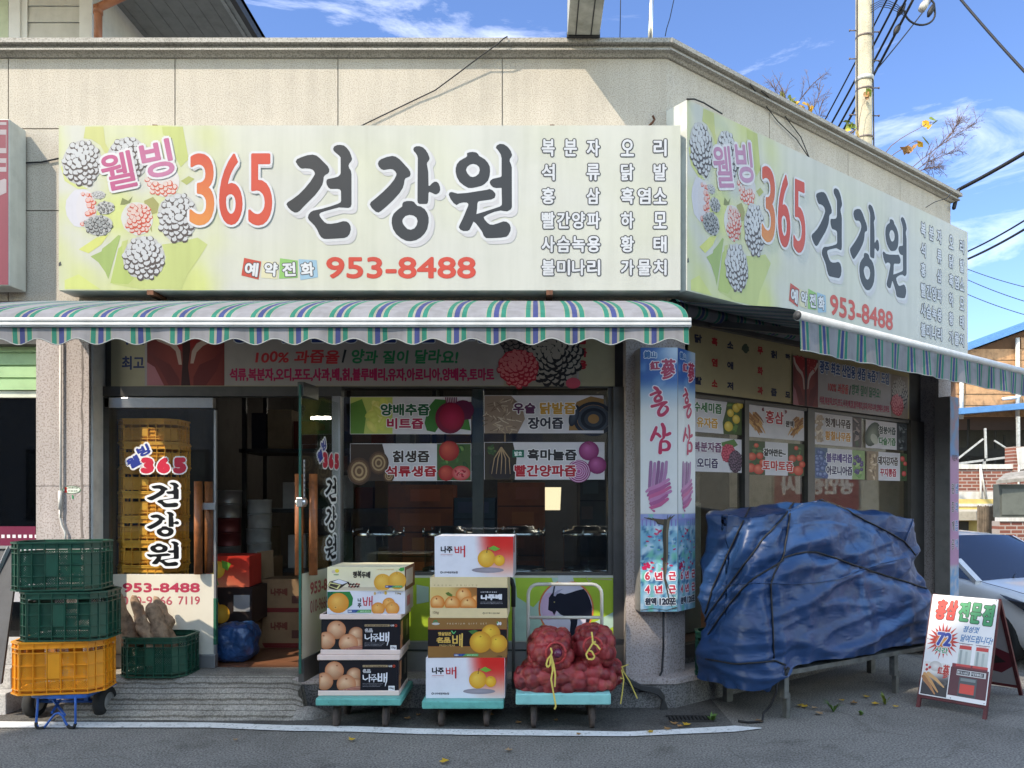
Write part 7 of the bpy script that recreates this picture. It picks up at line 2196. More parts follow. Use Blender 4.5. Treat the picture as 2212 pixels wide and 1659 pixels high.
# ---------------------------------------------------------------- the street beyond
def planks(mb, f, nu, nv, jit=.0):
    pass
orange_w = mat("orange_boards", (.42, .225, .105, 1), rough=.6, var=.22, scale=7, streak=.12)
ob = thing("timber_clad_building", "orange brown board clad upper storey under a blue roof edge, beyond the striped side awning", "building", (12, 21, -.48))
OY = 20.0
ra, rb_ = P(2078, 748, OY - .3), P(2330, 655, OY - .3)
def eave_z(x): return ra.z + (x - ra.x) * (rb_.z - ra.z) / (rb_.x - ra.x) - .18
b = MB()
rr = random.Random(9)
X0_, Xe = P(2066, 0, OY).x, 20.0
z = P(0, 900, OY).z
k = 0
ph_ = 0
while z < P(0, 668, OY).z:
    x = X0_ - rr.uniform(0, 2.0)
    while x < Xe:
        L_ = rr.uniform(1.6, 2.1)
        a, c = max(X0_, x), min(Xe, x + L_)
        if c - a > .05 and z + .285 < eave_z(a) + .1:
            b.hexa([(a + .006, OY - .02, z), (c - .006, OY - .02, z + .0), (c - .006, OY + .05, z), (a + .006, OY + .05, z), (a + .006, OY, z + .285), (c - .006, OY, z + .285), (c - .006, OY + .05, z + .285), (a + .006, OY + .05, z + .285)])
        x += L_
    z += .295
b.build("board_wall", orange_w, ob)
b = MB(); zlo = P(0, 900, OY).z; b.prism([(X0_ + .01, OY + .05, zlo), (Xe, OY + .05, zlo), (Xe, OY + .05, eave_z(Xe) - .02), (X0_ + .01, OY + .05, eave_z(X0_) - .02)], (0, 6, 0)); b.build("wall_core", mat("board_shadow", (.12, .06, .03, 1), rough=.9), ob)
blue_r = mat("blue_roof", (.07, .20, .42, 1), rough=.45, var=.1)
b = MB()
ra, rb_ = P(2078, 748, OY - .3), P(2330, 655, OY - .3)
for o in (0,):
    d_ = (rb_ - ra).normalized()
    ra2, rb2 = ra - d_ * .6, rb_ + d_ * 3
    b.hexa([ra2 + Vector((0, 0, -.16)), rb2 + Vector((0, 0, -.16)), rb2 + Vector((0, 6.5, -.16)), ra2 + Vector((0, 6.5, -.16)), ra2, rb2, rb2 + Vector((0, 6.5, 0)), ra2 + Vector((0, 6.5, 0))])
b.build("roof", blue_r, ob)
for px in (2077, 2198):
    b = MB(); b.tube([P(px, 730 if px > 2100 else 800, OY - .1), P(px, 905, OY - .1)], .05, 10); b.build("white_pipe", mat("white_pvc", None), ob)
b = MB(); b.tube([P(2165, 862, OY - .12), P(2200, 858, OY - .12), P(2206, 850, OY - .12)], .04, 8)
b.build("white_pipe", mat("white_pvc", None), ob)
cp = thing("canopy_shed", "open lean to with blue fascia and pale steel trusses, under the orange boards", "canopy", (12, 19, -.48))
CYY = 18.0
ca, cb = P(2060, 893, CYY), P(2330, 838, CYY)
b = MB()
b.hexa([ca + Vector((-1, 0, -.14 + .03)), cb + Vector((3, 0, -.14 - .0)), cb + Vector((3, 4, .1)), ca + Vector((-1, 4, .1)), ca + Vector((-1, 0, .0 + .03)), cb + Vector((3, 0, .0)), cb + Vector((3, 4, .16)), ca + Vector((-1, 4, .16))])
b.build("roof", blue_r, cp)
pale_st = mat("pale_steel", (.42, .42, .40, 1), rough=.5, var=.2, scale=15)
for a, c, w_ in (((2050, 1004), (2197, 985), .05), ((2064, 995), (2124, 948), .035), ((2200, 985), (2148, 952), .035), ((2128, 925), (2130, 990), .04), ((2199, 900), (2201, 1120), .06), ((2126, 992), (2127, 1100), .05)):
    b = MB(); b.bar(P(*a, CYY + .1), P(*c, CYY + .1), w_); b.build("truss_bar", pale_st, cp)
for a, c, w_ in (((2092, 900), (2092, 1090), .05), ((2150, 930), (2150, 1090), .05), ((2040, 975), (2330, 985), .22), ((2170, 940), (2172, 1010), .05)):
    b = MB(); b.bar(P(*a, CYY + 2.6), P(*c, CYY + 2.6), w_); b.build("dark_beam", mat("dark_steel", (.03, .03, .03, 1), rough=.8), cp)
b = MB(); b.box(P(2040, 0, CYY + 3.6).x, 20, CYY + 3.6, CYY + 3.7, -.6, 3.4); b.build("back_sheet", mat("dark_sheet", (.05, .05, .048, 1), rough=.9), cp)
# brick wall with white copings, yellow house in front of it
bw_ = thing("brick_wall", "red brown brick wall with white coping, behind the yellow house", "wall", (12, 17.3, -.48))
BY = 17.2
brick = mat("red_brick", (.22, .075, .05, 1), rough=.85)
nb = brick.node_tree
bt = nb.nodes.new("ShaderNodeTexBrick")
bt.inputs["Color1"].default_value = (.25, .085, .055, 1); bt.inputs["Color2"].default_value = (.16, .055, .04, 1); bt.inputs["Mortar"].default_value = (.36, .30, .26, 1)
bt.inputs["Scale"].default_value = 1.0; bt.inputs["Brick Width"].default_value = .22; bt.inputs["Row Height"].default_value = .075; bt.inputs["Mortar Size"].default_value = .011
tcb = nb.nodes.new("ShaderNodeTexCoord"); mpb = nb.nodes.new("ShaderNodeMapping"); mpb.inputs["Rotation"].default_value = (R(90), 0, 0)
nb.links.new(tcb.outputs["Object"], mpb.inputs["Vector"]); nb.links.new(mpb.outputs[0], bt.inputs["Vector"]); nb.links.new(bt.outputs["Color"], nb.nodes["Principled BSDF"].inputs["Base Color"])
zb = lambda y, Y=BY: P(0, y, Y).z
b = MB(); b.box(P(2040, 0, BY).x, 20, BY, BY + .2, zb(1062), zb(1013)); b.build("bricks", brick, bw_)
cream_w = mat("white_coping", (.62, .59, .54, 1), rough=.7, var=.1, streak=.2)
b = MB(); b.box(P(2040, 0, BY).x, 20, BY - .04, BY + .24, zb(1013), zb(1003)); b.build("coping", cream_w, bw_)
b = MB(); b.box(P(2186, 0, BY).x, 20, BY - .06, BY + .26, zb(1062), zb(965)); b.build("pier", brick, bw_)
b = MB(); b.hexa([P(2200, 1015, BY - .1), P(2420, 985, BY - .1), P(2420, 985, BY + .3), P(2200, 1015, BY + .3), P(2195, 968, BY - .1), P(2420, 940, BY - .1), P(2420, 940, BY + .3), P(2195, 968, BY + .3)]); b.build("coping", cream_w, bw_)
b = MB(); b.box(P(2040, 0, BY).x, 20, BY - .05, BY + .3, zb(1078), zb(1062)); b.build("band", cream_w, bw_)
for a, c in (((2117, 1003), (2130, 1078)), ((2118, 1003), (2119, 1098)), ((2201, 1005), (2200, 1075))):
    b = MB(); b.tube([P(*a, BY - .1), P(*c, BY - .12)], .022, 6); b.build("hanging_cloth", cream_w, bw_)
yh = thing("yellow_house", "low pale yellow house with concrete canopy, beyond the white car", "building", (10, 16.6, -.48))
yel_w = mat("yellow_render", (.62, .47, .16, 1), rough=.8, var=.07, streak=.08)
HY = 16.6
b = MB(); b.box(P(2040, 0, HY).x, P(2160, 0, HY).x, HY, HY + .25, -.6, zb(1078, HY)); b.build("wall", yel_w, yh)
b = MB(); b.box(P(2040, 0, HY).x, P(2180, 0, HY).x, HY - .02, HY, zb(1094, HY), zb(1088, HY)); b.build("ledge", cream_w, yh)
conc2 = mat("weathered_canopy", (.42, .38, .30, 1), rough=.85, var=.15)
b = MB(); b.hexa([P(2030, 1124, HY - .6), P(2110, 1124, HY - .6), P(2122, 1124, HY), P(2030, 1124, HY), P(2030, 1105, HY - .6), P(2108, 1105, HY - .6), P(2122, 1100, HY), P(2030, 1100, HY)]); b.build("canopy", conc2, yh)
b = MB(); b.box(P(2060, 0, HY).x, P(2092, 0, HY).x, HY - .012, HY - .002, -.4, zb(1126, HY)); b.build("door", mat("dark_door", (.05, .05, .045, 1), rough=.6), yh)
b = MB(); b.tube([P(2118, 1128, HY - .5), P(2118, 1180, HY - .5)], .05, 10); b.build("column", cream_w, yh)
pf = thing("picket_fence", "weathered wooden picket fence beside the yellow house", "fence", (P(2135, 0, 15.2).x, 15.2, -.48))
b = MB()
FY = 15.2
pick = mat("grey_picket", (.22, .17, .12, 1), rough=.85, var=.25, scale=10, streak=.2)
for k in range(14):
    px = 2114 + k * 5.2
    x = P(px, 0, FY).x
    h = P(0, 1091 + (k % 3), FY).z
    b.prism([(x - .019, FY, -.5), (x + .019, FY, -.5), (x + .019, FY, h - .02), (x, FY, h), (x - .019, FY, h - .02)], (0, .02, 0))
b.box(P(2112, 0, FY).x, P(2188, 0, FY).x, FY + .021, FY + .04, P(0, 1112, FY).z, P(0, 1107, FY).z)
b.build("pickets", pick, pf)
sh_ = thing("garden_hut", "small grey hut with corrugated roof and dim window, at the right edge behind the fence", "hut", (P(2210, 0, 14.4).x, 14.6, -.48))
SY = 14.4
b = MB(); b.box(P(2159, 0, SY).x, P(2320, 0, SY).x, SY, SY + .2, P(0, 1118, SY).z, P(0, 1046, SY).z); b.build("wall", mat("hut_grey", (.09, .095, .08, 1), rough=.7), sh_)
b = MB(); b.box(P(2163, 0, SY).x, P(2310, 0, SY).x, SY - .02, SY - .004, P(0, 1112, SY).z, P(0, 1056, SY).z); b.build("window", mat("dusty_pane", (.13, .14, .12, 1), rough=.35), sh_)
b = MB(); b.hexa([P(2152, 1045, SY - .15), P(2330, 1030, SY - .15), P(2330, 1025, SY + .3), P(2160, 1040, SY + .3), P(2152, 1038, SY - .15), P(2330, 1022, SY - .15), P(2330, 1000, SY + .3), P(2172, 1022, SY + .3)]); b.build("roof", mat("corrugated", (.33, .30, .26, 1), rough=.7, streak=.3), sh_)
b = MB(); b.box(P(2156, 0, SY).x, P(2330, 0, SY).x, SY - .06, SY + .1, P(0, 1126, SY).z, P(0, 1118, SY).z); b.build("sill", cream_w, sh_)
b = MB(); b.box(P(2156, 0, SY).x, P(2330, 0, SY).x, SY - .03, SY + .2, -.4, P(0, 1126, SY).z); b.build("brick_base", brick, sh_)
# ---------------------------------------------------------------- house on the roof line, top left
rh = thing("rooftop_house", "white clapboard house with terracotta downpipe and deep grey eave, above the parapet", "building", (-7, 11, 4))
RYY = 10.4
cl = mat("white_clapboard", (.50, .49, .46, 1), rough=.6, var=.06, streak=.06)
b = MB()
zz = P(0, 120, RYY).z
xa, xb = P(-420, 0, RYY).x, P(200, 0, RYY).x
k = 0
while zz < 8.7:
    b.hexa([(xa, RYY - .02, zz), (xb, RYY - .02, zz), (xb, RYY + .05, zz), (xa, RYY + .05, zz), (xa, RYY, zz + .216), (xb, RYY, zz + .216), (xb, RYY + .05, zz + .216), (xa, RYY + .05, zz + .216)])
    zz += .222
b.build("clapboard", cl, rh)
b = MB()
for a, c, o in ((24, 48, .05), (48, 62, .03), (176, 203, .05)): b.box(P(a, 0, RYY).x, P(c, 0, RYY).x, RYY - o, RYY - .021, 4.0, 8.7)
b.build("corner_board", mat("white_board", (.62, .62, .61, 1), rough=.5, var=.04), rh)
b = MB(); b.box(xa, P(22, 0, RYY).x, RYY - .04, RYY - .021, 4.0, 8.7); b.build("green_panel", mat("pale_green_panel", (.42, .47, .33, 1), rough=.6, var=.08), rh)
b = MB(); b.box(P(200, 0, RYY).x - .12, P(200, 0, RYY).x, RYY + .05, RYY + 3, 4.0, 8.7); b.build("return_wall", cl, rh)
terra = mat("terracotta_pipe", (.30, .115, .06, 1), rough=.5)
b = MB(); b.tube([P(212, 110, RYY - .15), P(212, 22, RYY - .15), P(214, 16, RYY - .15), P(262, -6, RYY - .15), P(300, -24, RYY - .15)], .052, 10); b.tube([P(212, 30, RYY - .15), P(212, 14, RYY - .15)], .062, 10); b.build("downpipe", terra, rh)
ZS = 8.55
b = MB()
soff = mat("grey_soffit", (.20, .195, .185, 1), rough=.7, var=.1)
x = -8.0
while x < -4.42:
    b.box(x, x + .205, 6.0, 14.5, ZS, ZS + .03)
    x += .212
b.box(-8.2, -4.2, 6.0, 14.5, ZS + .031, ZS + .05)
b.build("soffit", soff, rh)
b = MB(); b.box(-4.42, -4.37, 6.0, 14.5, ZS - .05, ZS + .03); b.box(-4.37, -4.27, 6.0, 14.5, ZS - .02, ZS + .03); b.build("eave_trim", mat("pale_trim", (.33, .33, .32, 1), rough=.6), rh)
b = MB(); b.box(-4.27, -4.19, 6.0, 14.5, ZS - .07, ZS + .12); b.build("gutter", dark, rh)
b = MB(); b.prism([(-4.19, 6.0, ZS + .05), (-4.19, 6.0, ZS + .13), (-8.2, 6.0, ZS + 1.4), (-8.2, 6.0, ZS + .05)], (0, 8.5, 0)); b.build("roof", mat("dark_roof", (.05, .05, .055, 1), rough=.8), rh)
# ---------------------------------------------------------------- utility pole, wires
up = thing("utility_pole", "tall beige concrete utility pole with step bolts, behind the side parapet", "pole", (P(1867, 0, 11).x, 11, -.3))
PX = P(1867, 0, 11).x
conc_p = mat("pole_concrete", (.40, .355, .26, 1), rough=.8, var=.10, scale=3, speck=(60, .3, .5, (.8, .8, .78, 1), (1.05, 1.05, 1.05, 1)), streak=.15)
b = MB(); b.cyl((PX, 11, -.4), (PX - .012, 11, 12), .128, .102, 28); b.build("shaft", conc_p, up)
for s, ys in ((-1, (66, 127, 248)), (1, (69, 131, 190, 250))):
    for y in ys:
        b = MB(); z = P(0, y, 11).z
        b.cyl((PX + s * .10, 11, z), (PX + s * .205, 11, z), .0085, n=6); b.cyl((PX + s * .205, 11, z), (PX + s * .215, 11, z), .017, n=6)
        b.build("step_bolt", mat("bolt_steel", (.16, .13, .12, 1), rough=.6, metal=.4), up)
for y in (82, 196, 300):
    b = MB(); b.lathe((PX, 11, P(0, y, 11).z), [(.117, -.012), (.122, -.012), (.122, .012), (.117, .012)], 28); b.build("band", mat("bolt_steel", None), up)
b = MB(); b.lathe((PX, 11, P(0, 173, 11).z), [(.118, -.03), (.126, -.03), (.126, .03), (.118, .03)], 28); b.build("clamp", pale_st, up)
for a in (-.115, .115):
    b = MB(); b.tube([(PX + a, 10.95, 3), (PX + a + .004, 10.95, 6), (PX + a - .006, 10.96, 7.4), (PX + a, 10.96, 12)], .010, 6); b.build("riser_cable", dark, up)
wire_m = mat("black_wire", (.012, .012, .014, 1), rough=.6)
def wire(label, pts, r, name="overhead_wire", extra=None):
    t = thing(name, label, "wire", pts[0])
    b = MB(); b.tube(pts, r, 6); b.build("strand", wire_m, t)
    return t
def sag(a, c, s, n=16):
    return [a.lerp(c, i / n) - Vector((0, 0, s * 4 * (i / n) * (1 - i / n))) for i in range(n + 1)]
far = lambda a, c, Ya, Yc, s=.05: sag(P(*a, Ya), P(*c, Yc), s)
bund = [((1775, 272), (1935, -40), .012, "overhead wire passing behind the pole, leftmost of the rising bundle"), ((1787, 283), (1955, -35), .016, "overhead wire passing behind the pole, second in the rising bundle"),
        ((1800, 294), (1972, -30), .017, "overhead wire passing behind the pole, third in the rising bundle"), ((1812, 298), (1976, -8), .019, "thick overhead wire with bulging joints, fourth in the rising bundle"), ((1872, 176), (2040, -36), .010, "thin overhead wire clamped to the pole and running up to the right")]
for i, (a, c, r, lb) in enumerate(bund):
    t = wire(lb, far(a, c, 13.0 if i < 4 else 11.15, 10.6 if i < 4 else 12, .03), r)
    t["group"] = "wires rising past the pole"
    if i == 3 or i == 2:
        for (x0, y0, x1, y1) in ([((1938 + 6), 52, 1931, 76)] if i == 3 else [(1955, 8, 1938, 36)]):
            b = MB(); b.tube([P(x0, y0, 11.0), P((x0 * 2 + x1) / 3, (y0 * 2 + y1) / 3, 11.0), P((x0 + 2 * x1) / 3, (y0 + 2 * y1) / 3, 11.0), P(x1, y1, 11.0)], [.018, .040, .040, .016], 8); b.build("joint", wire_m, t)
lp = thing("cable_loop", "black cable loop with ribbed joint hanging beside the pole top", "cable", P(1980, 30, 10.9))
b = MB(); b.tube([P(1954 + 30 * 0 + 33 * (1 - math.cos(a)) , 26 + 28 * math.sin(a) - 6 * math.cos(a) * .5, 10.9) for a in [math.pi * k / 14 for k in range(15)]] + [P(2018, 8, 10.9), P(2008, -6, 10.9), P(1985, -8, 10.9)], .014, 7); b.build("strand", wire_m, lp)
b = MB(); b.tube([P(2005, 36, 10.9), P(2008, 28, 10.9), P(2014, 18, 10.9), P(2016, 10, 10.9)], [.018, .038, .038, .018], 8); b.build("joint", wire_m, lp)
b = MB(); b.tube([P(1990, 22, 10.95), P(1996, 12, 10.95), P(2004, -2, 10.95)], [.05, .06, .04], 10); b.build("insulator", mat("porcelain", (.5, .48, .44, 1), rough=.3), lp)
wl = thing("thin_cables", "tangle of thin black cables curling off the pole top", "cable", P(1890, 20, 10.9))
b = MB()
for k in range(4): b.tube([P(1881, 12 + k * 5, 10.9), P(1900, 2 + k * 4, 10.9), P(1920, 2 + k * 5, 10.9), P(1938, 10 + k * 5, 10.9), P(1952, 24 + k * 3, 10.9)], .005, 5)
b.build("strand", wire_m, wl)
wire("twisted grey overhead cable crossing the top right corner of the sky", far((2050, -32), (2260, 204), 10.5, 9, .03), .017)
wire("thick black cable running up from the end of the parapet", [W(4.46, 4.62, .05)] + far((2070, 410), (2300, 276), 8.6, 7.6, .02), .021)
wire("upper cable of the linked pair right of the side sign", far((2060, 556), (2260, 446), 14, 11, .05), .014)
wire("lower cable of the linked pair right of the side sign", far((2060, 572), (2260, 466), 14, 11, .05), .019)
for i, (a, c) in enumerate((((2060, 569), (2260, 630)), ((2060, 590), (2260, 664)), ((2060, 622), (2260, 692)))):
    wire(["thin wire, highest of the three falling to the right below the linked pair", "thin wire, middle of the three falling to the right below the linked pair", "thin wire, lowest of the three falling to the right below the linked pair"][i], far(a, c, 18, 16, .06), .009)["group"] = "thin falling wires"
# ---------------------------------------------------------------- things on the parapet
mp_ = thing("metal_mast", "thin shiny metal mast standing behind the parapet near the corner", "mast", P(1405, 80, 6.3))
b = MB(); b.cyl(P(1403.5, 120, 6.3), P(1409, -60, 6.3), .020, n=12); b.build("tube", mat("brushed_steel", None), mp_)
wire("thin guy wire beside the shiny mast", [P(1339, 90, 6.4), P(1340, 40, 6.3), P(1341, -40, 6.2)], .0035, "guy_wire")
wire("thin slanting guy wire hooked at the parapet corner", [P(1437, 78, 5.75), P(1440, 62, 5.8), P(1447, 40, 5.9), P(1462, -30, 6.1)], .0035, "guy_wire")
gc_ = wire("grey cable drooping from the cornice down to the top of the front sign", [P(1096, 79, 5.50), P(1088, 83, 5.49), P(1075, 95, 5.50), P(1040, 120, 5.54), P(990, 158, 5.56), P(940, 195, 5.58), P(900, 214, 5.585), P(850, 238, 5.585), P(800, 262, 5.585), P(772, 276, 5.58)], .0045, "loose_cable")
for k, pts in enumerate(([(1620, 182), (1640, 210), (1680, 262), (1720, 300), (1770, 374)], [(1644, 196), (1675, 222), (1704, 262), (1730, 296), (1752, 350), (1772, 378)])):
    g = []
    for i, (x, y) in enumerate(pts):
        t, z = RW(x, y, .10 if i < 1 else .02 if i < 4 else .1)
        g.append(W(t, z, .10 if i < 1 else .02 if i < 4 else .1))
    wire(["pale cable, left of the two hanging from the side parapet", "pale cable, right of the two hanging from the side parapet"][k], g, .004, "loose_cable")
wire("black lead stretched between the neighbour's red sign and the berry sign", [P(50, 352, 5.58), P(90, 350, 5.585), P(128, 342, 5.585)], .006, "loose_cable")
g = [W(*RW(x, y, .21), .21) for x, y in ((1484, 214), (1500, 214), (1520, 222), (1560, 246))]
wire("dark lead along the top of the side sign", g, .006, "loose_cable")
wire("pale lead looping at the far top end of the side sign", [W(*RW(x, y, .1), .1) for x, y in ((2000, 448), (2020, 436), (2046, 428), (2056, 416))], .004, "loose_cable")
hk = thing("wall_hook", "small rusty iron hook on the granite near the corner", "hook", P(1410, 262, YW))
b = MB(); b.tube([P(1402, 272, YW - .02), P(1410, 264, YW - .05), P(1414, 258, YW - .02), P(1410, 250, YW - .04)], .008, 6); b.build("iron", mat("rust", None), hk)
# plants growing on the roof
def plant(label, name, stems, leaves, twigs=0, seed=1, leafm=None):
    t = thing(name, label, "plant", stems[0][0])
    rr = random.Random(seed)
    b = MB()
    ends = []
    for s in stems:
        n_ = len(s)
        b.tube(s, [.006 * (1 - .6 * i / max(1, n_ - 1)) for i in range(n_)], 5)
        for k in range(twigs):
            f = rr.uniform(.25, 1) * (n_ - 1)
            i = min(n_ - 2, int(f))
            p = s[i].lerp(s[i + 1], f - i)
            d_ = (s[i + 1] - s[i]).normalized()
            q = (d_ + Vector((rr.uniform(-1, 1), rr.uniform(-1, 1), rr.uniform(-.6, .9)))).normalized()
            L_ = rr.uniform(.08, .22)
            p2 = p + q * L_
            b.tube([p, p.lerp(p2, .5) + Vector((0, 0, .01)), p2], [.0026, .002, .0014], 4)
            for _ in range(5):
                q2 = (q + Vector((rr.uniform(-1, 1), rr.uniform(-1, 1), rr.uniform(-1, 1)))).normalized()
                pp = p.lerp(p2, rr.uniform(.3, 1)); b.tube([pp, pp + q2 * rr.uniform(.03, .07)], .0013, 3)
    b.build("stem", mat("dry_stem", (.16, .105, .085, 1), rough=.9), t)
    for nm, pts, m in leaves:
        b = MB()
        for p, s in pts:
            n_ = Vector((rr.uniform(-1, 1), rr.uniform(-1, .1), rr.uniform(-.3, 1))).normalized()
            x = n_.orthogonal().normalized(); y = n_.cross(x)
            x = x * math.cos(1) + y * math.sin(1) if rr.random() < .5 else x
            y = n_.cross(x)
            c = p
            ol = [(0, -1), (.55, -.5), (.7, .1), (.35, .6), (0, 1.1), (-.35, .6), (-.7, .1), (-.55, -.5)]
            vs = [c + x * a * s + y * e * s + n_ * (.25 * s * abs(a)) for a, e in ol] + [c - n_ * .05 * s]
            b.add(vs, [(i, (i + 1) % 8, 8) for i in range(8)])
        b.build(nm, m, t, recalc=False)
    return t
lg = mat("leaf_green", (.17, .22, .03, 1), rough=.5, var=.2, scale=20); ly = mat("leaf_yellow", (.55, .33, .03, 1), rough=.5, var=.25, scale=20); lb_ = mat("leaf_brown", (.30, .16, .06, 1), rough=.7, var=.3, scale=20)
Yp = 7.4
pt = lambda x, y, Y=Yp: P(x, y, Y)
plant("bare twiggy shrub with yellow leaves growing behind the side parapet", "parapet_shrub", [[pt(1700, 260), pt(1680, 215), pt(1672, 180)], [pt(1710, 265), pt(1725, 220), pt(1750, 188), pt(1766, 172)], [pt(1735, 275), pt(1756, 235), pt(1780, 182)], [pt(1720, 265), pt(1700, 225), pt(1690, 190)], [pt(1762, 285), pt(1768, 255), pt(1772, 230)]],
      [("green_leaf", [(pt(1690 + k * 4, 206 + (k * 7) % 22), .045) for k in range(7)], lg), ("yellow_leaf", [(pt(1716 + k * 6, 224 + (k * 5) % 18), .05) for k in range(7)] + [(pt(1752, 240), .04)], ly)], 9, 3)
plant("creeper with yellow green leaves climbing the foot of the pole", "creeper", [[pt(1838, 310, 10.5), pt(1845, 285, 10.5), pt(1842, 262, 10.5)], [pt(1850, 320, 10.7), pt(1856, 260, 10.8), pt(1862, 230, 10.8), pt(1872, 212, 10.8)]],
      [("green_leaf", [(pt(1830 + (k * 9) % 16, 264 + k * 3, 10.5), .07) for k in range(6)] + [(pt(1876, 200, 10.8), .07)], lg), ("yellow_leaf", [(pt(1828 + k * 8, 284 + (k * 5) % 9, 10.5), .075) for k in range(4)], ly), ("brown_leaf", [(pt(1872 + k * 2, 204 + k * 4, 10.8), .06) for k in range(3)], lb_)], 0, 5)
Yq = 8.9
pt2 = lambda x, y: P(x, y, Yq)
plant("thorny vine reaching up over the parapet, upper of the two with yellow leaves", "vine", [[pt2(1905, 340), pt2(1925, 315), pt2(1945, 300), pt2(1965, 288), pt2(1985, 278), pt2(2000, 268), pt2(2012, 262)]],
      [("green_leaf", [(pt2(2014, 258), .06), (pt2(2018, 266), .055)], lg), ("yellow_leaf", [(pt2(2000, 268), .055), (pt2(2008, 274), .045)], ly)], 2, 6)
plant("thorny vine lower down, with one green leaf and brown leaves", "vine", [[pt2(1915, 345), pt2(1935, 330), pt2(1955, 318), pt2(1970, 308), pt2(1985, 302)]],
      [("green_leaf", [(pt2(1999, 304), .075)], lg), ("yellow_leaf", [(pt2(1982, 306), .05), (pt2(1988, 312), .045)], ly), ("brown_leaf", [(pt2(1952 + k * 5, 322 + (k % 2) * 3), .05) for k in range(4)] + [(pt2(1975, 318), .05)], lb_)], 2, 7)
plant("dry feathery weed sprays leaning out past the parapet's end", "dry_weed", [[pt2(1955, 375), pt2(1990, 345), pt2(2030, 315), pt2(2070, 288), pt2(2110, 265)], [pt2(1965, 378), pt2(2000, 352), pt2(2040, 335), pt2(2075, 325)], [pt2(1970, 376), pt2(2005, 362), pt2(2030, 362)], [pt2(2030, 315), pt2(2058, 285), pt2(2074, 262)]], [], 34, 8)
# ---------------------------------------------------------------- inside the shop
def inside(name, label, cat, loc, group=None): return thing(name, label, cat, loc, group)
ic = crate("amber crate stack member", 0, 0, 0, .46, .34, .186, amber_pl, "amber crates stacked behind the glass door")
ORD = ["lowest", "second from the bottom", "third from the bottom", "fourth from the bottom", "fifth from the bottom", "sixth from the bottom", "topmost"]
ix0 = -2.97
for k in range(10):
    z = .225 + k * .188
    lb = "amber crate behind the closed glass door, " + (["lowest", "second", "third", "fourth", "fifth", "sixth", "seventh", "eighth", "ninth", "topmost"][k]) + (" in the tall stack" if k in (0, 9) else " from the bottom of the stack")
    if k == 0: ic.location = (ix0, 6.02, z); ic["label"] = lb
    else: dup(ic, Vector((random.uniform(-.008, .008), 0, k * .188)), lb)
brown_c = mat("brown_card", (.26, .15, .075, 1), rough=.75, var=.1)
def sbox(label, x, y, z, w_, d_, h_, art=None, body=None, name="carton", rz=0):
    t = thing(name, label, "box", (x, y, z), None)
    b = MB(); b.box(x - w_ / 2, x + w_ / 2, y - d_ / 2, y + d_ / 2, z, z + h_); b.build("card", body or brown_c, t, bevel=.003)
    d = Decal(lambda u, v, l: Vector((x - w_ / 2 + u * w_ / 100, y - d_ / 2 - .0012 - l, z + h_ - v * h_ / 60)))
    if art:
        art(d); d.build("printed_front", prt, t)
    if rz: t.rotation_euler.z = R(rz)
    return t
def redart(d):
    d.grid(0, 0, 100, 60, lambda u, v: Vector((206, 52, 36)).lerp(Vector((236, 160, 120)), sstep(.2, 1, v) * (1 - u * .6)), 8, 6, 0); d.disk(26, 26, 18, 17, (232, 176, 50), 1, (246, 208, 90)); d.poly([(36, 8), (58, 14), (50, 28), (38, 22)], (110, 170, 60), 1.3); d.poly([(6, 52), (26, 44), (30, 56)], (90, 150, 60), 1)
sbox("red pear box inside the doorway, on the black pear box", P(496, 0, 6.25).x, 6.35, .78, .34, .34, .25, redart, mat("card_red", rgb(190, 52, 42), rough=.6), rz=4)
def blkart(d):
    d.rect(0, 0, 100, 60, (46, 34, 32), 0); d.disk(14, 36, 20, 19, (222, 160, 44), 1, (244, 204, 90)); d.disk(36, 44, 18, 16, (214, 148, 44), 1.3, (240, 196, 84)); d.rect(62, 12, 96, 40, (160, 156, 156), 1.2)
sbox("black pear box with yellow pears inside the doorway, under the red box", P(500, 0, 6.25).x, 6.36, .49, .38, .36, .285, blkart, mat("card_black", rgb(50, 38, 34), rough=.6))
bag_m = mat("blue_bag", (.02, .07, .19, 1), rough=.3, var=.3, scale=12, spec=.6, bump=1.0, bscale=18)
bm = bmesh.new(); bmesh.ops.create_icosphere(bm, subdivisions=5, radius=1)
b = MB()
for v in bm.verts:
    p = v.co.normalized(); e = (abs(p.x) ** 4 + abs(p.y) ** 4 + abs(p.z) ** 4) ** -.25
    q = Vector((p.x * e * .155, p.y * e * .14, p.z * e * .145)); q *= 1 + .10 * noise.noise(q * 12) + .05 * max(0, 1 - abs(noise.noise(q * 26)) * 3)
    b.v.append((P(505, 0, 6.0).x + q.x, 6.05 + q.y, .225 + max(0, q.z + .145)))
for f in bm.faces: b.f.append(tuple(v.index for v in f.verts)); b.m.append(0); b.sm.append(True)
bm.free()
tag(b.build("plastic_bag", bag_m), "crinkled blue plastic bag on the floor inside the doorway", "bag")
b = MB()
fl_ = thing("folded_cardboard", "flattened brown cardboard sheets leaning beside the shop doorway", "cardboard", P(570, 1420, 6.6))
for k in range(3): b.hexa([P(552 + k * 5, 1420, 6.5 + k * .03), P(586 + k * 5, 1420, 6.55 + k * .03), P(586 + k * 5, 1420, 6.57 + k * .03), P(552 + k * 5, 1420, 6.52 + k * .03), P(545 + k * 5, 1200 - k * 4, 6.7 + k * .03), P(580 + k * 5, 1196 - k * 4, 6.75 + k * .03), P(580 + k * 5, 1196 - k * 4, 6.77 + k * .03), P(545 + k * 5, 1200 - k * 4, 6.72 + k * .03)])
b.build("sheets", brown_c, fl_)
def bart(d): d.text("나주배", 20, 16, 60, 30, (120, 60, 44), 1, bold=2); d.rect(0, 52, 100, 60, (120, 40, 36), 1); d.rect(70, 30, 90, 44, (100, 60, 50), 1)
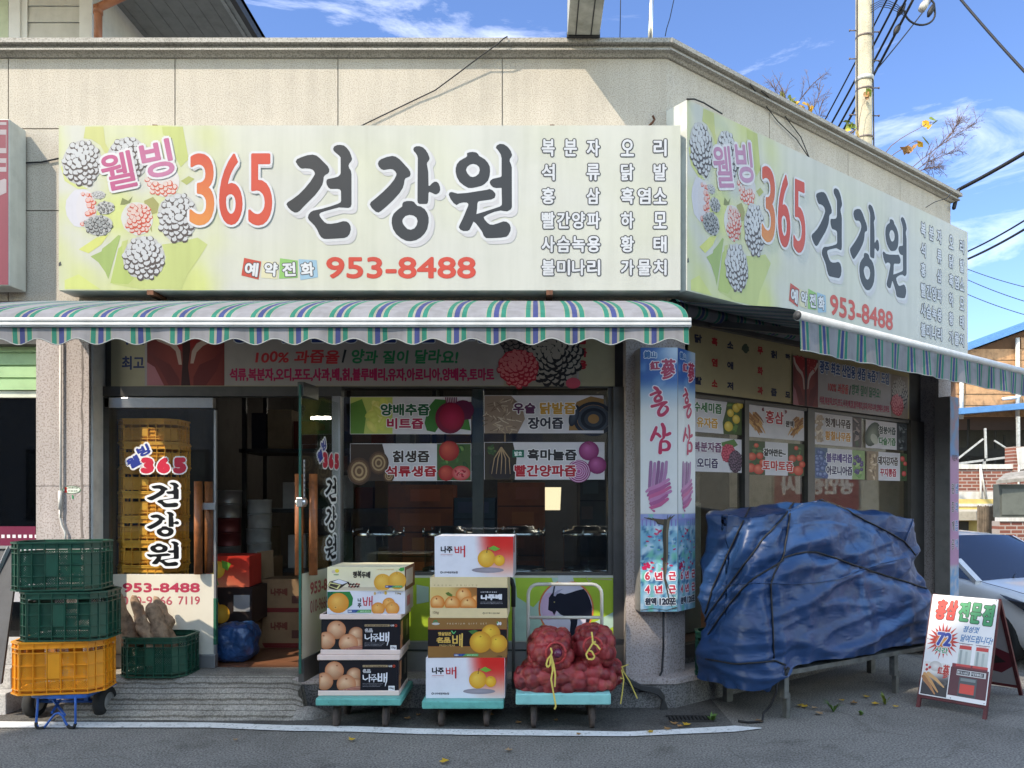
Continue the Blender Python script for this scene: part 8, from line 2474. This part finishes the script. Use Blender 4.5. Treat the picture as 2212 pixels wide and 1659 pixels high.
sbox("brown carton inside the doorway, lower of two by the open door", P(612, 0, 6.55).x, 6.7, .222, .36, .3, .30, bart)
sbox("brown carton inside the doorway, upper of two by the open door", P(612, 0, 6.55).x, 6.7, .524, .36, .3, .28, bart)
shf_m = mat("shelf_steel", (.07, .07, .068, 1), rough=.6)
sh = thing("storage_shelf", "dark steel storage shelf deep inside the shop behind the doorway", "shelf", (-1.9, 8.2, .22))
b = MB()
for x in (-2.9, -2.0, -1.0, -.2):
    for y in (7.7, 8.3): b.box(x - .02, x + .02, y - .02, y + .02, .22, 2.7)
b.build("post", shf_m, sh)
b = MB()
for z in (.75, 1.35, 1.95): b.box(-2.95, -.15, 7.68, 8.32, z, z + .04)
b.build("shelf_board", shf_m, sh)
rr = random.Random(8)
pal = [(150, 40, 44), (170, 150, 120), (60, 60, 66), (190, 184, 176), (120, 60, 44), (70, 84, 60), (150, 110, 60)]
for z in (.79, 1.39, 1.99):
    x = -2.85
    while x < -.3:
        w_ = rr.uniform(.16, .34); h_ = rr.uniform(.18, .42)
        c_ = rr.choice(pal)
        if rr.random() < .85:
            tag(MB().box(x, x + w_ - .02, 7.75, 8.1, z + .001, z + h_).build("stock_box", mat("stock_%d_%d_%d" % c_, rgb(*c_), rough=.7), None, bevel=.003), "small stock carton on the dark shelf inside the shop", "box", "cartons on the dark shelf inside")
        x += w_
tin_m = mat("tin_can", (.22, .2, .19, 1), rough=.35, metal=.5); tin_r = mat("tin_can_red", (.16, .03, .03, 1), rough=.35, metal=.3); tin_w = mat("white_tub", (.34, .33, .31, 1), rough=.4)
for (px, Y, z0, n_, r, h, m) in ((492, 7.1, .8, 6, .12, .125, tin_m), (560, 7.2, .95, 4, .11, .13, tin_w)):
    x = P(px, 0, Y).x
    for k in range(n_):
        b = MB(); b.lathe((x + rr.uniform(-.008, .008), Y, .222 + (z0 - .222) + k * (h + .004)), [(.001, 0), (r, 0), (r, .006), (r * .985, .012), (r * .985, h - .014), (r * 1.01, h - .012), (r * 1.01, h), (.001, h)], 24)
        tag(b.build("food_tin", tin_r if (m is tin_m and k in (2, 3)) else m), "round tin in the " + ("dark" if m is tin_m else "white") + " stack of tins inside the doorway", "tin", "tins stacked inside, " + ("dark" if m is tin_m else "white"))
    sbox("carton holding up the %s stack of tins inside" % ("dark" if m is tin_m else "white"), x, Y, .222, .34, .3, z0 - .224)
# steel extraction pots along the front window
ptm = mat("pot_steel", (.34, .34, .34, 1), rough=.22, metal=1.0); gl2 = glass_mat("pot_glass", (.7, .72, .72), 1.45)
wk = thing("work_counter", "long low grey counter with steel pots behind the front window", "counter", (-.4, 6.3, .22))
b = MB(); b.box(-1.4, .66, 6.06, 6.62, .222, .84); b.build("cabinet", mat("counter_grey", (.10, .105, .10, 1), rough=.5), wk)
b = MB(); b.box(-1.42, .68, 6.04, 6.64, .8402, .87); b.build("top", mat("counter_top", (.26, .28, .27, 1), rough=.35, metal=.6), wk)
for i, px in enumerate((818, 968, 1124, 1268)):
    x = P(px, 0, 6.33).x
    t = thing("extraction_pot", "lidded steel and glass extraction pot behind the front window, %s from the left" % ["first", "second", "third", "fourth"][i], "pot", (x, 6.33, .87), "extraction pots behind the front window")
    b = MB(); b.lathe((x, 6.33, .872), [(.001, 0), (.205, 0), (.21, .02), (.21, .05), (.20, .055)], 28); b.build("base_ring", ptm, t)
    b = MB(); b.lathe((x, 6.33, .925), [(.195, 0), (.195, .27)], 28); b.build("glass_body", gl2, t, recalc=False)
    b = MB(); b.lathe((x, 6.33, 1.195), [(.21, 0), (.212, .02), (.20, .03), (.12, .045), (.115, .07), (.001, .075)], 28); b.build("lid", ptm, t)
    b = MB()
    for a in range(6):
        an = a * math.pi / 3 + .3
        b.cyl((x + .205 * math.cos(an), 6.33 + .205 * math.sin(an), 1.18), (x + .205 * math.cos(an), 6.33 + .205 * math.sin(an), 1.255), .009, n=8)
    b.build("clamp", ptm, t)
for i, (x0, x1, z0, z1, c_) in enumerate(((-1.35, -.75, .9, 1.62, (150, 80, 40)), (-.74, -.36, .9, 1.5, (60, 76, 92)), (-.34, .1, .9, 1.64, (130, 72, 44)), (.42, .66, .9, 1.7, (70, 70, 72)))):
    t = thing("stacked_carton", ["orange brown stock pile behind the first pot", "grey blue cabinet behind the second pot", "rust brown stock pile behind the third pot", "grey cabinet at the window's right end"][i], "box", ((x0 + x1) / 2, 7.2, z0))
    b = MB(); b.box(x0, x1, 7.1, 7.5, .222, z1); b.build("card", mat("stock_%d_%d_%d" % c_, rgb(*c_), rough=.7, var=.15), t, bevel=.004)
    d = Decal(lambda u, v, l: Vector((x0 + (x1 - x0) * u / 100, 7.0988 - l, z1 - (z1 - .222) * v / 100)))
    for k in range(6): d.rect(1, k * 16 + 15, 99, k * 16 + 15.8, tuple(int(q * .5) for q in c_), 0)
    rq = random.Random(i)
    for k in range(6): d.rect(rq.uniform(4, 40), k * 16 + 3, rq.uniform(50, 90), k * 16 + 11, tuple(min(255, int(q * rq.uniform(1.1, 1.5))) for q in c_), .5)
    d.build("printed_front", prt, t)
tag(MB().quad((.07, 7.42, 1.38), (.25, 7.42, 1.38), (.26, 7.42, 1.60), (.06, 7.42, 1.60)).build("lit_opening", emit_mat("lit_opening", (1, .86, .6, 1), .5)), "bright little back window glowing inside the shop, behind the pots", "window")
lt = emit_mat("tube_light", (1, .97, .92, 1), 22)
for i, (x, y, z, w_) in enumerate(((.72, 7.6, 2.62, .36), (.5, 8.3, 2.78, .5), (-2.47, 8.9, 2.42, .22), (2.35, 8.3, 2.62, .5), (1.5, 9.2, 2.7, .7))):
    t = thing("ceiling_light", ["fluorescent tube seen through the front window's right end", "fluorescent tube deeper inside, behind the eel poster", "fluorescent tube seen through the open glass door", "fluorescent tube seen through the side window above the ginseng poster", "fluorescent tube far back behind the side window"][i], "light", (x, y, z), "fluorescent tubes inside the shop")
    b = MB(); b.box(x - w_ / 2, x + w_ / 2, y - .03, y + .03, z + .02, z + .06); b.build("fitting", tin_w, t)
    b = MB(); b.cyl((x - w_ / 2, y, z), (x + w_ / 2, y, z), .014, n=10); b.build("tube", lt, t)
# shapes dimly seen behind the side window
for i, (t_, o, z0, z1, w_, c_) in enumerate(((.55, -.9, .222, 1.25, .5, (74, 78, 76)), (1.35, -1.0, .222, 1.45, .45, (120, 114, 100)), (2.6, -1.0, .222, 1.4, .5, (90, 94, 92)), (3.5, -.9, .222, 1.36, .4, (150, 150, 144)))):
    b = MB(); b.wbox(t_ - w_ / 2, t_ + w_ / 2, o - .3, o, z0, z1)
    tag(b.build("machine_cabinet", mat("cab_%d" % i, rgb(*c_), rough=.5), None, bevel=.01), ["dark machine cabinet behind the raspberry poster", "cream machine cabinet behind the tomato poster", "grey machine cabinet behind the blueberry poster", "pale machine cabinet by the end pillar, inside the glass"][i], "cabinet", "machines behind the side window")
# ---------------------------------------------------------------- across the lane (met only in the window glass, and as shade on the lane)
ow = thing("opposite_building", "pale five storey building across the lane, met only as dim shapes in the window glass", "building", (-3, -9, 0))
pale = mat("opposite_render", (.46, .43, .39, 1), rough=.85, var=.06)
OX0, OX1, OYB, OZ = -14.9, -7.0, -6.0, 17.4  # unseen caster: width and height set so its shade covers the lane
b = MB(); b.box(OX0, OX1, OYB - 8, OYB, 0, OZ); b.build("wall", pale, ow)
for f_ in range(5):
    for k in range(3):
        x = OX0 + .8 + k * 2.5
        b = MB(); b.box(x, x + 1.7, OYB, OYB + .05, 1.0 + f_ * 3.3, 2.6 + f_ * 3.3); wf = b.build("window", alu_d, ow)
        b = MB(); b.box(x + .08, x + 1.62, OYB + .051, OYB + .06, 1.08 + f_ * 3.3, 2.52 + f_ * 3.3); adopt(b.build("pane", mat("opposite_pane", (.05, .06, .07, 1), rough=.1, spec=.8), None), wf)
lo = thing("opposite_building", "low grey shop row across the lane, met only as dim shapes in the glass", "building", (2, -8, 0))
b = MB(); b.box(-6.9, 16, -14, -6.6, 0, 4.7); b.build("wall", mat("row_render", (.34, .33, .31, 1), rough=.85, var=.1), lo)
for k in range(6):
    x = -6.4 + k * 3.7
    b = MB(); b.box(x, x + 2.9, -6.6, -6.54, .1, 2.5); b.build("shutter", mat("row_shutter", (.12, .13, .14, 1), rough=.5), lo)
    b = MB(); b.box(x, x + 2.9, -6.6, -6.45, 2.8, 3.6); b.build("fascia", mat("row_fascia_%d" % (k % 3), [(.3, .1, .08, 1), (.1, .16, .3, 1), (.4, .38, .3, 1)][k % 3], rough=.5), lo)
ag = thing("agency_shop", "low pale shop with a magenta sign, mirrored in the side window glass", "building", (13, 6.5, 0))
b = MB(); b.box(12.5, 16, 2.5, 12.0, -.3, 4.2); b.build("wall", mat("agency_wall", (.52, .52, .46, 1), rough=.8), ag)
b = MB()
for k in range(24): b.box(12.46, 12.499, 5.6 + k * .065, 5.65 + k * .065, -.3, 3.2)
b.build("shutter", mat("agency_shutter", (.5, .48, .42, 1), rough=.6), ag)
d = Decal(lambda x, y, l: Vector((12.45 - l, 8.9 - x * .0113, 2.30 - y * .0105)))
d.rect(0, 0, 150, 100, (150, 28, 66), 0); d.text("공인중개사", 8, 30, 140, 70, (232, 226, 226), 1, bold=4); d.disk(40, 12, 9, 8, (236, 190, 60), 1)
d.build("sign_face", sheet, ag)
b = MB(); b.box(12.44, 12.499, 9.3, 10.6, -.3, 2.3); b.build("door", mat("dark_door", None), ag)
# ---------------------------------------------------------------- leaning board at the far left
lbd = thing("leaning_board", "dark board with pale metal edge leaning at the left frame edge, behind the crates", "board", P(-10, 1440, 5.3))
b = MB()
q = [P(-70, 1478, 5.12), P(2, 1478, 5.12), P(41, 1183, 5.42), P(-31, 1183, 5.42)]
b.prism(q, (0, .02, .004)); b.build("panel", mat("charcoal_board", (.05, .05, .054, 1), rough=.6, var=.25, scale=5), lbd)
b = MB(); b.bar(P(-34, 1300, 5.3), P(20, 1180, 5.41), .022); b.bar(P(-31, 1182, 5.41), P(42, 1182, 5.41), .02); b.build("edge", alu, lbd)
# ---------------------------------------------------------------- cables, drain, leaves, weeds at the foot of the pillar
hs = thing("black_hoses", "bundle of black hoses running along the ledge and down to the drain", "hose", P(1430, 1500, 5.4))
for k in range(4):
    b = MB()
    o = k * 4
    b.tube([P(1345, 1455 + k * 3, 5.44), P(1362, 1470 + k * 3, 5.43), P(1385, 1482 + k * 2.5, 5.43), P(1405, 1484 + k * 3, 5.42), P(1424 - k, 1490 + k * 3, 5.42), P(1434 - k * .5, 1505 + k * 2, 5.43), P(1428 + o, 1530, 5.43), P(1430 + o, 1560, 5.42)], .0105, 8)
    b.build("hose", mat("hose_grey", (.035, .035, .035, 1), rough=.55), hs)
dr = thing("drain_grate", "small dark iron drain grate at the foot of the corner pillar", "drain", G(1490, 1556))
b = MB()
g0 = G(1490, 1556)
for k in range(11): b.box(g0.x - .13 + k * .026, g0.x - .118 + k * .026, g0.y - .05, g0.y + .06, .004, .014)
b.box(g0.x - .15, g0.x + .15, g0.y + .06, g0.y + .072, .004, .016); b.box(g0.x - .15, g0.x + .15, g0.y - .062, g0.y - .05, .004, .016); b.build("grate", mat("dark_iron", (.03, .028, .026, 1), rough=.8), dr)
b = MB(); b.box(g0.x - .14, g0.x + .14, g0.y - .05, g0.y + .06, .0045, .006); b.build("pit", mat("pit_black", (.006, .006, .006, 1), rough=1), dr)
rr = random.Random(12)
spots = [(395, 1517), (450, 1534), (405, 1532), (1404, 1585), (1442, 1579), (1250, 1590), (1120, 1565), (1456, 1566), (1484, 1569), (905, 1548), (1060, 1548), (1740, 1530), (1760, 1533), (1728, 1528), (1818, 1516), (1846, 1522), (1890, 1524), (1872, 1508), (1935, 1530), (1770, 1545), (1640, 1562), (1200, 1560), (880, 1556), (1470, 1573), (80, 1532), (510, 1602), (960, 1650), (1100, 1625), (760, 1602)]
for i, (x, y) in enumerate(spots):
    p = G(x, y)
    if x < 460 and y < 1540: p = Vector((p.x, p.y, .02))
    s = rr.uniform(.016, .036)
    b = MB()
    a = rr.uniform(0, 6.3)
    ol = [(0, -1), (.5, -.55), (.95, -.2), (.5, .1), (.6, .7), (0, .5), (-.6, .8), (-.45, .1), (-1, -.1), (-.5, -.5)]
    vs = []
    for (u, v) in ol:
        X, Y_ = u * math.cos(a) - v * math.sin(a), u * math.sin(a) + v * math.cos(a)
        vs.append((p.x + X * s, p.y + Y_ * s, p.z + .012 + .3 * s * (u * u) + rr.uniform(0, .006)))
    vs.append((p.x, p.y, p.z + .010))
    b.add(vs, [(k, (k + 1) % 10, 10) for k in range(10)])
    m = [lb_, ly, mat("dead_leaf", (.34, .22, .12, 1), rough=.8)][rr.randrange(3)]
    tag(b.build("fallen_leaf", m, recalc=False), "small dry fallen leaf lying on the lane", "leaf", "fallen leaves on the lane")
def weed(label, p, n_, h, seed, m):
    t = thing("weed", label, "weed", p)
    rr = random.Random(seed); b = MB()
    for k in range(n_):
        a = rr.uniform(0, 6.28); l = h * rr.uniform(.5, 1)
        tip = p + Vector((math.cos(a) * l * .7, math.sin(a) * l * .7, l * rr.uniform(.4, 1)))
        mid = p.lerp(tip, .5) + Vector((0, 0, l * .2))
        s = Vector((-math.sin(a), math.cos(a), 0)) * .008 * rr.uniform(.6, 1.6)
        b.add([p - s * .4, p + s * .4, mid + s, mid - s, tip], [(0, 1, 2, 3), (3, 2, 4)])
    b.build("blade", m, t, recalc=False)
wg = mat("weed_green", (.08, .16, .03, 1), rough=.6, var=.3, scale=30)
weed("low green weed beside the drain grate", G(1538, 1560), 26, .07, 1, wg)
weed("thin green weed under the low bench", G(1800, 1538), 14, .12, 2, wg)
weed("thin yellowish weed stalk under the bench, nearer the A board", G(1912, 1522), 7, .14, 3, lg)
weed("dark green weed at the foot of the pale steps", G(12, 1510) + Vector((0, 0, 0)), 30, .08, 4, wg)
weed("small green weed between the bench legs", G(1860, 1545), 8, .05, 5, wg)
